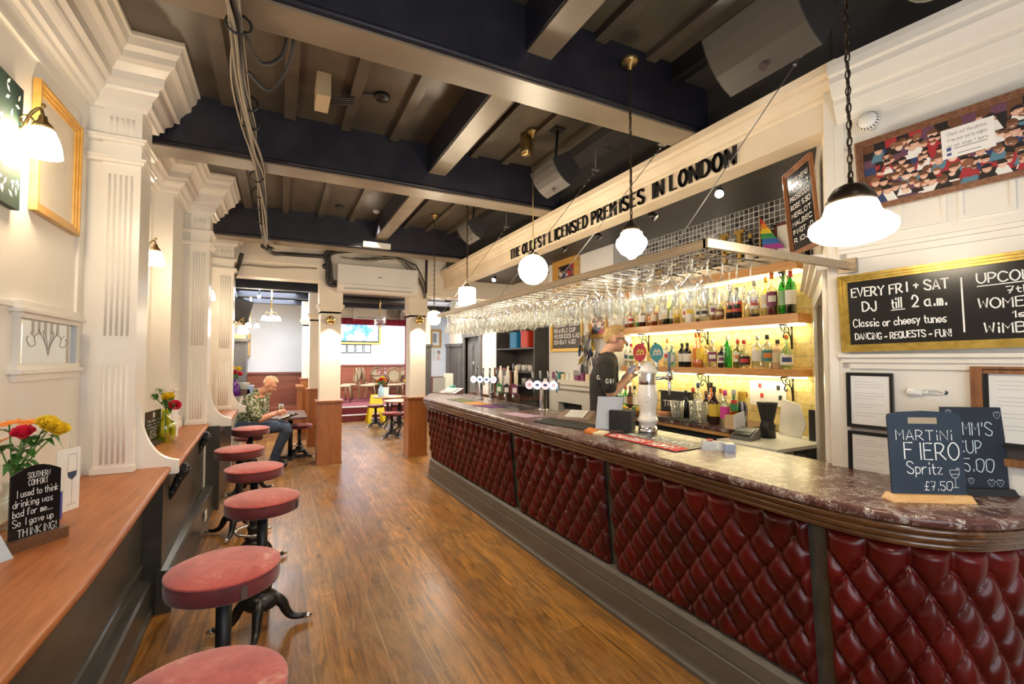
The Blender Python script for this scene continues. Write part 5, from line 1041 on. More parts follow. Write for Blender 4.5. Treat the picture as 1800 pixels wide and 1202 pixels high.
for k, (px, lab) in enumerate(((1168, 'white plates with orange rim stacked on the back counter'),)):
    p = PX(px, 728, BCX + .14); t = thing('plate_stack', lab, 'plates', (p.x, p.y, BCZ))
    for j in range(4): MB().lathe([(0, .012 * j), (.05, .012 * j), (.08, .012 * j + .010), (0, .012 * j + .010)], (p.x, p.y, BCZ), 20).build('plate', CERAM if j % 2 == 0 else PM('o'), t)
# ================================================================== ON THE BAR TOP
def on_bar(px, py, dz=0.0): return PZ(px, py, BT + dz)
# chalk signs
def chalk_sign(px0, px1, pyb, hgt, label, lines, boardm, standm, tilt=.10, handle=False, y_shift=0, sh=0, cut=0):
    a, b = on_bar(px0, pyb), on_bar(px1, pyb + 3); d = (b - a); d.z = 0; wd = d.length; d.normalize(); n = Vector((d.y, -d.x, 0))
    if n.dot(Vector((0, -1, 0))) < 0: n = -n
    mid_ = (a + b) / 2; mid_.z = BT; t = thing('chalk_sign', label, 'sign', mid_)
    th = .035; e = .014
    m = MB(); m.M = basis(a + Vector((0, 0, 0)), d, (0, 0, 1)); 
    m.hexa([(-e, 0, -th), (wd + e, 0, -th), (wd + e, 0, th), (-e, 0, th)], [(-e * .3, .026, -th * .7), (wd + e * .3, .026, -th * .7), (wd + e * .3, .026, th * .7), (-e * .3, .026, th * .7)]); m.build('stand', standm, t)
    up = (Vector((0, 0, 1)) - n * tilt).normalized(); M = basis(a + Vector((0, 0, .018)) + n * .004, d, up)
    m = MB(); m.M = M; r = .012; pts = []
    H_ = hgt - .018
    if handle: top = [(wd, H_ * .93), (wd - .004, H_ * .96), (wd * .85, H_ * .985), (wd * .5, H_), (wd * .15, H_ * .985), (.004, H_ * .96), (0, H_ * .93)]
    else: top = [(wd, H_), (0, H_)]
    outl = [(0, 0), (wd, 0)] + top
    if handle:
        # board with a slot: build from strips around the hole
        hx0, hx1, hz0, hz1 = wd * .28, wd * .70, H_ * .845, H_ * .92
        m.box(0, 0, -.004, wd, hz0, .004); m.box(0, hz0, -.004, hx0, hz1, .004); m.box(hx1, hz0, -.004, wd, hz1, .004); m.hexa([(0, hz1, -.004), (wd, hz1, -.004)] + [(x, y, -.004) for x, y in top], [(0, hz1, .004), (wd, hz1, .004)] + [(x, y, .004) for x, y in top])
    else: m.hexa([(x, y, -.004) for x, y in outl], [(x, y, .004) for x, y in outl])
    m.build('board', boardm, t)
    m = MB(); m.M = M
    for (txt, fx, fy, h, width, al) in lines: write(m, txt, wd * fx, H_ * fy, h * H_, h * H_ * .075, width * wd if width else None, al, jitter=.0012, z=.0048)
    return t, m, M, wd, H_
t, m, M, wd, H_ = chalk_sign(1567, 1697, 878, .345, 'slate blue handled menu board on a pine block priced £7.50', [('MARTiNi', .10, .655, .115, .80, 'l'), ('FIERO', .20, .43, .19, .78, 'l'), ('Spritz', .22, .26, .135, .50, 'l'), ('£7.50', .44, .075, .10, .40, 'l')], BOARD2, PINE, .06, True)
S_ = Vector((wd * .86, H_ * .22, 0))
for pts in ([(-.08, .10), (.08, .10), (.075, .05), (.04, .0), (-.04, .0), (-.075, .05), (-.08, .10)], [(0, 0), (0, -.12)], [(-.05, -.125), (.05, -.125)], [(-.07, .04), (.07, .05)], [(.02, .10), (.05, .13), (.08, .12), (.07, .10), (.05, .11)]):
    ribbon(m, [Vector((S_.x + x * wd * .8, S_.y + y * H_ * .9, 0)) for x, y in pts], .0016, .0048)
m.build('lettering', CHALK, t)
t, m, M, wd, H_ = chalk_sign(1662, 1772, 866, .350, 'navy menu board with drawn strawberries, partly hidden behind the slate blue board', [("PiMM'S", .14, .66, .155, .70, 'l'), ('CUP', .22, .44, .15, .42, 'l'), ('5.00', .30, .22, .15, .52, 'l')], NAVYB, BLK, .06)
for cx, cy_, s_ in ((.12, .93, .045), (.90, .90, .06), (.40, .10, .05), (.72, .08, .06), (.86, .08, .06)):
    for P in ([(-1, .6), (-.6, -.4), (0, -1), (.6, -.4), (1, .6), (.4, 1), (0, .7), (-.4, 1), (-1, .6)], [(-.5, 1.2), (0, .8), (.5, 1.2)], [(-.2, .1), (-.15, 0)], [(.2, .2), (.25, .1)]):
        ribbon(m, [Vector((wd * cx + x * s_ * wd, H_ * cy_ + y * s_ * wd, 0)) for x, y in P], .0014, .0048)
m.build('lettering', mat('pale_blue_chalk', (.62, .76, .80), .9), t)
# white ceramic font with badges and tap
p = on_bar(1139, 760); F = thing('beer_font', 'tall white ceramic beer font with chrome band and two oval badges', 'beer font', p); px_, py_ = p.x, p.y
MB().lathe([(0, 0), (.068, 0), (.070, .012), (.066, .05), (0, .05)], (px_, py_, BT), 28).build('base', CHROME, F)
MB().lathe([(.060, .05), (.062, .07), (.074, .085), (.076, .10), (.066, .115), (.060, .13), (.058, .16), (.064, .19), (.072, .23), (.074, .27), (.070, .31), (.064, .35), (.063, .36)], (px_, py_, BT), 28).build('body', CERAM, F)
MB().lathe([(.063, .355), (.064, .36), (.064, .44), (.063, .445)], (px_, py_, BT), 28).build('band', CHROME, F)
MB().lathe([(.070, .44), (.074, .445), (.074, .46), (.062, .47), (.058, .485), (.040, .50), (.034, .515), (.020, .525), (.012, .53), (0, .53)], (px_, py_, BT), 28).build('crown', CERAM, F)
m = MB(); fd = Vector((-px_, -py_, 0)).normalized(); sd = Vector((-fd.y, fd.x, 0)); m.M = basis((px_ + fd.x * .074, py_ + fd.y * .074, BT + .25), sd, (0, 0, 1))
for k in range(9): a = k * .7; m.poly([(.020 * cos(a) + .008 * (k % 3 - 1) + q * cos(a * 3), .02 * sin(a) + q * sin(a * 3), .001) for q in (.004, .011)] + [(.022 * cos(a + .3), .024 * sin(a + .3), .001)])
m.build('crest', PM('k'), F)
MB().tube([(px_ + sd.x * .05, py_ + sd.y * .05, BT + .40), (px_ - fd.x * .0 + sd.x * .0 + .12, py_ - .04, BT + .405), (px_ + .16, py_ - .055, BT + .40)], .013, 10).tube([(px_ + .165, py_ - .057, BT + .46), (px_ + .165, py_ - .057, BT + .32), (px_ + .165, py_ - .057, BT + .27)], [.016, .012, .009], 10).cyl((px_ + .165, py_ - .057, BT + .39), (px_ + .165, py_ - .057, BT + .46), .026, n=12).build('tap', CHROME, F)
MB().cyl((px_ + .165, py_ - .057, BT + .46), (px_ + .165, py_ - .057, BT + .60), .010, .014, 10).build('tap_handle', mat('blue_grey', (.20, .24, .30), .4), F)
for dx, dz, mm, mm2, nm in ((-.055, .575, mat('badge_red', (.52, .02, .03), .3), PM('y'), 'red oval badge'), (.07, .575, mat('badge_teal', (.03, .24, .25), .3), PM('c'), 'teal oval badge')):
    c = Vector((px_, py_, BT + dz)) + sd * (-dx) * 1.0; c = Vector((px_ + .9 * dx, py_ - .45 * dx, BT + dz + .02)); m = MB(); m.M = basis(c, -sd if sd.x < 0 else sd, (0, 0, 1)); m.mi = 0
    ov = [(.048 * cos(2 * pi * k / 28), .066 * sin(2 * pi * k / 28)) for k in range(28)]; m.hexa([(x, y, -.012) for x, y in ov], [(x, y, .012) for x, y in ov]); m.mi = 1
    for sgn in (1, -1):
        zf = .0128
        for k in range(5): m.poly([(-.022 + .011 * k, -.010 + .014 * (k % 2), zf), (-.014 + .011 * k, -.010 + .014 * (k % 2), zf), (-.014 + .011 * k, .016 + .010 * (k % 2), zf), (-.022 + .011 * k, .016 + .010 * (k % 2), zf)])
        ribbon(m, [Vector((-.03, -.018, 0)), Vector((.03, -.012, 0))], .006, zf); break
    b = m.build('badge', [mm, mm2], F); b['label'] = nm; MB().cyl((c.x, c.y, c.z - .06), (c.x, c.y, c.z - .14), .011, n=10).build('badge_stem', CHROME, F)
# chrome T fonts with round lenses
def lens_font(px, py, label, w_, h_, n_l, cols, two=False):
    p = on_bar(px, py); T = thing('beer_font', label, 'beer font', p); c = Vector((p.x, p.y, BT)); d = Vector((.62, -.78, 0)).normalized(); fd = Vector((-.78, -.62, 0))
    for off in ((-.08, .09) if two else (0,)):
        q = c + d * off; MB().rbox(q.x - .032, q.y - .032, BT, q.x + .032, q.y + .032, BT + h_, .018).lathe([(0, 0), (.055, 0), (.055, .012), (.035, .02)], q, 20).build('pillar', STEEL if False else CHROME, T)
    MB().cyl(c - d * w_ / 2 + Vector((0, 0, h_)), c + d * w_ / 2 + Vector((0, 0, h_)), .034, n=16).build('cross_bar', DKCH, T)
    for k in range(n_l):
        q = c + d * (-w_ / 2 + w_ * (k + .5) / n_l) + Vector((0, 0, h_)); R = .047
        MB().cyl(q, q + fd * .055, .034, .049, 18).build('lens_housing', mat('lens_blue', (.05, .12, .28), .2, .3), T)
        b = MB(); b.cyl(q + fd * .054, q + fd * .060, R, R, 20); lm = cols[k % len(cols)]; b.mi = 0
        b.mi = 1; M_ = basis(q + fd * .0605, d, (0, 0, 1)); b.M = M_; a_ = (.022, .014); 
        if k % 3 == 0: write(b, '13', 0, -.013, .026, .006, align='c', z=.0006)
        else: b.poly([(a_[0] * cos(2 * pi * j / 12), a_[1] * sin(2 * pi * j / 12), .0006) for j in range(12)])
        b.build('lens', [lm, PM('r' if k % 3 == 0 else 'b')], T)
        MB().tube([q - fd * .01 + Vector((0, 0, -.02)), q - fd * .05 + Vector((0, 0, -.03)), q - fd * .065 + Vector((0, 0, -.08))], .010, 8).build('spout', CHROME, T)
        MB().cyl(q - fd * .03, q - fd * .035 + Vector((0, 0, .15)), .009, .014, 10).build('tap_handle', DKCH, T)
LW_ = mat('lit_lens_white', (.9, .92, .95), .2, emit=(.75, .88, 1), es=.35); LP_ = mat('lit_lens_pink', (.9, .8, .85), .2, emit=(1, .65, .75), es=.25)
lens_font(955, 721, 'chrome T shaped beer font with four round lit lenses, left of the barman', .36, .27, 4, [LP_, LW_, LP_, LW_])
lens_font(853, 702, 'twin pillar chrome beer font with round lit lenses near the far bar end', .40, .27, 4, [LW_], True)
# hand pulls
for k, (px, py, mm, lab, clip) in enumerate(((880, 703, CERAM, 'white hand pump leftmost of three with green clip', 'g'), (893, 705, CERAM, 'middle white hand pump of three with dark clip', 'k'), (907, 706, mat('cream_handle', (.80, .70, .52), .3), 'cream hand pump rightmost of three with purple clip', 'p'))):
    p = on_bar(px, py); T = thing('hand_pump', lab, 'pump', p); c = (p.x, p.y, BT)
    MB().rbox(p.x - .035, p.y - .035, BT, p.x + .035, p.y + .035, BT + .10, .01).build('base', DARKW, T)
    MB().lathe([(.012, .10), (.014, .13), (.020, .17), (.024, .24), (.028, .32), (.024, .38), (.013, .41), (.010, .42), (.014, .43), (.012, .45), (0, .455)], c, 16).build('handle', mm, T)
    m = MB(); m.M = basis((p.x - .045, p.y - .05, BT + .10), (.8, -.6, 0), (0, 0, 1)); m.mi = 0; m.hexa([(-.04, 0, 0), (.04, 0, 0), (.04, .10, 0), (0, .135, 0), (-.04, .10, 0)], [(-.04, 0, .008), (.04, 0, .008), (.04, .10, .008), (0, .135, .008), (-.04, .10, .008)]); m.mi = 1; m.poly([(-.026, .02, .009), (.026, .02, .009), (.026, .08, .009), (-.026, .08, .009)]); m.build('pump_clip', [PM(clip), PM('w')], T)
    MB().tube([(p.x - .03, p.y - .02, BT + .09), (p.x - .07, p.y - .06, BT + .10), (p.x - .085, p.y - .075, BT + .05)], .010, 8).build('spout', CHROME, T)
q = on_bar(905, 716); t = thing('drip_tray', 'steel drip tray below the hand pumps', 'tray', q); m = MB(); m.M = basis((q.x - .02, q.y, BT), (.06, -1, 0), (1, .06, 0)); m.box(-.28, -.10, 0, .28, .10, .022); 
for k in range(18): m.box(-.26 + .03 * k, -.08, .022, -.25 + .03 * k, .08, .027)
m.build('tray', DKCH, t)
# till / card terminal seen from behind, black box, menus, towels
q = on_bar(1048, 752); t = thing('till_screen', 'pale grey till screen seen from behind beside the black box', 'till', q); m = MB(); m.M = basis((q.x - .03, q.y - .03, BT), (.62, -.78, 0), (.30, .2, 1)); m.hexa([(0, 0, -.006), (.20, 0, -.006), (.20, .26, -.006), (0, .26, -.006)], [(0, 0, .006), (.20, 0, .006), (.20, .26, .006), (0, .26, .006)]); m.build('screen_back', mat('pale_grey_plastic', (.42, .46, .54), .35), t); MB().box(q.x + .05, q.y - .13, BT, q.x + .15, q.y - .03, BT + .012).build('foot', BLK, t)
q = on_bar(1085, 757); t = thing('till_box', 'matt black box beside the till screen on the bar', 'box', q); m = MB(); m.M = basis((q.x - .03, q.y + .06, BT), (.62, -.78, 0), (0, 0, 1)); m.hexa([(0, 0, -.17), (.17, 0, -.17), (.17, 0, 0), (0, 0, 0)], [(0, .15, -.17), (.17, .15, -.17), (.17, .15, 0), (0, .15, 0)]); m.build('casing', BLKM, t)
def flat(name, label, cat, quad, m_, h=.004, dz=0.0, build=True, group=None):
    P = [on_bar(*a) for a in quad]; P = [Vector((p.x, p.y, BT + dz)) for p in P]; mm = MB(); mm.hexa(P, [p + Vector((0, 0, h)) for p in P]); 
    return tag(mm.build(name, m_), label, cat, group), P
# red and black bar towel
o, P = flat('bar_runner', 'red and black bar runner with white lettering along the bar edge', 'bar mat', [(1056, 765), (1188, 795), (1258, 784), (1110, 757)], [BLK], .005)
d = (P[1] - P[0]).normalized(); L_ = (P[1] - P[0]).length; n_ = (P[3] - P[0]); n_ = n_ - d * n_.dot(d); W_ = n_.length; n_.normalize()
m = MB(); m.M = basis(P[0] + Vector((0, 0, .0055)), d, n_); m.poly([(0, 0, 0), (L_, 0, 0), (L_ * .97, W_ * .42, 0), (.01, W_ * .42, 0)]); m.build('stripe', mat('runner_red', (.60, .03, .03), .7), o, world=False).location = (0, 0, 0)
m = MB(); m.M = basis(P[0] + Vector((0, 0, .0062)), d, n_); write(m, 'CAMDEN TOWN', L_ * .08, W_ * .10, W_ * .22, W_ * .05, L_ * .84); write(m, 'CAMDEN', L_ * .42, W_ * .60, W_ * .22, W_ * .05, L_ * .5); write(m, 'PALE ALE', L_ * .12, W_ * .52, W_ * .12, W_ * .03, L_ * .25)
ribbon(m, [Vector((L_ * .06, W_ * .48, 0)), Vector((L_ * .95, W_ * .48, 0))], .004, .0002); ribbon(m, [Vector((L_ * .25 + .03 * cos(a), W_ * .72 + .02 * sin(a), 0)) for a in [2 * pi * k / 14 for k in range(15)]], .005, .0002)
m.build('lettering', CHALK, o, world=False)
flat('bar_mat', 'black rubber bar mat with a small red logo near the menu stand', 'bar mat', [(938, 742), (1030, 757), (1058, 749), (968, 735)], BLKM, .008)
flat('bar_runner', 'purple and orange bar runner toward the far bar end', 'bar mat', [(830, 713), (862, 717), (905, 716), (868, 711)], [mat('runner_purple', (.14, .03, .18), .8)], .004)
flat('bar_runner', 'white and purple bar runner just past the middle of the bar', 'bar mat', [(878, 727), (922, 734), (958, 732), (905, 725)], [mat('runner_lilac', (.45, .32, .42), .8)], .004)
flat('bar_runner', 'orange striped bar runner beside the twin font', 'bar mat', [(812, 708), (842, 713), (866, 711), (838, 706)], [mat('runner_orange', (.62, .30, .08), .8)], .004)
flat('bar_mat', 'dark green and yellow bar mat near the far corner', 'bar mat', [(785, 702), (815, 708), (840, 706), (810, 700)], [mat('mat_olive', (.12, .13, .04), .8)], .005)
def slope_stand(px, py, label, s=1.0, ang=.62):
    q = on_bar(px, py); t = thing('menu_stand', label, 'menu', q); M_ = basis((q.x, q.y, BT), (.55, -.83, 0), (.83, .55, 0)); m = MB(); m.M = M_
    m.hexa([(-.19 * s, -.12 * s, 0), (.19 * s, -.12 * s, 0), (.19 * s, .14 * s, 0), (-.19 * s, .14 * s, 0)], [(-.19 * s, -.12 * s, .02), (.19 * s, -.12 * s, .02), (.19 * s, .14 * s, .10 * s), (-.19 * s, .14 * s, .10 * s)]); m.build('slope', mat('stone_slope', (.30, .22, .18), .3), t)
    m = MB(); m.M = M_ @ Matrix.Translation((0, 0, .022)); k = (.10 * s - .02) / (.26 * s); m.hexa([(-.10 * s, -.09 * s, .003 + .03 * s * k), (.12 * s, -.09 * s, .003 + .03 * s * k), (.12 * s, .11 * s, .003 + .23 * s * k), (-.10 * s, .11 * s, .003 + .23 * s * k)], [(-.10 * s, -.09 * s, .006 + .03 * s * k), (.12 * s, -.09 * s, .006 + .03 * s * k), (.12 * s, .11 * s, .006 + .23 * s * k), (-.10 * s, .11 * s, .006 + .23 * s * k)]); m.mi = 1
    for j in range(7):
        yy = -.07 * s + .024 * s * j; zz = .0068 + (yy + .12 * s) * k; m.poly([(-.08 * s, yy, zz), (.09 * s, yy, zz), (.09 * s, yy + .005, zz + .005 * k), (-.08 * s, yy + .005, zz + .005 * k)])
    m.build('sheet', [PAPER, INK], t)
slope_stand(1012, 738, 'sloping stand with a white menu sheet in front of the barman', .78)
slope_stand(792, 692, 'open white menu book on a stand at the far bar end', .85)
q = on_bar(775, 690); t = thing('display_card', 'pale grey upright card at the far bar end', 'card', q); m = MB(); m.M = basis((q.x, q.y + .1, BT), (.9, -.43, 0), (.08, .1, 1)); m.hexa([(-.10, 0, 0), (.10, 0, 0), (.10, .24, 0), (-.10, .24, 0)], [(-.10, 0, .006), (.10, 0, .006), (.10, .24, .006), (-.10, .24, .006)]); m.build('card', mat('pale_grey_card', (.52, .55, .56), .5), t)
q = on_bar(787, 688); tag(MB().lathe([(0, 0), (.05, 0), (.055, .09), (0, .09)], (q.x + .12, q.y + .1, BT), 16).build('tub', mat('teal_plastic', (.05, .42, .36), .5)), 'small teal tub behind the grey card', 'tub')
q = on_bar(830, 699); lathe_thing('beer_glass', 'tall stemmed beer glass with white lettering at the far bar end', 'glass', q.x, q.y, BT, [(.038, 0), (.036, .004), (.007, .012), (.005, .06), (.012, .075), (.030, .11), (.033, .16), (.030, .23)], GLASS)
for k, (px, py) in enumerate(((1036, 758), (1052, 762))): flat('beer_mats', ('orange beer mats piled beside the till', 'pale beer mats piled at the bar edge by the till')[k], 'beer mats', [(px - 10, py + 2), (px + 8, py + 5), (px + 20, py), (px, py - 4)], PM('o' if k == 0 else 'c'), .014)
# glass water dispenser / clip holder
q = on_bar(1275, 792); t = thing('straw_dispenser', 'clear plastic holder with a red badge on the bar top', 'holder', q); m = MB(); m.M = basis((q.x - .02, q.y + .05, BT), (.8, -.6, 0), (.6, .8, 0)); m.hexa([(-.09, -.035, 0), (.09, -.035, 0), (.09, .035, 0), (-.09, .035, 0)], [(-.075, -.028, .055), (.075, -.028, .045), (.075, .028, .045), (-.075, .028, .055)]); m.build('body', mat('clear_plastic', (.72, .74, .75), .12, alpha=.45), t)
m = MB(); m.M = basis((q.x - .03, q.y + .06, BT + .056), (.8, -.6, 0), (.6, .8, 0)); m.lathe([(0, .004), (.02, .004), (.022, 0)], (-.02, 0, 0), 16); m.build('badge', PM('r'), t); m = MB(); m.M = basis((q.x - .02, q.y + .05, BT), (.8, -.6, 0), (.6, .8, 0)); m.box(.04, -.04, 0, .10, .04, .04); m.build('block', DKCH, t)
# ================================================================== BEHIND THE BAR, FAR HALF
def framed(name, label, cat, M, w_, h_, fw, fd, fm, inner, parts=None, inm=None, group=None):
    """picture or board in the local XY plane of M (origin lower left)"""
    t = thing(name, label, cat, M.translation, group=group); m = MB(); m.M = M
    for k in range(3):
        a = fw * k / 3; b = fw * (k + 1) / 3; z = fd * (1, .72, .45)[k]
        m.box(-fw + a, -fw + a, 0, w_ + fw - a, -fw + b, z); m.box(-fw + a, h_ + fw - b, 0, w_ + fw - a, h_ + fw - a, z); m.box(-fw + a, -fw + b, 0, -fw + b, h_ + fw - b, z); m.box(w_ + fw - b, -fw + b, 0, w_ + fw - a, h_ + fw - b, z)
    m.build('frame', fm, t); m = MB(); m.M = M; m.box(-.003, -.003, .001, w_ + .003, h_ + .003, .006); m.build(inner, inm, t); return t
def collage(m, w_, h_, cells, z=.0066, seed=1, face=True):
    R = random.Random(seed); nx, ny = cells
    for i in range(nx):
        for j in range(ny):
            x0, x1, y0, y1 = w_ * i / nx, w_ * (i + 1) / nx, h_ * j / ny, h_ * (j + 1) / ny; m.mi = R.choice([0, 0, 1, 2, 0, 2, 4, 0, 3]); m.poly([(x0, y0, z), (x1, y0, z), (x1, y1, z), (x0, y1, z)])
    n = int(nx * ny * 1.7)
    for k in range(n):
        cx, cy_ = R.uniform(.03, .97) * w_, R.uniform(.12, .90) * h_; s_ = R.uniform(.035, .075) * h_ if nx > 10 else R.uniform(.045, .085) * h_
        m.mi = R.choice([0, 1, 0, 8, 9, 4, 3, 8]); m.poly([(cx - s_ * 1.7, max(0, cy_ - s_ * 2.6), z + .0003 + k * 1e-6), (cx + s_ * 1.7, max(0, cy_ - s_ * 2.6), z + .0003 + k * 1e-6), (cx + s_ * .9, cy_ - s_ * .5, z + .0003 + k * 1e-6), (cx - s_ * .9, cy_ - s_ * .5, z + .0003 + k * 1e-6)])
        m.mi = R.choice([5, 5, 6, 7]); zz = z + .0005 + k * 2e-6; m.poly([(cx + s_ * .8 * cos(a), cy_ + s_ * sin(a), zz) for a in [2 * pi * q / 12 for q in range(12)]])
        m.mi = R.choice([0, 0, 2, 7]); m.poly([(cx + s_ * .92 * cos(a), cy_ + s_ * .15 + s_ * sin(a), zz + 2e-6) for a in [pi * q / 8 for q in range(9)]])
        m.mi = 8; m.poly([(cx - s_ * .3, cy_ - s_ * .55, zz + 3e-6), (cx + s_ * .3, cy_ - s_ * .55, zz + 3e-6), (cx + s_ * .25, cy_ - s_ * .4, zz + 3e-6), (cx - s_ * .25, cy_ - s_ * .4, zz + 3e-6)])
PHM = [mat('photo_black', (.02, .015, .015), .3), mat('photo_navy', (.03, .05, .14), .3), mat('photo_brown', (.14, .06, .03), .3), mat('photo_red', (.38, .03, .04), .3), mat('photo_plum', (.14, .06, .10), .3), mat('photo_skin', (.68, .38, .27), .3), mat('photo_skin_pale', (.78, .52, .40), .3), mat('photo_skin_dark', (.25, .11, .06), .3), mat('photo_white', (.80, .78, .76), .3), mat('photo_teal', (.10, .22, .30), .3)]
CBX = 3.615
def cbM(px, py, x): p = PX(px, py, x); return basis(p, (0, -1, 0), (0, 0, 1))
def span(px0, py0, px1, py1, x): a, b = PX(px0, py0, x), PX(px1, py1, x); return a.y - b.y
M = cbM(973, 613, CBX); w_ = PX(973, 613, CBX).y - PX(1022, 605, CBX).y; h_ = PX(973, 546, CBX).z - PX(973, 613, CBX).z
t = framed('chalkboard', 'gold framed chalkboard dense with white writing behind the bar', 'chalkboard', M, w_, h_, .045, .03, GOLD, 'board', inm=mat('worn_board', (.10, .09, .085), .6))
m = MB(); m.M = M; write(m, 'Gin of the month', .02, h_ - .085, .045, .006, w_ * .9, z=.0075)
for k, tx in enumerate(('WHITLEY NEILL', 'RHUBARB + GINGER', 'BRAMBLE CUP', 'HENDRICKS 4.70', 'BOMBAY 4.50')): write(m, tx, .025, h_ - .17 - .082 * k, .052, .013, w_ * (.92 if k % 2 else .80), z=.0075)
m.build('lettering', CHALK, t)
M = cbM(1041, 588, CBX); w_ = PX(1041, 588, CBX).y - PX(1064, 582, CBX).y; h_ = PX(1041, 520, CBX).z - PX(1041, 588, CBX).z
t = framed('picture_frame', 'orange wood framed photo collage right of the chalkboard behind the bar', 'picture', M, w_, h_, .05, .03, GOLD2, 'backing', inm=PAPER); m = MB(); m.M = M; collage(m, w_, h_, (4, 5), seed=4); m.build('photo', PHM, t)
M = cbM(983, 500, CBX); w_ = PX(983, 500, CBX).y - PX(1011, 492, CBX).y; h_ = PX(983, 470, CBX).z - PX(983, 500, CBX).z
t = framed('picture_frame', 'gold framed photo high on the white chimney breast', 'picture', M, w_, h_, .11, .05, GOLD2, 'backing', inm=PAPER); m = MB(); m.M = M; collage(m, w_, h_, (4, 3), seed=9); m.build('photo', PHM, t)
# mantelpiece
t = thing('mantelpiece', 'white mantelpiece on the chimney breast behind the fonts', 'mantelpiece', (3.5, 5.15, 0)); m = MB(); m.box(3.42, 4.65, 1.30, 3.63, 5.75, 1.36); m.box(3.45, 4.70, 1.24, 3.63, 5.70, 1.30); m.build('shelf', CREAM, t); m = MB(); m.box(3.50, 4.72, 0, 3.63, 4.92, 1.24); m.build('jamb', CREAM, t); MB().box(3.50, 5.48, 0, 3.63, 5.68, 1.24).build('jamb', CREAM, t); MB().box(3.50, 4.92, 1.05, 3.63, 5.48, 1.24).build('frieze', CREAM, t); MB().box(3.60, 4.92, 0, 3.63, 5.48, 1.05).build('opening', BLKM, t)
R_ = random.Random(3)
for k in range(9):
    y = 4.72 + .115 * k; ck = R_.choice('wcmwpt'); tag(MB().rbox(3.52, y - .04, 1.36, 3.60, y + .04, 1.36 + R_.uniform(.06, .14), .01).build('packet', PM(ck)), {'w': 'white', 'c': 'tan', 'm': 'magenta', 'p': 'plum', 't': 'teal'}[ck] + ' packet standing on the white mantelpiece', 'packet', 'packets on the mantelpiece')
# crisp packets on a clip strip left of the barman
for k in range(14):
    px, py = 1012 + R_.uniform(0, 34), 592 + 4.3 * k + R_.uniform(-3, 3); p = PX(px, py, 3.55 + R_.uniform(-.04, .03)); m = MB(); m.M = Matrix.Translation(p) @ Matrix.Rotation(R_.uniform(-.7, .7), 4, 'X') @ Matrix.Rotation(-.7 + R_.uniform(-.4, .4), 4, 'Z')
    m.grid(lambda a, b: (-.014 * sin(pi * b) * sin(pi * a) - .003 * sin(17 * a + k), -.055 + .11 * a, -.075 + .15 * b), 6, 6); c_ = ['w', 'b', 's', 'y', 'w', 'b', 'k'][k % 7]; m.mi = 0
    m.mi = 1; m.poly([(-.0155, -.03, -.03), (-.0155, .03, -.03), (-.0155, .03, .03), (-.0155, -.03, .03)])
    tag(m.build('crisp_packet', [PM(c_), PM('y' if k % 3 == 0 else ('k' if k % 2 else 'r'))]), 'crinkled ' + {'w': 'white', 'b': 'navy', 's': 'silver', 'y': 'yellow', 'k': 'black'}[c_] + ' crisp packet in the hanging bunch left of the barman', 'crisps', 'crisp packets hanging behind the bar')
tag(MB().box(3.605, PX(1030, 640, 3.59).y - .01, 1.37, 3.619, PX(1030, 640, 3.59).y + .01, 2.0).build('clip_strip', WIRE), 'wire clip strip holding the crisp packets', 'strip')
t = thing('rear_counter', 'brown wooden counter with gilt edge behind the hand pumps', 'counter', (3.2, 6.8, 0)); MB().box(2.95, 5.97, 1.03, 3.48, 7.5, 1.08).build('top', DARKW, t); MB().box(2.94, 5.97, 1.00, 2.96, 7.5, 1.04).build('edge', GOLD2, t); MB().box(3.0, 6.0, 0, 3.46, 7.48, 1.03).build('cabinet', SLATE, t)
# far corner: open dark shelf unit with cups, buckets, sockets
t = thing('shelf_unit', 'dark open shelf unit with cups at the far end of the bar', 'shelves', (3.7, 6.9, 0)); m = MB(); m.box(3.92, 6.15, 0, 3.95, 7.55, 2.15); m.build('back', SLATE, t)
for y in (6.15, 7.52): MB().box(3.50, y, 0, 3.95, y + .03, 2.15).build('side', SLATE, t)
MB().box(3.46, 6.12, 2.13, 3.97, 7.58, 2.20).box(3.42, 6.08, 2.20, 3.97, 7.62, 2.23).build('cornice', SLATE, t)
for z in (.9, 1.20, 1.42, 1.80): MB().box(3.50, 6.17, z, 3.93, 7.53, z + .025).build('shelf', SLATE, t)
def bucket(px, py, col, lab):
    p = PX(px, py, 3.62); z = 1.825; tt = thing('bucket', lab, 'bucket', (p.x, p.y, z)); MB().rbox(p.x - .09, p.y - .12, z, p.x + .09, p.y + .12, z + .26, .03).build('tub', col, tt); MB().rbox(p.x - .10, p.y - .13, z + .25, p.x + .10, p.y + .13, z + .27, .03).build('rim', col, tt)
bucket(909, 606, mat('bucket_blue', (.02, .28, .62), .4), 'blue plastic tub on the dark shelf unit'); bucket(929, 603, mat('bucket_red', (.70, .05, .02), .4), 'red plastic tub on the dark shelf unit')
mug0 = None
for z, pys in ((1.445, (0, 1, 2, 3)), (1.225, (0, 1, 2)), (1.825, (4, 5))):
    for k in pys:
        y = 6.30 + .2 * k if z < 1.8 else (6.95 + .14 * (k - 4))
        if mug0 is None:
            mug0 = thing('mug', 'cream mug standing on the dark shelf unit', 'mug', (3.62, y, z), group='mugs on the dark shelf unit'); MB().lathe([(0, .004), (.035, .003), (.04, .01), (.043, .10), (.040, .10), (.037, .012), (0, .012)], (3.62, y, z), 16).build('cup', CERAM, mug0); MB().tube([(3.62 + .0, y - .04 - .028 * sin(a), z + .05 + .028 * cos(a)) for a in [pi * q / 8 for q in range(9)]], .006, 6).build('handle', CERAM, mug0)
        else: dup(mug0, (3.62, y, z))
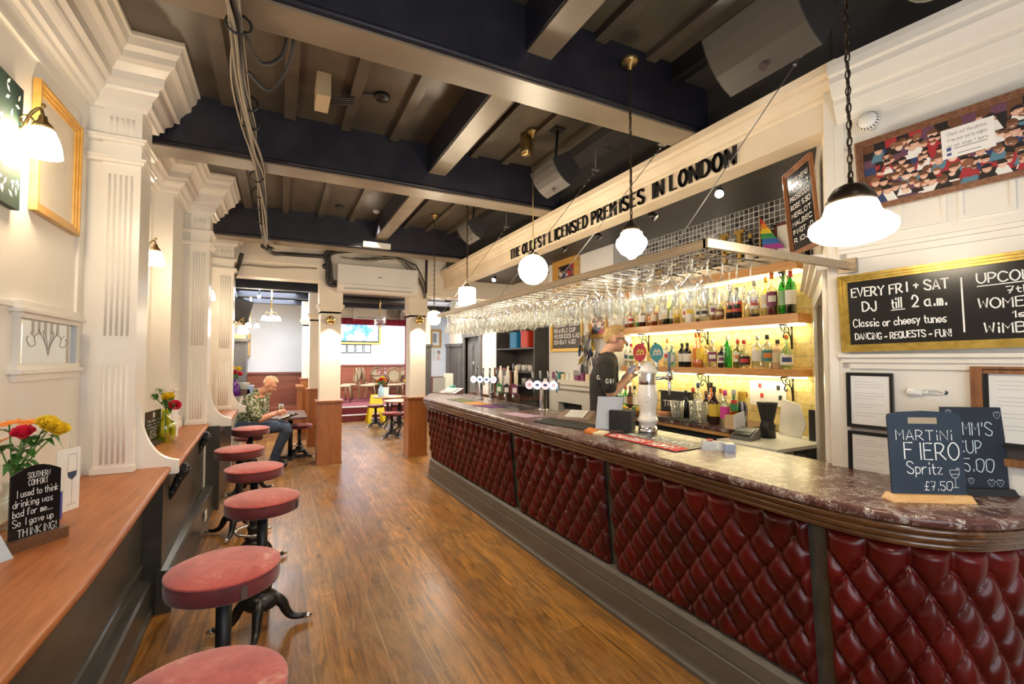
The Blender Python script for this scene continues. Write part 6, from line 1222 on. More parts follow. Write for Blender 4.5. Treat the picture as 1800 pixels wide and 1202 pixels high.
for k, (px, py) in enumerate(((905, 618), (917, 621), (929, 623))): p = PX(px, py, 3.60); lathe_thing('jar', 'glass jar on the upper shelf of the dark unit', 'jar', p.x, min(7.4, p.y), 1.825 if False else 1.445, [(0, 0), (.04, 0), (.045, .02), (.045, .10), (.03, .12), (0, .12)], GLASS, group='glass jars on the dark unit')
for px, py, sx, sz in ((946, 590, .14, .14), (946, 618, .14, .12), (947, 640, .12, .10), (947, 662, .12, .14)):
    p = PX(px, py, 3.94); tt = thing('socket_box', {590: 'topmost', 618: 'second from top', 640: 'third from top', 662: 'lowest'}[py] + ' cream socket box on the wall beside the dark shelf unit', 'socket', (3.94, p.y, p.z), group='socket boxes beyond the shelf unit'); MB().rbox(3.90, p.y - sx / 2, p.z - sz / 2, 3.95, p.y + sx / 2, p.z + sz / 2, .01).build('casing', mat('cream_plastic', (.72, .62, .44), .4), tt); MB().box(3.896, p.y - .04, p.z - .02, 3.90, p.y + .04, p.z + .02).build('face', BLK, tt)
tag(MB().box(3.80, PX(955, 600, 3.85).y - .06, .9, 3.93, PX(955, 600, 3.85).y + .06, 2.25).build('duct', SLATE), 'dark upright duct left of the chalkboard', 'duct')
fr = PX(872, 660, 3.4); t = thing('mirror_frame', 'small dark red framed cabinet behind the hand pumps', 'cabinet', (3.3, 6.2, 1.1)); M = basis((3.2, PX(872, 690, 3.2).y, 1.08), (0, -1, 0), (0, 0, 1)); m = MB(); m.M = M
for a in ((0, 0, .03, .42), (.55, 0, .58, .42), (0, .39, .58, .42), (0, 0, .58, .03)): m.box(a[0], a[1], 0, a[2], a[3], .04)
m.build('frame', REDW, t); m = MB(); m.M = M; m.box(.03, .03, .0, .55, .39, .01); m.build('panel', mat('grey_panel', (.22, .22, .22), .3), t)
for k in range(2):
    m = MB(); m.M = M; m.box(.10 + .22 * k, .04, .012, .26 + .22 * k, .30, .02); m.build('card', PAPER, t)
q = PX(858, 586, 3.9); wl = thing('wall_lamp', 'brass wall lamp glowing left of the dark shelf unit', 'lamp', (3.98, 8.0, 2.0)); c = (3.80, 7.70, 2.02); MB().tube([(3.94, 7.70, 2.06), (3.86, 7.70, 2.12), (3.80, 7.70, 2.06)], .01, 8).build('arm', BRASS2, wl); MB().lathe([(.03, 0), (.05, -.05), (.06, -.11)], c, 18).build('lamp_shade', SHADE2, wl)
# ================================================================== RIGHT WALL
def rwM(px, py, d=.012):
    s, z = RWP(px, py, d); return basis(rw(s, z, d), RD, (0, 0, 1)), s, z
# photo collage
s0, z0 = RWP(1531, 366); s1, z1 = RWP(1517, 268); s2, z2 = RWP(1800, 305)
a = rw(RWP(1528, 364)[0], RWP(1528, 364)[1], .02); b = rw(RWP(1800, 300)[0], RWP(1800, 300)[1], .02); c_ = rw(RWP(1514, 268)[0], RWP(1514, 268)[1], .045)
dirx = (b - a).normalized(); M = basis(a, dirx, (c_ - a)); Lp = 1.15; Hp = (c_ - a).length
t = framed('picture_frame', 'long bronze framed collage of party photos on the right wall', 'picture', M, Lp, Hp, .028, .025, BRONZE if False else mottled('bronze_frame', (.20, .09, .05), (.33, .17, .10), .35, 60, metal=.4), 'backing', inm=PAPER)
m = MB(); m.M = M; collage(m, Lp, Hp, (26, 8), seed=12); m.build('photo', PHM, t)
m = MB(); m.M = M; sx = .285; m.mi = 0; m.poly([(sx, Hp * .42, .009), (sx + .165, Hp * .42, .009), (sx + .165, Hp * .86, .009), (sx, Hp * .86, .009)]); m.mi = 1
for k in range(3): write(m, ('Check out the photos', 'from your party nights', 'on our page + more')[k], sx + .02, Hp * (.76 - .09 * k), .014, .0016, .125, z=.0095)
m.mi = 2; m.poly([(sx + .015, Hp * .53, .0096), (sx + .03, Hp * .53, .0096), (sx + .03, Hp * .58, .0096), (sx + .015, Hp * .58, .0096)]); m.poly([(sx + .015, Hp * .46, .0096), (sx + .03, Hp * .46, .0096), (sx + .03, Hp * .50, .0096), (sx + .015, Hp * .50, .0096)]); m.mi = 1
ribbon(m, [Vector((sx + .04, Hp * .55, 0)), Vector((sx + .14, Hp * .55, 0))], .004, .0096); ribbon(m, [Vector((sx + .05, Hp * .47, 0)), Vector((sx + .12, Hp * .47, 0))], .004, .0096); m.build('caption', [PAPER, INK, PM('b')], t)
# big chalkboard
a = rw(*RWP(1497, 606, .02), .02); b = rw(*RWP(1800, 594, .02), .02); c_ = rw(*RWP(1497, 497, .03), .03); M = basis(a, (b - a), (c_ - a)); Hb = (c_ - a).length; Lb = 1.3
t = framed('chalkboard', 'gold framed black events board reading EVERY FRI + SAT DJ till 2 a.m.', 'chalkboard', M, Lb, Hb, .036, .028, mottled('gilt_frame', (.42, .28, .05), (.60, .42, .10), .32, 25, metal=.55), 'board', inm=BOARD)
Wv = (rw(*RWP(1692, 520, .02), .02) - a).dot((b - a).normalized())
m = MB(); m.M = M; z_ = .0075; kw = dict(z=z_, jitter=.002)
write(m, 'EVERY FRI + SAT', Wv * .04, Hb * .755, Hb * .135, .0065, Wv * .88, **kw); write(m, 'DJ', Wv * .14, Hb * .52, Hb * .14, .0065, Wv * .15, **kw); write(m, 'till', Wv * .42, Hb * .53, Hb * .15, .0055, Wv * .10, **kw); write(m, '2 a.m.', Wv * .60, Hb * .52, Hb * .16, .0065, Wv * .30, **kw)
ribbon(m, [Vector((Wv * .41, Hb * .50, 0)), Vector((Wv * .53, Hb * .505, 0))], .004, z_)
write(m, 'Classic or cheesy tunes', Wv * .04, Hb * .275, Hb * .12, .0045, Wv * .84, **kw); write(m, 'DANCiNG ~ REQUESTS ~ FUN!', Wv * .05, Hb * .075, Hb * .095, .0045, Wv * .86, **kw)
ribbon(m, [Vector((Wv, Hb * .12, 0)), Vector((Wv * 1.005, Hb * .86, 0))], .006, z_)
x0 = Wv * 1.12; write(m, 'UPCOMiNG EVENTS', x0, Hb * .76, Hb * .125, .0055, Wv * 1.1, **kw); ribbon(m, [Vector((x0, Hb * .72, 0)), Vector((x0 + .2, Hb * .73, 0)), Vector((x0 + .4, Hb * .715, 0))], .004, z_)
write(m, '7th JUNE', x0 + Wv * .20, Hb * .60, Hb * .085, .0045, Wv * .5, **kw); write(m, 'WOMENS WORLD CUP', x0, Hb * .42, Hb * .125, .0055, Wv * 1.25, **kw); write(m, '1st - 14th', x0 + Wv * .22, Hb * .28, Hb * .085, .0045, Wv * .5, **kw); write(m, 'WiMBLEDON', x0 + Wv * .03, Hb * .09, Hb * .125, .0055, Wv * .72, **kw)
m.build('lettering', CHALK, t)
# framed certificates
def cert(q, label, fm=BLK, fw=.016):
    a = rw(*RWP(*q[0], .01), .01); b = rw(*RWP(*q[1], .01), .01); b.z = a.z; c_ = a + Vector((0, 0, RWP(*q[2], .01)[1] - a.z)); M = basis(a, b - a, c_ - a); w_, h_ = (b - a).length, (c_ - a).length
    t = framed('document_frame', label, 'picture', M, w_, h_, fw, .018, fm, 'sheet', inm=PAPER); m = MB(); m.M = M
    for k in range(13):
        if k in (3, 7, 10): continue
        ribbon(m, [Vector((w_ * .10, h_ * (.88 - .058 * k), 0)), Vector((w_ * (.86 if k % 3 else .6), h_ * (.88 - .058 * k), 0))], .0013, .0068)
    m.build('print', INK, t); return t
cert([(1498, 744), (1566, 748), (1497, 660)], 'upper black framed certificate on the right wall')
cert([(1501, 838), (1567, 838), (1500, 762)], 'lower black framed certificate on the right wall')
cert([(1742, 775), (1900, 782), (1742, 655)], 'black framed notice inside the rustic wooden frame')
a = rw(*RWP(1726, 800, .008), .008); b = rw(*RWP(1900, 812, .008), .008); b.z = a.z; c_ = a + Vector((0, 0, RWP(1722, 650, .008)[1] - a.z)); M = basis(a, b - a, c_ - a)
t = thing('rustic_frame', 'distressed brown wooden frame around the notice on the right wall', 'frame', a); m = MB(); m.M = M; w_, h_ = (b - a).length, (c_ - a).length
m.box(-.025, -.03, 0, .012, h_ + .015, .02); m.box(.012, h_ - .015, 0, w_, h_ + .015, .02); m.box(.012, -.03, 0, w_, .0, .02); m.build('frame', RUSTIC, t); m = MB(); m.M = M; m.box(.012, 0, -.002, w_, h_ - .015, .003); m.build('backing', mat('dark_backing_board', (.05, .04, .035), .6), t)  # dark board behind the notice
m = MB(); a = rw(*RWP(1735, 800, .02), .02); m.M = basis(a, RD, (0, 0, 1))
# white twisted tube on the wall
s_, z_ = RWP(1602, 688); t = thing('cable_reel', 'white plastic holder with looped white cable on the right wall', 'cable', rw(s_, z_)); m = MB(); m.M = basis(rw(s_, z_, .002), RD, (0, 0, 1)); m.lathe([(0, .022), (.014, .022), (.018, .014), (.018, 0)], (0, 0, 0), 18); m.box(.015, -.011, 0, .042, .011, .016); m.box(.04, -.006, .002, .062, .006, .013); m.build('holder', WHT, t)
m = MB(); m.M = basis(rw(s_, z_, .008), RD, (0, 0, 1)); m.tube(catmull([Vector(v) for v in [(.05, .006, 0), (.09, .010, 0), (.115, .002, 0), (.10, -.006, 0), (.06, -.004, 0)]], 5), .003, 6); m.tube(catmull([Vector(v) for v in [(.03, .010, 0), (.09, .016, 0), (.12, .004, 0)]], 5), .003, 6); m.build('cable', WHT, t)
m = MB(); s_, z_ = RWP(1662, 690); m.M = basis(rw(s_, z_, .001), RD, (0, 0, 1)); m.lathe([(0, .006), (.007, .006), (.009, 0)], (0, 0, 0), 12); tag(m.build('cable_gland', BLK), 'small black cable hole on the right wall', 'cable hole')
# smoke alarm by the collage
s_, z_ = RWP(1527, 213, .05); t = thing('smoke_alarm', 'white round smoke alarm on the right wall beside the collage', 'alarm', rw(s_, z_)); m = MB(); m.M = basis(rw(s_, z_, .0), RD, (0, 0, 1)); m.lathe([(.038, 0), (.036, .03), (.045, .035), (.046, .055), (.036, .075), (0, .078)], (0, 0, 0), 24); m.build('body', WHT, t)
m = MB(); m.M = basis(rw(s_, z_, .0), RD, (0, 0, 1))
for k in range(20): a = 2 * pi * k / 20; m.cyl((.044 * cos(a), .044 * sin(a), .058), (.038 * cos(a), .038 * sin(a), .072), .0022, n=5)
m.build('vents', BLK, t)
# tilted chalkboard high by the doorway
A_ = PW(1397, 440, 2.35); Mx = basis(A_, Vector((.80, .55, 0)), Vector((-.16, -.10, 1))); w_ = .20; h_ = .47
a = PW(1398, 442, 2.9); b = PW(1440, 420, 2.9); c_ = PW(1388, 318, 2.9); M = basis(a, PW(1440, 421, 2.62) - a, c_ - a); w_ = (PW(1440, 421, 2.62) - a).length; h_ = (c_ - a).length * 1.05
t = framed('chalkboard', 'narrow tilted menu board hung high above the doorway', 'chalkboard', M, w_, h_, .03, .02, RUSTIC, 'board', inm=BOARD); m = MB(); m.M = M
for k in range(8): write(m, ('LARGE MENU', 'WINES x2', 'PROSECCO', 'ROSE 5.50', 'MERLOT', 'MALBEC', 'PINOT 6.0', 'RIOJA')[k], .02, h_ * (.87 - .11 * k), .026, .005, w_ * .85, z=.0075)
m.build('lettering', CHALK, t)
# alcove clutter
m = MB()
for k in range(7): a = dw(.30 + .06 * k, 2.0, -.62); m.tube(catmull([a, a + Vector((.04 * sin(k), .05, -.25)), a + Vector((-.05 * cos(k), -.03, -.6)), a + Vector((.03, .02, -1.0 + .07 * k))], 5), .006, 6)
tag(m.build('alcove_cables', CABLE2), 'tangle of dark cables in the doorway alcove', 'cables')
for z, lab, mm in ((1.86, 'brass box on the alcove wall', BRASS), (1.62, 'white socket plate upper on the alcove wall', WHT), (1.40, 'white socket plate lower on the alcove wall', WHT)):
    m = MB(); a = dw(.42, z, -.69); m.M = basis(a, DD, (0, 0, 1)); m.rbox(-.07, -.045, 0, .07, .045, .03, .008); tag(m.build('alcove_box', mm), lab, 'box')
# ================================================================== LEFT LEDGE THINGS
LZ = .95
def on_ledge(px, py): return PZ(px, py, LZ)
def flower_vase(name, label, p, vm, vprof, stems, sc=1.0, hgt=.16, seed=1, n=18):
    """stems: (dx along the screen right, up, towards camera, kind, colour key)"""
    t = thing(name, label, 'vase', p); R = random.Random(seed); rt = Vector((RT.x, RT.y, 0)).normalized(); tw = Vector((-FW.x, -FW.y, 0)).normalized()
    MB().lathe([(a * sc, b * sc) for a, b in vprof], p, n).build('vase', vm, t)
    top = Vector(p) + Vector((0, 0, max(b for a, b in vprof) * sc)); base = Vector(p) + Vector((0, 0, .02))
    ms = MB(); ml = MB()
    for dx, up, dy, kind, ck in stems:
        q = top + rt * dx * sc + Vector((0, 0, up * sc)) + tw * dy * sc; ms.tube(catmull([base, top - Vector((0, 0, .01)), top.lerp(q, .5) + Vector((0, 0, .01)), q], 4), .0028 * sc, 6)
        fm = mat('petal_' + ck, {'r': (.72, .02, .06), 'y': (.90, .66, .03), 'o': (.85, .28, .03), 'w': (.88, .84, .74), 'p': (.75, .30, .35)}[ck], .6)
        m = MB(); d = (q - top).normalized(); d = (d + Vector((0, 0, .5)) + tw * .4).normalized(); B = basis(q, d.orthogonal(), d.cross(d.orthogonal())); m.M = B
        if kind == 'rose':
            for ring, (rr, hh, k) in enumerate(((.008, .034, 4), (.015, .032, 5), (.022, .026, 6), (.027, .016, 7))):
                for j in range(k):
                    a = 2 * pi * j / k + ring * .6; w_ = 2.6 * pi / k / 2
                    m.grid(lambda u, v, a=a, w_=w_, rr=rr, hh=hh: ((rr * (.45 + .6 * v + .25 * v ** 6)) * cos(a - w_ + 2 * w_ * u) * sc, (rr * (.45 + .6 * v + .25 * v ** 6)) * sin(a - w_ + 2 * w_ * u) * sc, (-.012 + (hh + .012) * v * (1 - .25 * (2 * u - 1) ** 2)) * sc), 5, 4)
        elif kind == 'daisy':
            for j in range(26):
                a = 2 * pi * j / 26; L = (.032 + .006 * (j % 3)) * sc; c, s_ = cos(a), sin(a); m.hexa([(c * .006 - s_ * .0025, s_ * .006 + c * .0025, .002 * (j % 2)), (c * .006 + s_ * .0025, s_ * .006 - c * .0025, .002 * (j % 2)), (c * L + s_ * .003, s_ * L - c * .003, .006), (c * L - s_ * .003, s_ * L + c * .003, .006)], [(c * .006 - s_ * .0025, s_ * .006 + c * .0025, .003 + .002 * (j % 2)), (c * .006 + s_ * .0025, s_ * .006 - c * .0025, .003 + .002 * (j % 2)), (c * L + s_ * .003, s_ * L - c * .003, .007), (c * L - s_ * .003, s_ * L + c * .003, .007)])
            m.ball((0, 0, .005), .009 * sc, 10, 6)
        else:
            for j in range(9):
                a = R.uniform(0, 6.3); rr = R.uniform(.004, .022) * sc; z = R.uniform(-.01, .012) * sc
                for k in range(5): b = 2 * pi * k / 5; cx, cy_ = rr * cos(a), rr * sin(a); m.poly([(cx, cy_, z), (cx + .010 * sc * cos(b - .5), cy_ + .010 * sc * sin(b - .5), z + .004), (cx + .014 * sc * cos(b), cy_ + .014 * sc * sin(b), z + .002), (cx + .010 * sc * cos(b + .5), cy_ + .010 * sc * sin(b + .5), z + .004)], True)
        m.build('flower', fm, t)
        for j in range(3):
            b0 = top.lerp(q, R.uniform(.2, .85)); dd = (rt * R.uniform(-1, 1) + tw * R.uniform(-.6, .8) + Vector((0, 0, R.uniform(-.35, .55)))).normalized(); L = R.uniform(.05, .085) * sc; sd_ = dd.cross(Vector((0, 0, 1))).normalized()
            def lf(u, v, b0=b0, dd=dd, L=L, sd_=sd_): w_ = .017 * sc * sin(pi * min(.98, max(.02, u)) ** .8); return b0 + dd * L * u + sd_ * w_ * (2 * v - 1) + Vector((0, 0, .02 * sc * sin(pi * u) - .006 * abs(2 * v - 1) * 0 - .03 * sc * u * u))
            ml.grid(lf, 6, 2)
    ms.build('stems', mat('stem_green', (.10, .25, .04), .6), t); o = ml.build('leaves', mat('leaf_green', (.045, .17, .025), .5), t); o['kind'] = 'stuff'; return t
p = on_ledge(36, 925); p.x -= .03
flower_vase('flower_vase', 'vase of orange, pink red and yellow flowers nearest the camera on the ledge', p, make_glass('vase_clear', (.8, .85, .8), .2), [(0, .004), (.035, 0), (.045, .02), (.04, .10), (.025, .15), (.03, .17)],
    [(-.02, .21, .0, 'daisy', 'o'), (.055, .175, .02, 'rose', 'r'), (.115, .195, -.02, 'rose', 'y'), (.03, .21, -.03, 'daisy', 'o'), (.135, .18, -.03, 'rose', 'y'), (-.06, .14, .0, 'daisy', 'o'), (.09, .205, -.03, 'rose', 'y'), (.02, .12, -.02, 'spray', 'w')], 1.12, seed=3)
p = on_ledge(290, 776)
flower_vase('flower_vase', 'yellow green glass bottle vase with white, yellow and red flowers on the middle ledge', p, make_glass('vase_lime', (.72, .80, .05), .22), [(0, .003), (.05, 0), (.056, .012), (.056, .10), (.05, .125), (.022, .14), (.019, .19), (.023, .20)],
    [(-.075, .075, 0, 'spray', 'w'), (-.02, .10, .0, 'spray', 'w'), (-.05, .11, -.03, 'spray', 'w'), (.035, .075, .03, 'rose', 'y'), (.075, .025, .03, 'rose', 'r'), (.02, .11, -.04, 'spray', 'w')], 1.35, seed=5)
p = on_ledge(379, 716)
flower_vase('flower_vase', 'dark vase with yellow, orange and red flowers on the far ledge', p, GLM('brown'), [(0, 0), (.045, 0), (.05, .02), (.045, .08), (.025, .10), (.025, .13)], [(-.03, .05, .02, 'rose', 'y'), (.04, .04, .03, 'rose', 'y'), (.07, .06, 0, 'rose', 'r'), (-.06, .06, 0, 'rose', 'o'), (.02, .09, 0, 'rose', 'o')], 1.45, seed=6)
p = on_ledge(390, 717); t = thing('candle', 'white pillar candle on the far ledge', 'candle', p); MB().lathe([(0, 0), (.03, 0), (.03, .22), (.025, .225), (0, .22)], p, 16).build('wax', PAPER, t); MB().cyl((p.x, p.y, LZ + .22), (p.x, p.y, LZ + .235), .0015, n=6).build('wick', BLK, t)
def ledge_board(pa, pb, hgt, label, lines, arch=True, bm=BOARD, blk=WALN):
    a, b = on_ledge(*pa), on_ledge(*pb); d = b - a; wd = d.length; d.normalize(); t = thing('chalk_sign', label, 'sign', (a + b) / 2); n = Vector((d.y, -d.x, 0))
    m = MB(); m.M = basis(a, d, (0, 0, 1)); m.hexa([(-.005, 0, -.03), (wd + .005, 0, -.03), (wd + .005, 0, .03), (-.005, 0, .03)], [(-.005, .04, -.03), (wd + .005, .04, -.03), (wd + .005, .04, .03), (-.005, .04, .03)]); m.build('block', blk, t)
    M = basis(a + d * wd * .06 + Vector((0, 0, .025)), d, (0, 0, 1)); wb = wd * .88; m = MB(); m.M = M; top = [(wb, hgt)] + ([(wb * (1 - k / 8), hgt + .03 * sin(pi * k / 8)) for k in range(1, 8)] if arch else []) + [(0, hgt)]
    O_ = [(0, 0), (wb, 0)] + top; m.hexa([(x, y, -.003) for x, y in O_], [(x, y, .003) for x, y in O_]); m.build('board', bm, t)
    m = MB(); m.M = M
    for txt, fx, fy, h, w_ in lines: write(m, txt, wb * fx, hgt * fy, hgt * h, hgt * h * .07, wb * w_, jitter=.001, z=.0038)
    return t, m, wb, hgt
t, m, wb, hg = ledge_board((6, 975), (108, 942), .245, 'black chalk sign reading I used to think drinking was bad for me', [('SOUTHERN', .32, .93, .085, .46), ('COMFORT', .34, .82, .085, .40), ('I used to think', .10, .67, .105, .86), ('drinking was', .06, .525, .105, .80), ('bad for me...', .06, .385, .105, .80), ('So I gave up', .06, .245, .105, .82), ('THINKING!', .16, .075, .11, .80)])
ribbon(m, [Vector((wb * (.06 + .86 * k / 24), hg * .03 + .003 * sin(k * 1.57), 0)) for k in range(25)], .003, .0038); m.build('lettering', CHALK, t)
t, m, wb, hg = ledge_board((252, 790), (283, 776), .255, 'black sign with a round crest beside the yellow green vase', [('The more you', .08, .66, .07, .86), ('laugh, the less', .08, .56, .06, .84), ('we hate to deliver', .08, .46, .06, .84), ('BEST', .28, .28, .12, .45), ('BEER', .28, .14, .11, .45)], False, BOARD, BLK)
ribbon(m, [Vector((wb * .5 + .018 * cos(a), hg * .87 + .018 * sin(a), 0)) for a in [2 * pi * k / 16 for k in range(17)]], .006, .0038); ribbon(m, [Vector((wb * .5, hg * .84, 0)), Vector((wb * .5, hg * .90, 0))], .006, .0038); m.build('lettering', CHALK, t)
# wine list card with a drawn glass
a, b = on_ledge(96, 906), on_ledge(138, 891); d = (b - a); wd = d.length; d.normalize(); t = thing('wine_card', 'white wine card with a drawn glass behind the near chalk sign', 'card', (a + b) / 2)
m = MB(); m.M = basis(a, d, (0, 0, 1)); H_ = .285; m.hexa([(0, 0, -.001), (wd, 0, -.001), (wd, H_, -.001), (0, H_, -.001)], [(0, 0, .001), (wd, 0, .001), (wd, H_, .001), (0, H_, .001)]); m.build('card', PAPER, t)
m = MB(); m.M = basis(a, d, (0, 0, 1)); gx = wd * .66; 
m.mi = 0; m.poly([(gx - wd * .20, H_ * .62, .0016), (gx - wd * .17, H_ * .54, .0016), (gx, H_ * .49, .0016), (gx + wd * .17, H_ * .54, .0016), (gx + wd * .20, H_ * .62, .0016)]); m.mi = 1
for P in ([(-.17, .90), (-.21, .70), (-.18, .55), (0, .48), (.18, .55), (.21, .70), (.17, .90)], [(-.17, .90), (.17, .90)], [(0, .48), (0, .12)], [(-.2, .09), (0, .12), (.2, .09), (-.2, .09)]): ribbon(m, [Vector((gx + x * wd, y * H_, 0)) for x, y in P], .0022, .0016)
write(m, 'CHART', wd * .05, H_ * .32, .010, .0012, wd * .3, z=.0016); m.build('print', [mat('ink_navy', (.04, .06, .12), .6), INK], t)
p = on_ledge(101, 912); tag(MB().rbox(p.x - .012, p.y - .012, LZ, p.x + .012, p.y + .012, LZ + .115, .004).build('card_box', mat('blue_red_box', (.04, .08, .40), .4)), 'narrow blue box between the chalk sign and the wine card', 'box')
a = on_ledge(-38, 1004); m = MB(); m.M = basis(a, (.5, .87, 0), (-.25, .05, 1)); m.hexa([(0, 0, 0), (.10, 0, 0), (.06, .14, 0), (-.04, .14, 0)], [(0, 0, .003), (.10, 0, .003), (.06, .14, .003), (-.04, .14, .003)]); tag(m.build('menu_card', mat('pale_blue_card', (.48, .55, .62), .5)), 'pale blue menu card at the left edge of the near ledge', 'menu')
a = on_ledge(306, 768); m = MB(); m.M = basis(a, (.25, .97, 0), (0, 0, 1)); m.hexa([(-.05, 0, 0), (.06, 0, 0), (.06, .22, 0), (-.05, .22, 0)], [(-.05, 0, .003), (.06, 0, .003), (.06, .22, .003), (-.05, .22, .003)]); tag(m.build('menu_card', PAPER), 'white menu card standing behind the yellow green vase', 'menu')
a = on_ledge(393, 716); m = MB(); m.M = basis(a, (.6, .8, 0), (0, 0, 1)); m.hexa([(-.03, 0, 0), (.05, 0, 0), (.05, .22, 0), (-.03, .22, 0)], [(-.03, 0, .003), (.05, 0, .003), (.05, .22, .003), (-.03, .22, .003)]); tag(m.build('menu_card', PAPER), 'white card beside the candle on the far ledge', 'menu')
MBk = MB().box(-.60, 1.0, .83, -.555, 1.10, .90) if False else None
# gold oak frame, etched mirror, leaf panel on the left wall
q = PX(60, 372, XW + .01); r_ = PX(125, 405, XW + .01); y0, y1 = 2.975, 3.405; M = basis((XW + .004, y0, 2.40), (0, 1, 0), (0, 0, 1)); 
t = framed('picture_frame', 'gold oak framed picture on the left wall behind the nearest lamp', 'picture', M, y1 - y0, .53, .05, .03, GOLD2, 'picture', inm=mottled('faded_print', (.62, .55, .44), (.72, .66, .55), .3, 3))
yA, yB = 2.86, 3.52; t = thing('etched_mirror', 'small etched mirror panel with moulded top and sill on the left wall', 'mirror', (XW, 3.2, 1.62)); m = MB()
m.box(XW, yA - .05, 1.60, XW + .03, yB, 1.625); m.box(XW, yA - .06, 1.58, XW + .045, yB + .01, 1.60); m.box(XW, yA - .03, 1.545, XW + .02, yB, 1.58); m.box(XW, yA - .03, 1.835, XW + .03, yB, 1.86); m.box(XW, yA - .06, 1.86, XW + .05, yB + .01, 1.875); m.box(XW, yA - .05, 1.875, XW + .035, yB, 1.91); m.box(XW, yA - .02, 1.625, XW + .02, yA, 1.835); m.box(XW, yB - .02, 1.625, XW + .02, yB, 1.835); m.build('moulding', CREAM, t)
MB().box(XW, yA, 1.625, XW + .006, yB - .02, 1.835).build('glass', MIRROR, t); m = MB(); m.M = basis((XW + .0065, yA, 1.625), (0, 1, 0), (0, 0, 1)); Wm = yB - yA - .02
for sgn in (1, -1):
    for P in ([(0, .20), (.06, .55), (.10, .75), (.05, .70), (0, .25)], [(.05, .45), (.14, .70), (.24, .62), (.22, .45), (.30, .40), (.36, .55), (.33, .62)], [(.24, .62), (.30, .70)], [(.14, .70), (.16, .80)]): ribbon(m, catmull([Vector((Wm * (.5 + sgn * x), .21 * y, 0)) for x, y in P], 4), .006, .0004)
m.build('etching', mat('etched_glass', (.62, .66, .62), .6), t)
y1 = PX(22, 250, XW).y; y0 = y1 - .30; t = thing('leaf_panel', 'dark green panel with white leaf pattern at the left edge of the wall', 'panel', (XW, y1, 2.5)); zA, zB = 2.30, 2.84; MB().box(XW, y0, zA, XW + .03, y1, zB).build('panel', mat('bottle_green_paint', (.012, .035, .025), .7), t); m = MB(); m.M = basis((XW + .0305, y0, zA), (0, 1, 0), (0, 0, 1)); R_ = random.Random(8)
for k in range(26):
    x, y, a = R_.uniform(.12, .28), R_.uniform(.03, .52), R_.uniform(0, 6.3); m.poly([(x, y, .0005), (x + .022 * cos(a - .4), y + .022 * sin(a - .4), .0005), (x + .042 * cos(a), y + .042 * sin(a), .0005), (x + .022 * cos(a + .4), y + .022 * sin(a + .4), .0005)])
m.build('leaf_pattern', CHALK, t)
y = 5.37; m = MB(); m.M = basis((-.95, 5.362, 1.60), (1, 0, 0), (0, 0, 1))
tag(MB().box(-.925, 5.58, 1.42, -.914, 5.66, 1.54).build('wall_plate', CREAM), 'small cream wall plate on the pier beside the flowers', 'plate')
# ================================================================== PEOPLE
def blob(name, parts, m_, parent, vox=.008, smooth=6):
    """one continuous surface grown over tapered limbs: parts are chains of (point, radius) or ('e', centre, radii, rotation)"""
    b = MB()
    for P in parts:
        if P[0] == 'e':
            _, c, sc_, *rot = P; b.M = Matrix.Translation(Vector(c)) @ (rot[0] if rot else Matrix.Identity(4)); b.ball((0, 0, 0), 1.0, 20, 14, sc_); b.M = None
        else:
            pts = catmull([Vector(p) for p, r in P], 4) if len(P) > 2 else [Vector(P[0][0]), Vector(P[1][0])]; rs = [r for p, r in P]; n = len(pts); R = [rs[min(len(rs) - 2, int(i * (len(rs) - 1) / (n - 1)))] * (1 - (i * (len(rs) - 1) / (n - 1) - min(len(rs) - 2, int(i * (len(rs) - 1) / (n - 1))))) + rs[min(len(rs) - 2, int(i * (len(rs) - 1) / (n - 1))) + 1] * (i * (len(rs) - 1) / (n - 1) - min(len(rs) - 2, int(i * (len(rs) - 1) / (n - 1)))) for i in range(n)]
            b.tube(pts, R, 14); b.ball(pts[0], R[0], 12, 8); b.ball(pts[-1], R[-1], 12, 8)
    o = b.build(name, m_, parent); r = o.modifiers.new('r', 'REMESH'); r.mode = 'VOXEL'; r.voxel_size = vox; r.use_smooth_shade = True; s_ = o.modifiers.new('s', 'SMOOTH'); s_.iterations = smooth; s_.factor = .5
    dg = bpy.context.evaluated_depsgraph_get(); dg.update(); me = bpy.data.meshes.new_from_object(o.evaluated_get(dg)); me.name = name; o.modifiers.clear(); old = o.data; o.data = me; bpy.data.meshes.remove(old)
    for p in o.data.polygons: p.use_smooth = True
    return o
def Rz(a, ax='Z'): return Matrix.Rotation(a, 4, ax)
def hand(wr, d, pn, side, curl=.9, sc=1.0):
    """chains for palm, four fingers and thumb: d forward, pn palm normal, side towards the thumb"""
    d = Vector(d).normalized(); pn = (Vector(pn) - d * Vector(pn).dot(d)).normalized(); sd_ = pn.cross(d) * side; out = [[(wr, .026 * sc), (wr + d * .045 * sc, .030 * sc), (wr + d * .08 * sc, .027 * sc)], [(wr + d * .05 * sc - sd_ * .022 * sc, .020 * sc), (wr + d * .05 * sc + sd_ * .022 * sc, .020 * sc)]]
    for k, L in enumerate((.072, .080, .075, .058)):
        b = wr + d * .085 * sc + sd_ * (.030 - .020 * k) * sc; a = b + (d * cos(curl * .5) + pn * sin(curl * .5)) * L * .42 * sc; c = a + (d * cos(curl * 1.5) + pn * sin(curl * 1.5)) * L * .34 * sc; e = c + (d * cos(curl * 2.3) + pn * sin(curl * 2.3)) * L * .28 * sc; out.append([(b, .0095 * sc), (a, .009 * sc), (c, .008 * sc), (e, .007 * sc)])
    t0 = wr + d * .025 * sc + sd_ * .026 * sc; t1 = t0 + (d * .6 + sd_ * .7 + pn * .3).normalized() * .035 * sc; t2 = t1 + (d * .9 + pn * .5).normalized() * .03 * sc; out.append([(t0, .013 * sc), (t1, .011 * sc), (t2, .009 * sc)]); return out
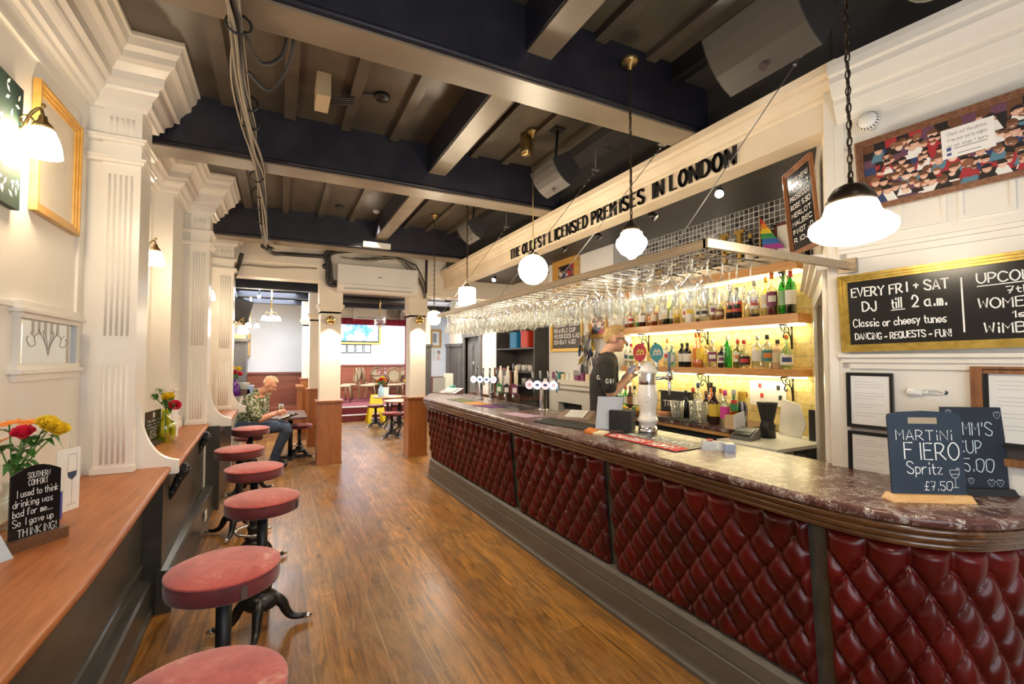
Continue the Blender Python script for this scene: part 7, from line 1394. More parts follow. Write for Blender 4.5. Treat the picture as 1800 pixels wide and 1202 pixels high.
def head_parts(c, f, u, sc=1.0):
    """skull, jaw, nose, lips, brow and ears around c; f forward, u up"""
    f = Vector(f).normalized(); u = (Vector(u) - f * Vector(u).dot(f)).normalized(); s_ = f.cross(u); Mr = Matrix((( f.x, s_.x, u.x, 0), (f.y, s_.y, u.y, 0), (f.z, s_.z, u.z, 0), (0, 0, 0, 1)))
    def at(x, y, z): return c + f * x * sc + s_ * y * sc + u * z * sc
    P = [('e', at(-.012, 0, .030), (.098 * sc, .077 * sc, .092 * sc), Mr), ('e', at(.022, 0, -.040), (.064 * sc, .060 * sc, .078 * sc), Mr), ('e', at(.050, 0, -.095), (.030 * sc, .034 * sc, .022 * sc), Mr), [(at(.078, 0, .015), .010 * sc), (at(.098, 0, -.012), .012 * sc), (at(.108, 0, -.028), .0145 * sc)], ('e', at(.092, .012, -.032), (.012 * sc, .009 * sc, .008 * sc), Mr), ('e', at(.092, -.012, -.032), (.012 * sc, .009 * sc, .008 * sc), Mr),
         ('e', at(.081, 0, -.060), (.011 * sc, .025 * sc, .006 * sc), Mr), ('e', at(.079, 0, -.071), (.011 * sc, .022 * sc, .007 * sc), Mr), [(at(.074, -.045, .026), .010 * sc), (at(.084, 0, .027), .012 * sc), (at(.074, .045, .026), .010 * sc)], ('e', at(.058, .040, -.022), (.025 * sc, .022 * sc, .022 * sc), Mr), ('e', at(.058, -.040, -.022), (.025 * sc, .022 * sc, .022 * sc), Mr)]
    for sg in (1, -1): P.append(('e', at(-.008, .078 * sg, -.005), (.019 * sc, .010 * sc, .033 * sc), Mr @ Rz(.15, 'Y')))
    return P, at, Mr
def eyes(at, parent, sc, f):
    for sg in (1, -1): e = MB().ball(at(.070, .030 * sg, .004), .0125 * sc, 12, 8).build('eye', PAPER, parent); MB().ball(at(.0775, .031 * sg, .003), .0062 * sc, 8, 6).build('iris', mat('iris_blue', (.05, .09, .14), .2), e)
# ---- barman, standing in profile behind the bar
struct('floor_bar', MB().box(2.64, 1.75, 0, 3.3, 6.2, .10), BLKM, 'raised duckboard floor behind the bar', 'floor')
D0 = 4.45; f_ = Vector((RT.x, RT.y, 0)).normalized(); f_ = (f_ * .985 - Vector((FW.x, FW.y, 0)).normalized() * .12).normalized(); near = f_.cross(Vector((0, 0, 1))) ; U_ = Vector((0, 0, 1))
hip = PW(1062, 742, D0); gz = .10
bm_ = thing('person', 'young barman in black polo shirt and glasses drying a glass behind the bar', 'person', (hip.x, hip.y, gz))
hc = PW(1081, 597, D0); HP, at, Mr = head_parts(hc, f_ + U_ * -.03, U_, 1.0)
neckb = PW(1068, 629, D0); chest = PW(1062, 665, D0); waist = PW(1061, 712, D0); hip = PW(1063, 748, D0)
shR = neckb + near * .185 - U_ * .065 - f_ * .03; shL = neckb - near * .185 - U_ * .065 - f_ * .03
elR = PW(1073, 692, D0 - .20); wrR = PW(1098, 669, D0 - .12); elL = shL + f_ * .10 - U_ * .27; wrL = PW(1108, 664, D0 + .10)
dR = (PW(1108, 655, D0 - .06) - wrR).normalized(); dL = (PW(1112, 648, D0 + .05) - wrL).normalized()
body = HP + [[(hc - U_ * .07 - f_ * .035, .055), (neckb + U_ * .03 - f_ * .02, .056), (neckb - f_ * .01, .065)], [(neckb - U_ * .04, .10), (chest, .125), (waist, .12), (hip, .13)], [(shR, .055), (shL, .055)], [(shR, .052), (shR.lerp(elR, .5), .050), (elR, .042), (elR.lerp(wrR, .35), .042), (wrR, .027)], [(shL, .052), (shL.lerp(elL, .5), .05), (elL, .042), (elL.lerp(wrL, .35), .042), (wrL, .027)]]
body += hand(wrR, dR, -near * .3 + f_ * .3 - U_ * .2 if False else -near, 1, .7) + hand(wrL, dL, near, -1, .7)
kz = .52; 
for sg in (1, -1): h0 = hip + near * .09 * sg; kn = Vector((h0.x, h0.y, kz)) + f_ * .02; an = Vector((h0.x, h0.y, gz + .08)) - f_ * .03; body += [[(h0, .085), (kn, .06), (an, .042)], [(an - U_ * .03, .04), (an - U_ * .04 + f_ * .15, .034)]]
bo = blob('body', body, SKIN, bm_, .0075, 4)
eyes(at, bm_, 1.0, f_)
# hair: short back and sides, longer on top swept forward
hp = [('e', at(-.016, 0, .040), (.099, .0785, .088), Mr), [(at(-.07, 0, .088), .028), (at(0, 0, .118), .032), (at(.066, 0, .112), .026)], [(at(-.06, .035, .085), .026), (at(0, .04, .106), .028), (at(.06, .035, .102), .022)], [(at(-.06, -.035, .085), .026), (at(0, -.04, .106), .028), (at(.06, -.035, .102), .022)], ('e', at(-.046, 0, -.002), (.060, .068, .060), Mr), ('e', at(.012, .066, .035), (.028, .012, .030), Mr), ('e', at(.012, -.066, .035), (.028, .012, .030), Mr)]
hair = blob('hair', hp, HAIR, bm_, .006, 3)
inv = Mr.inverted(); kill = []
b2 = bmesh.new(); b2.from_mesh(hair.data); pw = parent_world(bm_)
for v in b2.verts:
    l = inv.to_3x3() @ (v.co + pw - hc)
    if l.z < .080 and l.x > .035: kill.append(v)
    elif l.z < .045 and l.x > -.030: kill.append(v)
    elif l.z < .015 and l.x > -.060: kill.append(v)
    elif l.z < -.030: kill.append(v)
bmesh.ops.delete(b2, geom=kill, context='VERTS'); b2.to_mesh(hair.data); b2.free()
m = MB()
for sg in (1, -1):
    R_ = [at(.088 - .012 * abs(x) / .02, .034 * sg + x, .004 + z) for x, z in [(-.022, .014), (.022, .016), (.024, .0), (.018, -.016), (-.016, -.016), (-.022, 0)]]; m.tube(R_, .0032, 6, closed=True); m.tube([at(.078, .056 * sg, .014), at(.03, .079 * sg, .012), at(-.012, .083 * sg, .008)], .0034, 6)
m.tube([at(.088, .012, .010), at(.093, 0, .012), at(.088, -.012, .010)], .0028, 6); m.build('glasses', BLK, bm_)
shirt = [[(neckb - f_ * .01 - U_ * .005, .072), (neckb - U_ * .05, .105), (chest, .140), (waist, .132), (hip - U_ * .02, .140)], ('e', chest + U_ * .02, (.115, .175, .16), Matrix(((f_.x, near.x, 0, 0), (f_.y, near.y, 0, 0), (0, 0, 1, 0), (0, 0, 0, 1)))), [(shR - near * .02, .092), (shR.lerp(elR, .3), .078), (shR.lerp(elR, .78), .068)], [(shL + near * .02, .092), (shL.lerp(elL, .3), .078), (shL.lerp(elL, .78), .068)], [(shR - near * .03 + U_ * .005, .088), (neckb - U_ * .03, .098), (shL + near * .03 + U_ * .005, .088)]]
blob('polo_shirt', shirt, SHIRT, bm_, .009, 5)
MB().tube([neckb + U_ * .022 - f_ * .012 + (f_ * cos(a) + near * sin(a)) * .066 + U_ * .012 * -cos(a) for a in [2 * pi * k / 20 for k in range(20)]], .013, 8, closed=True).build('collar', SHIRT, bm_)
m = MB(); sl = shR.lerp(elR, .50) + near * .086; m.M = basis(sl - f_ * .028 - U_ * .03, f_, U_); write(m, 'GIN', 0, 0, .036, .008, .075, z=.001); bk = chest - f_ * .165 + near * .06 + U_ * .02; m.M = basis(bk, near * .5 + f_ * .6 if False else near, U_); m.build('sleeve_lettering', CHALK, bm_)
m = MB(); m.M = basis(chest + near * .165 - f_ * .075 + U_ * .0, f_ + near * .7, U_); write(m, 'CITY', 0, 0, .034, .008, .07, z=.002); m.build('back_lettering', CHALK, bm_)
tr = [[(hip, .142), (hip - U_ * .08, .145)]]
for sg in (1, -1): h0 = hip + near * .09 * sg; tr.append([(h0, .10), (Vector((h0.x, h0.y, kz)) + f_ * .02, .075), (Vector((h0.x, h0.y, gz + .09)) - f_ * .03, .06)])
blob('trousers', tr, SHIRT, bm_, .012, 4)
for sg in (1, -1): h0 = hip + near * .09 * sg; an = Vector((h0.x, h0.y, gz + .045)); blob('shoe', [[(an - f_ * .06, .043), (an + f_ * .05, .044), (an + f_ * .15, .036)]], BLK, bm_, .009, 3)
gc = PW(1110, 648, D0 - .0); tag(MB().lathe([(0, -.06), (.032, -.06), (.034, -.05), (.040, .06), (.038, .06), (.031, -.05), (0, -.05)], gc, 18).build('beer_glass', GLASS), 'clear glass being dried in the barman hands', 'glass')
m = MB(); a0 = PW(1086, 684, D0 - .12); a1 = PW(1113, 641, D0 - .05); ax = (a1 - a0); 
m.grid(lambda u, v: a0 + ax * u + near * (.03 * sin(5 * v + 3 * u) + .05 * (v - .5)) + f_ * (.045 * (v - .5) + .012 * sin(9 * u)) , 10, 8); o = m.build('bar_cloth', mottled('lilac_cloth', (.42, .38, .55), (.62, .60, .74), .85, 14)); sm = o.modifiers.new('s', 'SOLIDIFY'); sm.thickness = .004; tag(o, 'lilac grey cloth held by the barman', 'cloth')
# ---- seated man reading at the small table
D1 = 7.1; f2 = Vector((RT.x, RT.y, 0)).normalized(); n2 = f2.cross(U_)
hip = PW(437, 752, D1); hip.z = .60
mn = thing('person', 'man in leafy print shirt and jeans reading on a low stool', 'person', (hip.x, hip.y, 0))
hc = PW(474, 677, D1); fd = (f2 - U_ * .55).normalized(); HP, at, Mr = head_parts(hc, fd, U_, 1.04)
neckb = PW(456, 691, D1); neckb.z -= .02; chest = PW(447, 713, D1); waist = PW(436, 742, D1)
shR = neckb + n2 * .20 - U_ * .07 - f2 * .05; shL = neckb - n2 * .20 - U_ * .07 - f2 * .03
elR = PW(455, 737, D1 - .27); wrR = PW(485, 727, D1 - .12); elL = PW(462, 734, D1 + .28); wrL = PW(486, 725, D1 + .12)
body = HP + [[(hc - fd * .03 - U_ * .07, .06), (neckb + U_ * .02, .066), (neckb - f2 * .03, .08)], [(neckb - U_ * .08 - f2 * .04, .13), (chest, .155), (waist, .16), (hip, .15)], [(shR, .07), (shL, .07)], [(shR, .062), (shR.lerp(elR, .5), .058), (elR, .048), (elR.lerp(wrR, .35), .047), (wrR, .030)], [(shL, .062), (shL.lerp(elL, .5), .058), (elL, .048), (elL.lerp(wrL, .35), .047), (wrL, .03)]]
body += hand(wrR, f2 + U_ * .15, U_ * .6 - n2, 1, .6, 1.05) + hand(wrL, f2 + U_ * .15, U_ * .6 + n2, -1, .6, 1.05)
kn = {}; an = {}
for sg in (1, -1):
    k_ = PW(503, 764, D1 - .10 * sg); k_.z = .60 if sg > 0 else .58; a_ = PW(482, 800, D1 - .08 * sg); a_.z = .10; kn[sg], an[sg] = k_, a_; h0 = hip + n2 * .10 * sg; body += [[(h0, .095), (h0.lerp(k_, .5), .085), (k_, .066), (k_.lerp(a_, .4), .058), (a_, .038)], [(a_ - U_ * .03, .034), (a_ + f2 * .10 - U_ * .06, .024)]]
blob('body', body, SKIN2, mn, .0095, 4); eyes(at, mn, 1.04, fd)
hp = [('e', at(-.02, 0, .058), (.098, .060, .078), Mr), [(at(-.06, 0, .10), .028), (at(.01, 0, .122), .030), (at(.07, 0, .098), .026)], ('e', at(-.05, 0, .02), (.058, .076, .06), Mr)]
hair = blob('hair', hp, HAIR2, mn, .008, 3)
blob('beard', [('e', at(.05, 0, -.105), (.034, .04, .030), Mr), [(at(.066, 0, -.10), .022), (at(.064, 0, -.145), .010)]], HAIR2, mn, .008, 3)
R3 = Matrix(((f2.x, n2.x, 0, 0), (f2.y, n2.y, 0, 0), (0, 0, 1, 0), (0, 0, 0, 1)))
shirt = [[(neckb + U_ * .02 - f2 * .02, .082), (neckb - U_ * .03 - f2 * .03, .115), (neckb - U_ * .10 - f2 * .04, .15), (chest, .178), (waist, .182), (hip + U_ * .02, .178), (hip - U_ * .04, .17)], ('e', chest + U_ * .04, (.15, .215, .17), R3), [(shR - n2 * .02, .088), (shR.lerp(elR, .5), .082), (shR.lerp(elR, .9), .078)], [(shL + n2 * .02, .088), (shL.lerp(elL, .5), .082), (shL.lerp(elL, .9), .078)]]
blob('leafy_shirt', shirt, HAWAII, mn, .011, 4)
tr = [[(hip + n2 * .08, .155), (hip - n2 * .08, .155)]]
for sg in (1, -1): h0 = hip + n2 * .10 * sg; tr.append([(h0, .115), (h0.lerp(kn[sg], .5), .10), (kn[sg], .082), (kn[sg].lerp(an[sg], .5), .07), (an[sg] + U_ * .01, .062)])
blob('jeans', tr, JEANS, mn, .011, 4)
for sg in (1, -1): a_ = an[sg]; blob('shoe', [[(Vector((a_.x, a_.y, .045)) - f2 * .05, .042), (Vector((a_.x, a_.y, .045)) + f2 * .07, .046), (Vector((a_.x, a_.y, .04)) + f2 * .17, .036)]], BLK, mn, .009, 3)
dup(stool0, (hip.x - .0, hip.y, 0), .3, 'low maroon stool under the seated man', 'low stools', sc=(.95, .95, .56))
# table with book and pint
tp = PZ(497, 733, .70); t = thing('pub_table', 'dark wooden table in front of the seated man', 'table', (tp.x + .10, tp.y + .15, 0)); cx, cy_ = tp.x + .12, tp.y + .18
MB().box(cx - .30, cy_ - .33, .665, cx + .24, cy_ + .80, .70).build('top', WALN, t); MB().cyl((cx, cy_, .03), (cx, cy_, .665), .035, n=14).build('pedestal', IRON, t); m = MB()
MB().box(cx - .25, cy_ - .03, 0, cx + .25, cy_ + .03, .04).build('foot', IRON, t); MB().box(cx - .03, cy_ - .25, 0, cx + .03, cy_ + .25, .04).build('foot', IRON, t)
bk = PW(506, 723, D1); bk.z = .70 + .05; t = thing('book', 'open book held by the seated man over the table', 'book', bk); m = MB(); m.M = basis(bk, n2, f2 * 1 + U_ * .35); m.hexa([(-.14, -.09, -.012), (.14, -.09, -.012), (.14, .10, -.012), (-.14, .10, -.012)], [(-.14, -.09, .0), (.14, -.09, .0), (.14, .10, .0), (-.14, .10, .0)]); m.build('cover', BLKM, t); m = MB(); m.M = basis(bk, n2, f2 * 1 + U_ * .35); m.grid(lambda u, v: (-.13 + .26 * u, -.085 + .18 * v, .004 + .018 * abs(sin(pi * (2 * u))) ** .6), 16, 2); m.build('pages', mat('book_paper', (.72, .62, .46), .8), t)
q = PZ(494, 725, .70); q.z = .70; t = thing('pint_glass', 'pint of amber beer on the table of the seated man', 'glass', q); MB().lathe([(0, .005), (.030, 0), (.033, .01), (.044, .15), (.042, .15), (.031, .012)], q, 18).build('glass', GLASS, t); MB().lathe([(0, .01), (.030, .01), (.039, .115), (0, .115)], q, 16).build('beer', mat('amber_beer', (.80, .38, .03), .2), t); MB().lathe([(0, .115), (.039, .115), (.0405, .13), (0, .135)], q, 16).build('foam', PAPER, t)
q = PZ(526, 803, 0); dup(stool0, (q.x, q.y, 0), .6, 'low maroon stool at the table facing the seated man', 'low stools', sc=(.95, .95, .68))
# service station behind the man, purple vase, grey cupboard, speaker
q = PZ(447, 735, .2); cx, cy_ = -1.0, 9.0; t = thing('service_station', 'cream service counter with trays behind the seated man', 'counter', (cx, cy_, 0)); MB().box(cx - .5, cy_ - .35, 0, cx + .45, cy_ + .45, 1.02).build('cabinet', CREAM2, t); MB().box(cx - .52, cy_ - .37, 1.02, cx + .48, cy_ + .47, 1.06).build('top', CREAM2, t)
p = PW(413, 700, 7.75); p.z = 1.06; p.x, p.y = -.60, 8.5
p = PY(413, 690, 8.45); p.z = 1.06; flower_vase('flower_vase', 'purple bottle vase with red and yellow flowers by the farthest bracket', p, mat('purple_glass', (.10, .01, .20), .12), [(0, 0), (.05, 0), (.058, .02), (.055, .10), (.04, .14), (.02, .17), (.02, .22)], [(-.05, .05, 0, 'rose', 'r'), (.0, .06, .02, 'rose', 'r'), (.05, .04, 0, 'rose', 'r'), (-.03, .11, 0, 'rose', 'y'), (.04, .10, 0, 'rose', 'y')], 1.3, seed=9)
for k, (px, w_, h_, mm, lab) in enumerate(((428, .20, .10, WALN, 'brown cutlery box on the service counter'), (440, .10, .16, mat('blue_white_tub', (.35, .45, .70), .4), 'blue and white tub on the service counter'))):
    p = PY(px, 684, 8.5); tag(MB().rbox(p.x - w_ / 2, 8.45, 1.06, p.x + w_ / 2, 8.6, 1.06 + h_, .01).build('cutlery_box' if k == 0 else 'tub', mm), lab, 'box')
p = PY(428, 668, 8.52); t = thing('plate_stack', 'stack of white plates on the cutlery box', 'plates', (p.x, 8.52, 1.16))
for j in range(6): MB().lathe([(0, .018 * j), (.06, .018 * j), (.10, .018 * j + .014), (0, .018 * j + .016)], (p.x, 8.52, 1.16), 20).build('plate', CERAM, t)
t = thing('cupboard', 'dark grey cupboard against the rear left wall', 'cupboard', (-1.0, 11.5, 0)); a = PY(412, 600, 11.2); b = PY(433, 600, 11.2); MB().box(a.x - .3, 11.2, 0, b.x, 11.8, a.z).build('carcass', SLATE, t); MB().box(a.x - .33, 11.15, a.z, b.x + .04, 11.85, a.z + .06).build('cornice', SLATE, t); MB().box(a.x - .25, 11.18, .2, b.x - .06, 11.205, a.z - .12).build('door', SLATE, t)
tag(MB().box(a.x - .2, 11.3, a.z + .06, b.x - .03, 11.6, a.z + .16).build('folded_boards', PINE), 'pale wooden boards lying on the grey cupboard', 'boards')
p = PY(420, 545, 9.6); t = thing('loudspeaker', 'black wall speaker tilted down in the rear left corner', 'speaker', p); m = MB(); m.M = Matrix.Translation(p) @ Rz(.25, 'Y') @ Rz(.3); m.rbox(-.17, -.12, -.20, .17, .12, .20, .02); m.build('cabinet', BLKM, t); m = MB(); m.M = Matrix.Translation(p) @ Rz(.25, 'Y') @ Rz(.3); m.box(-.15, -.128, -.18, .15, -.118, .18); m.build('grille', mat('speaker_grille', (.05, .045, .042), .55), t); MB().cyl(p, (p.x - .1, p.y + .1, 3.0), .015, n=8).build('bracket', BLK, t)
# chandelier and rear lamps
def rear_lamp(px, py, y, label, prof, mm, arms=0, zt=3.0):
    p = PY(px, py, y); t = thing('ceiling_lamp', label, 'lamp', p); MB().cyl((p.x, p.y, p.z), (p.x, p.y, zt), .012, n=8).build('rod', BRASS2, t)
    if arms:
        for k in range(arms):
            a = 2 * pi * k / arms + .3; c = Vector((p.x + .12 * cos(a), p.y + .12 * sin(a), p.z - .02)); MB().tube(catmull([p, p + Vector((.07 * cos(a), .07 * sin(a), .05)), c + Vector((0, 0, .03)), c], 5), .010, 6).build('arm', BRONZE, t); MB().lathe(prof, c, 16).build('lamp_shade', mm, t)
    else: MB().lathe(prof, p, 20).build('lamp_shade', mm, t)
    return p
shp = [(.015, 0), (.035, -.02), (.05, -.06), (.056, -.09)]
rear_lamp(477, 553, 9.9, 'brass chandelier with frosted shades in the rear left booth', shp, SHADE, 4); rear_lamp(440, 566, 11.0, 'second lit lamp in the rear left booth', shp, SHADE, 3)
rear_lamp(668, 552, 9.6, 'clear glass lantern hanging in the middle opening', [(.03, 0), (.09, -.05), (.12, -.13), (.11, -.20), (.06, -.26), (0, -.28)], GLASS, 0); p = PY(668, 565, 9.6); MB().ball((p.x, p.y, p.z), .05, 12, 8)
spotlight(PY(456, 520, 9.8).x, 9.8, PY(456, 520, 9.8).z, (-.2, -.8, -.6), 'lit spotlight in the rear left booth', 3.0, True)
p = PY(421, 605, 12.9); tag(MB().box(PY(436, 590, 12.5).x, 12.5, PY(436, 625, 12.5).z, PY(439, 590, 12.5).x, 13.0, PY(436, 585, 12.5).z).build('picture_frame', GOLD2), 'edge on wooden picture frame in the rear left booth', 'picture')
t = thing('booth_bench', 'red mahogany bench end beside the left column row', 'bench', (.3, 10.6, 0)); MB().box(-.9, 12.2, 0, .45, 12.9, .48).build('seat', REDW, t); MB().box(.36, 10.3, 0, .44, 11.0, 1.05).build('end_panel', DADO, t); MB().box(.33, 10.26, 1.05, .47, 11.04, 1.09).build('cap', DADO, t)
# stage furniture
def oval_chair(loc, rz, label, proto=[None]):
    if proto[0] is None:
        t = thing('bamboo_chair', label, 'chair', (0, 0, 0), group='bamboo chairs on the stage'); W_ = mat('bamboo_cane', (.20, .12, .04), .45); CU = mat('tan_cane_weave', (.30, .21, .11), .8)
        for sx in (-1, 1):
            MB().tube([(sx * .20, -.20, .45), (sx * .22, -.24, .22), (sx * .22, -.22, 0)], .016, 8).build('leg', W_, t); MB().tube(catmull([Vector(v) for v in [(sx * .22, .28, 0), (sx * .20, .22, .25), (sx * .19, .20, .48), (sx * .12, .25, .58)]], 4), .016, 8).build('leg', W_, t)
        MB().lathe([(0, .44), (.22, .44), (.24, .455), (.24, .475), (.20, .50), (0, .51)], (0, 0, 0), 24).build('seat', CU, t)
        MB().tube([(.21 * sin(a), .25 + .04 * cos(a) * .0 + .06 * (1 - cos(a)) * .5, .76 + .23 * -cos(a)) for a in [2 * pi * k / 28 for k in range(28)]], .018, 8, closed=True).build('back_frame', W_, t); m = MB(); m.poly([(.17 * sin(a), .27 + .03 * (1 - cos(a)), .76 - .19 * cos(a)) for a in [2 * pi * k / 28 for k in range(28)]]); m.build('back_pad', CU, t); proto[0] = t; t.location = loc; t.rotation_euler = (0, 0, rz); return t
    return dup(proto[0], loc, rz, label)
SZ = .36
def stg(px, py): return PZ(px, py, SZ)
for (px, py), rz, lab in (((602, 700), 1.35, 'bamboo chair at the left edge of the stage, partly behind the middle column'), ((613, 692), -1.2, 'bamboo chair side on, second from the left on the stage'), ((645, 700), 1.4, 'bamboo chair side on in front of the far stage table'), ((653, 690), 1.7, 'bamboo chair just behind another by the far stage table'), ((668, 684), .15, 'bamboo chair with round cream back behind the stage table'), ((694, 690), -.1, 'bamboo chair with round cream back, largest on the stage'), ((712, 686), -.3, 'bamboo chair half hidden by the far bar column')):
    yy = {602: 14.4, 613: 15.2, 645: 14.5, 653: 15.2, 668: 15.8, 694: 14.5, 712: 15.0}[px]; oval_chair((PY(px, py, yy).x, yy, SZ), rz, lab)
q = PY(682, 690, 15.35); t = thing('stage_table', 'dark table laid with glasses on the stage', 'table', (q.x, q.y, SZ)); MB().box(q.x - .5, q.y - .35, SZ + .72, q.x + .5, q.y + .35, SZ + .76).build('top', WALN, t); MB().cyl((q.x, q.y, SZ), (q.x, q.y, SZ + .72), .04, n=12).build('pedestal', IRON, t)
for k in range(4): tag(MB().lathe(list(reversed([(a_, .205 + b_) for a_, b_ in glass_profile('wine')])), (q.x - .3 + .2 * k, q.y - .1 + .1 * (k % 2), SZ + .76 - .005), 14).build('wine_glass', GLASS), 'clear glass standing on the dark stage table', 'glass', 'glasses on the stage table')
# TV, small frames, curtain pelmet, stage air conditioner
yb_ = 16.12; a = PY(596, 601, yb_); b = PY(667, 566, yb_); M = basis((a.x, 16.19, a.z), (1, 0, 0), (0, 0, 1)); 
t = framed('television', 'lit television in a gilt frame on the stage back wall', 'television', M, b.x - a.x, b.z - a.z, .06, .05, GOLD2, 'screen', inm=BLK)
def tvmat():
    m = mat('tv_picture', (.02, .02, .02), .2); n = NT(m); v = n.coords((1, 1, 1), 'Object'); ns = n.noise(v, 3.0, 6, .65, .4); c = n.ramp(ns.outputs['Fac'], [(.35, (.02, .10, .75)), (.47, (.10, .35, .95)), (.55, (.80, .90, 1.0)), (.7, (1, 1, 1))]); n.l(c, n.b.inputs['Emission Color']); n.b.inputs['Emission Strength'].default_value = 1.6; return m
m = MB(); m.M = M; m.box(.03, .05, .008, b.x - a.x - .03, b.z - a.z - .03, .014); m.build('picture', tvmat(), t)
for k in range(4):
    a = PY(597.5 + 14.6 * k, 619, 16.12); M = basis((a.x, 16.19, a.z), (1, 0, 0), (0, 0, 1)); t = framed('picture_frame', ('first', 'second', 'third', 'fourth')[k] + ' from the left of four small black framed prints under the television', 'picture', M, .19, .24, .025, .02, BLK, 'mount', inm=PAPER); m = MB(); m.M = M; m.poly([(.06, .06, .007), (.13, .06, .007), (.12, .17, .007), (.07, .17, .007)]); m.build('print', INK, t)
DRAPE = mottled('crimson_drape', (.20, .008, .02), (.38, .02, .05), .8, 12)
m = MB(); a = PY(596, 570, 13.0); b = PY(714, 562, 13.0); m.grid(lambda u, v: (a.x - .1 + (b.x - a.x + .15) * u, 12.93 + .025 * sin(60 * u), a.z + .05 - .17 * v + .12), 90, 3); o = m.build('curtain_pelmet', DRAPE); o.modifiers.new('s', 'SOLIDIFY').thickness = .01; tag(o, 'crimson curtain pelmet across the stage opening', 'curtain')
m = MB(); m.grid(lambda u, v: (b.x - .05 + .12 * u, 12.93 + .03 * sin(18 * u), b.z + .1 - (b.z - .3) * v), 20, 3); o = m.build('curtain', DRAPE); o.modifiers.new('s', 'SOLIDIFY').thickness = .01; tag(o, 'crimson side curtain at the right of the stage opening', 'curtain')
a = PY(620, 561, 12.96); b = PY(676, 540, 12.96); t = thing('air_conditioner', 'smaller cream air conditioner above the stage opening', 'air conditioner', (a.x, 12.9, a.z)); MB().rbox(a.x, 12.72, a.z, b.x, 12.97, b.z, .03).build('casing', CREAM2, t); MB().box(a.x + .08, 12.71, a.z + .02, b.x - .08, 12.725, a.z + .05).build('louvre', mat('vent_grey', (.45, .43, .40), .5), t)
for k in range(5):
    P = [PY(690 + 4 * k, 535 + 2 * k, 12.9), PY(684 + 5 * k, 548, 12.85), PY(690 + 3 * k, 558 + k, 12.88), PY(703, 545 + 3 * k, 12.9)]; tag(MB().tube(catmull(P, 5), .02, 6).build('cable_loop', CABLE), 'loose grey cable looped right of the stage air conditioner', 'cable', 'loose cables over the stage')
for y, x0_, x1_, r_ in ((8.6, .9, 2.6, .07), (9.0, 1.0, 3.0, .04), (9.8, .9, 2.8, .06)): tag(MB().cyl((x0_, y, 2.86), (x1_, y, 2.84), r_, n=12).build('ceiling_duct', CABLE2 if r_ < .065 else mat('duct_grey', (.16, .14, .12), .4)), {8.6: 'grey duct under the rear ceiling nearest the columns', 9.0: 'thin dark pipe under the rear ceiling', 9.8: 'dark pipe farther back under the rear ceiling'}[y], 'duct')
# floor tables by the far column, stools, wet floor sign
def round_table(px, py, label, zt=.75):
    q = PZ(px, py, zt); t = thing('pub_table', label, 'table', (q.x, q.y, 0)); MB().lathe([(0, zt - .03), (.36, zt - .03), (.38, zt - .02), (.38, zt - .005), (.37, zt), (0, zt)], (q.x, q.y, 0), 32).build('top', wood('pale_table_wood', (.50, .24, .09), (.62, .34, .15), (.72, .44, .22), 'X', .35, .2, 8), t)
    for k in range(3): a = 2 * pi * k / 3; MB().tube([(q.x + .09 * cos(a), q.y + .09 * sin(a), zt - .03), (q.x + .05 * cos(a), q.y + .05 * sin(a), .40), (q.x + .10 * cos(a), q.y + .10 * sin(a), .15), (q.x + .30 * cos(a), q.y + .30 * sin(a), .02)], .018, 8).build('leg', IRON, t)
    return q
qa = round_table(684, 696, 'round pale wood table farther from the far column'); qb = round_table(706, 703, 'round pale wood table half behind the far bar column')
for (px, py), lab in (((660, 750), 'low maroon stool in front of the yellow sign'), ((688, 769), 'low maroon stool nearest the camera by the far column tables'), ((700, 748), 'low maroon stool between the two round tables')):
    q = PZ(px, py, 0); dup(stool0, (q.x, q.y, 0), .2, lab, 'low stools', sc=(.95, .95, .66))
q = PZ(664, 744, 0); t = thing('wet_floor_sign', 'bright yellow folding wet floor sign behind the stool', 'sign', (q.x, q.y + .2, 0)); YM = mat('sign_yellow', (.90, .66, .01), .45)
for sg in (-1, 1):
    O_ = [(q.x + a, q.y + .25 + sg * .20 * (1 - b / .72), b) for a, b in ((-.24, 0), (-.15, 0), (-.11, .26), (.11, .26), (.15, 0), (.24, 0), (.13, .72), (-.13, .72))]; m = MB(); m.hexa(O_, [(x, y + .014, z) for x, y, z in O_]); m.build('leaf', YM, t)
flower_vase('flower_vase', 'pale blue vase with orange flowers on the farther round table', Vector((PZ(667, 696, .75).x, qa.y - .1, .75)), mat('pale_blue_glass', (.42, .62, .75), .15), [(0, 0), (.045, 0), (.05, .02), (.045, .12), (.02, .17), (.02, .20)], [(-.05, .04, 0, 'rose', 'o'), (0, .06, .02, 'rose', 'r'), (.05, .04, 0, 'rose', 'o'), (.02, .09, 0, 'rose', 'y')], 1.5, seed=11)
flower_vase('flower_vase', 'teal bottle vase with yellow and orange flowers by the far column', Vector((PZ(709, 700, .75).x, qb.y - .15, .75)), mat('teal_glass', (.02, .28, .33), .12), [(0, 0), (.05, 0), (.055, .02), (.05, .14), (.022, .18), (.022, .22)], [(-.05, .05, 0, 'rose', 'y'), (0, .07, .02, 'rose', 'o'), (.05, .05, 0, 'rose', 'r'), (.02, .11, 0, 'rose', 'y')], 1.5, seed=12)
q = PZ(675, 696, .75); m = MB(); m.M = basis((q.x, qa.y - .12, .75), (1, 0, 0), (0, 0, 1)); m.hexa([(-.06, 0, 0), (.07, 0, 0), (.07, .22, 0), (-.06, .22, 0)], [(-.06, 0, .01), (.07, 0, .01), (.07, .22, .01), (-.06, .22, .01)]); tag(m.build('menu_card', PAPER), 'white menu card beside the pale blue vase', 'menu')
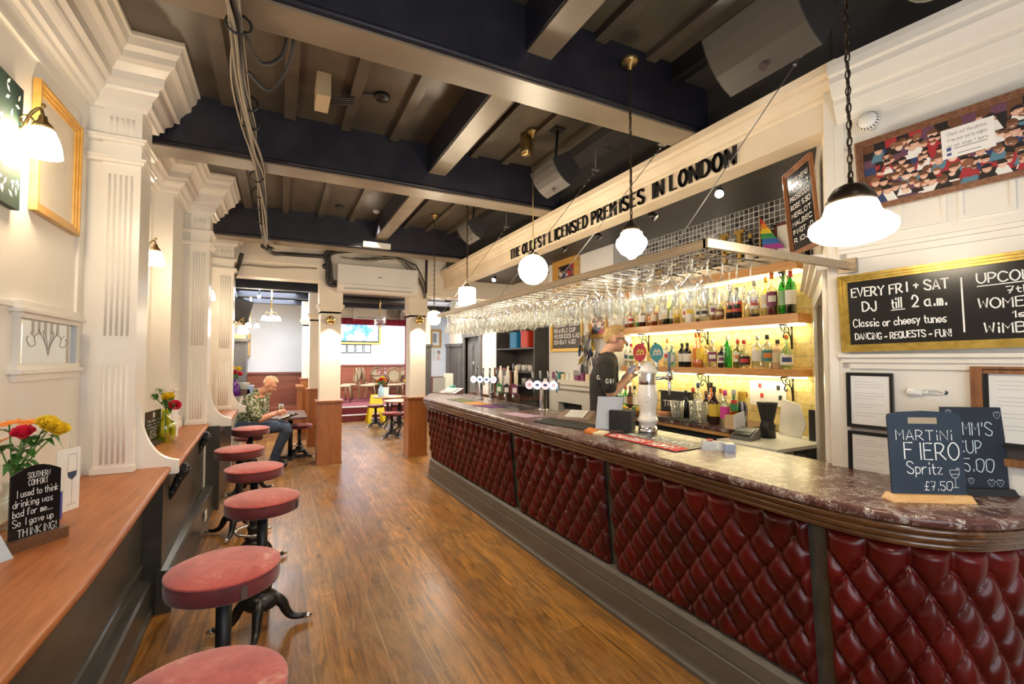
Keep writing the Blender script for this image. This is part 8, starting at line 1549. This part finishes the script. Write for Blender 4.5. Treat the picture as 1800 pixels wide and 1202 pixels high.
# right rear: white wall with gilt picture and portrait, red bench
struct('wall_rear_right', MB().box(3.45, 12.9, 1.0, 5.0, 12.99, 3.1), WHITEW, 'white wall beside the grey corridor panelling', 'wall'); m = MB(); m.box(3.62, 12.86, 0, 5.0, 12.95, 1.1); m.box(3.62, 12.83, 1.08, 5.0, 12.95, 1.13); struct('wall_rear_right_panelling', m, REDW, 'red mahogany panelling beyond the far bar column', 'panelling')
a = PY(757, 610, 12.89); b = PY(775, 580, 12.89); M = basis((a.x + .05, 12.89, a.z + .05), (1, 0, 0), (0, 0, 1)); t = framed('picture_frame', 'gilt framed old photograph beyond the far bar column', 'picture', M, b.x - a.x - .10, b.z - a.z - .10, .06, .03, GOLD2, 'mount', inm=PAPER); m = MB(); m.M = M; w_, h_ = b.x - a.x - .10, b.z - a.z - .10; m.poly([(w_ * .05, h_ * .2, .007), (w_ * .6, h_ * .2, .007), (w_ * .6, h_ * .85, .007), (w_ * .05, h_ * .85, .007)]); m.build('photo', INK, t)
a = PY(763, 633, 12.89); b = PY(777, 614, 12.89); M = basis((a.x, 12.89, a.z), (1, 0, 0), (0, 0, 1)); w_, h_ = b.x - a.x, b.z - a.z; t = thing('portrait', 'unframed pale portrait print under the gilt photograph', 'picture', M.translation); m = MB(); m.M = M; m.box(0, 0, 0, w_, h_, .012); m.build('canvas', PAPER, t); m = MB(); m.M = M
m.mi = 0; m.poly([(w_ * (.55 + .20 * cos(k)), h_ * (.68 + .20 * sin(k)), .0125) for k in [2 * pi * j / 14 for j in range(14)]]); m.mi = 1; m.poly([(w_ * (.53 + .12 * cos(k)), h_ * (.62 + .15 * sin(k)), .013) for k in [2 * pi * j / 14 for j in range(14)]]); m.poly([(w_ * .25, 0.01, .0128), (w_ * .8, .01, .0128), (w_ * .6, h_ * .45, .0128), (w_ * .42, h_ * .45, .0128)]); m.build('figure', [PHM[2], PHM[6]], t)
tag(MB().box(PX(793, 690, 3.6).x - .15, PX(793, 690, 3.6).y, .0, 3.65, PX(793, 690, 3.6).y + .12, 1.30).build('menu_post', mat('pale_green_board', (.68, .72, .60), .6)), 'pale upright board beyond the far bar corner', 'board')
q = PX(770, 520, 2.6); t = thing('projector_mount', 'cream dome fitting under the lintel right of the far column', 'fitting', PY(782, 515, 7.9)); p = PY(782, 518, 7.9); MB().lathe([(0, -.09), (.06, -.08), (.09, -.04), (.09, .12), (0, .12)], p, 18).build('dome', CREAM2, t)
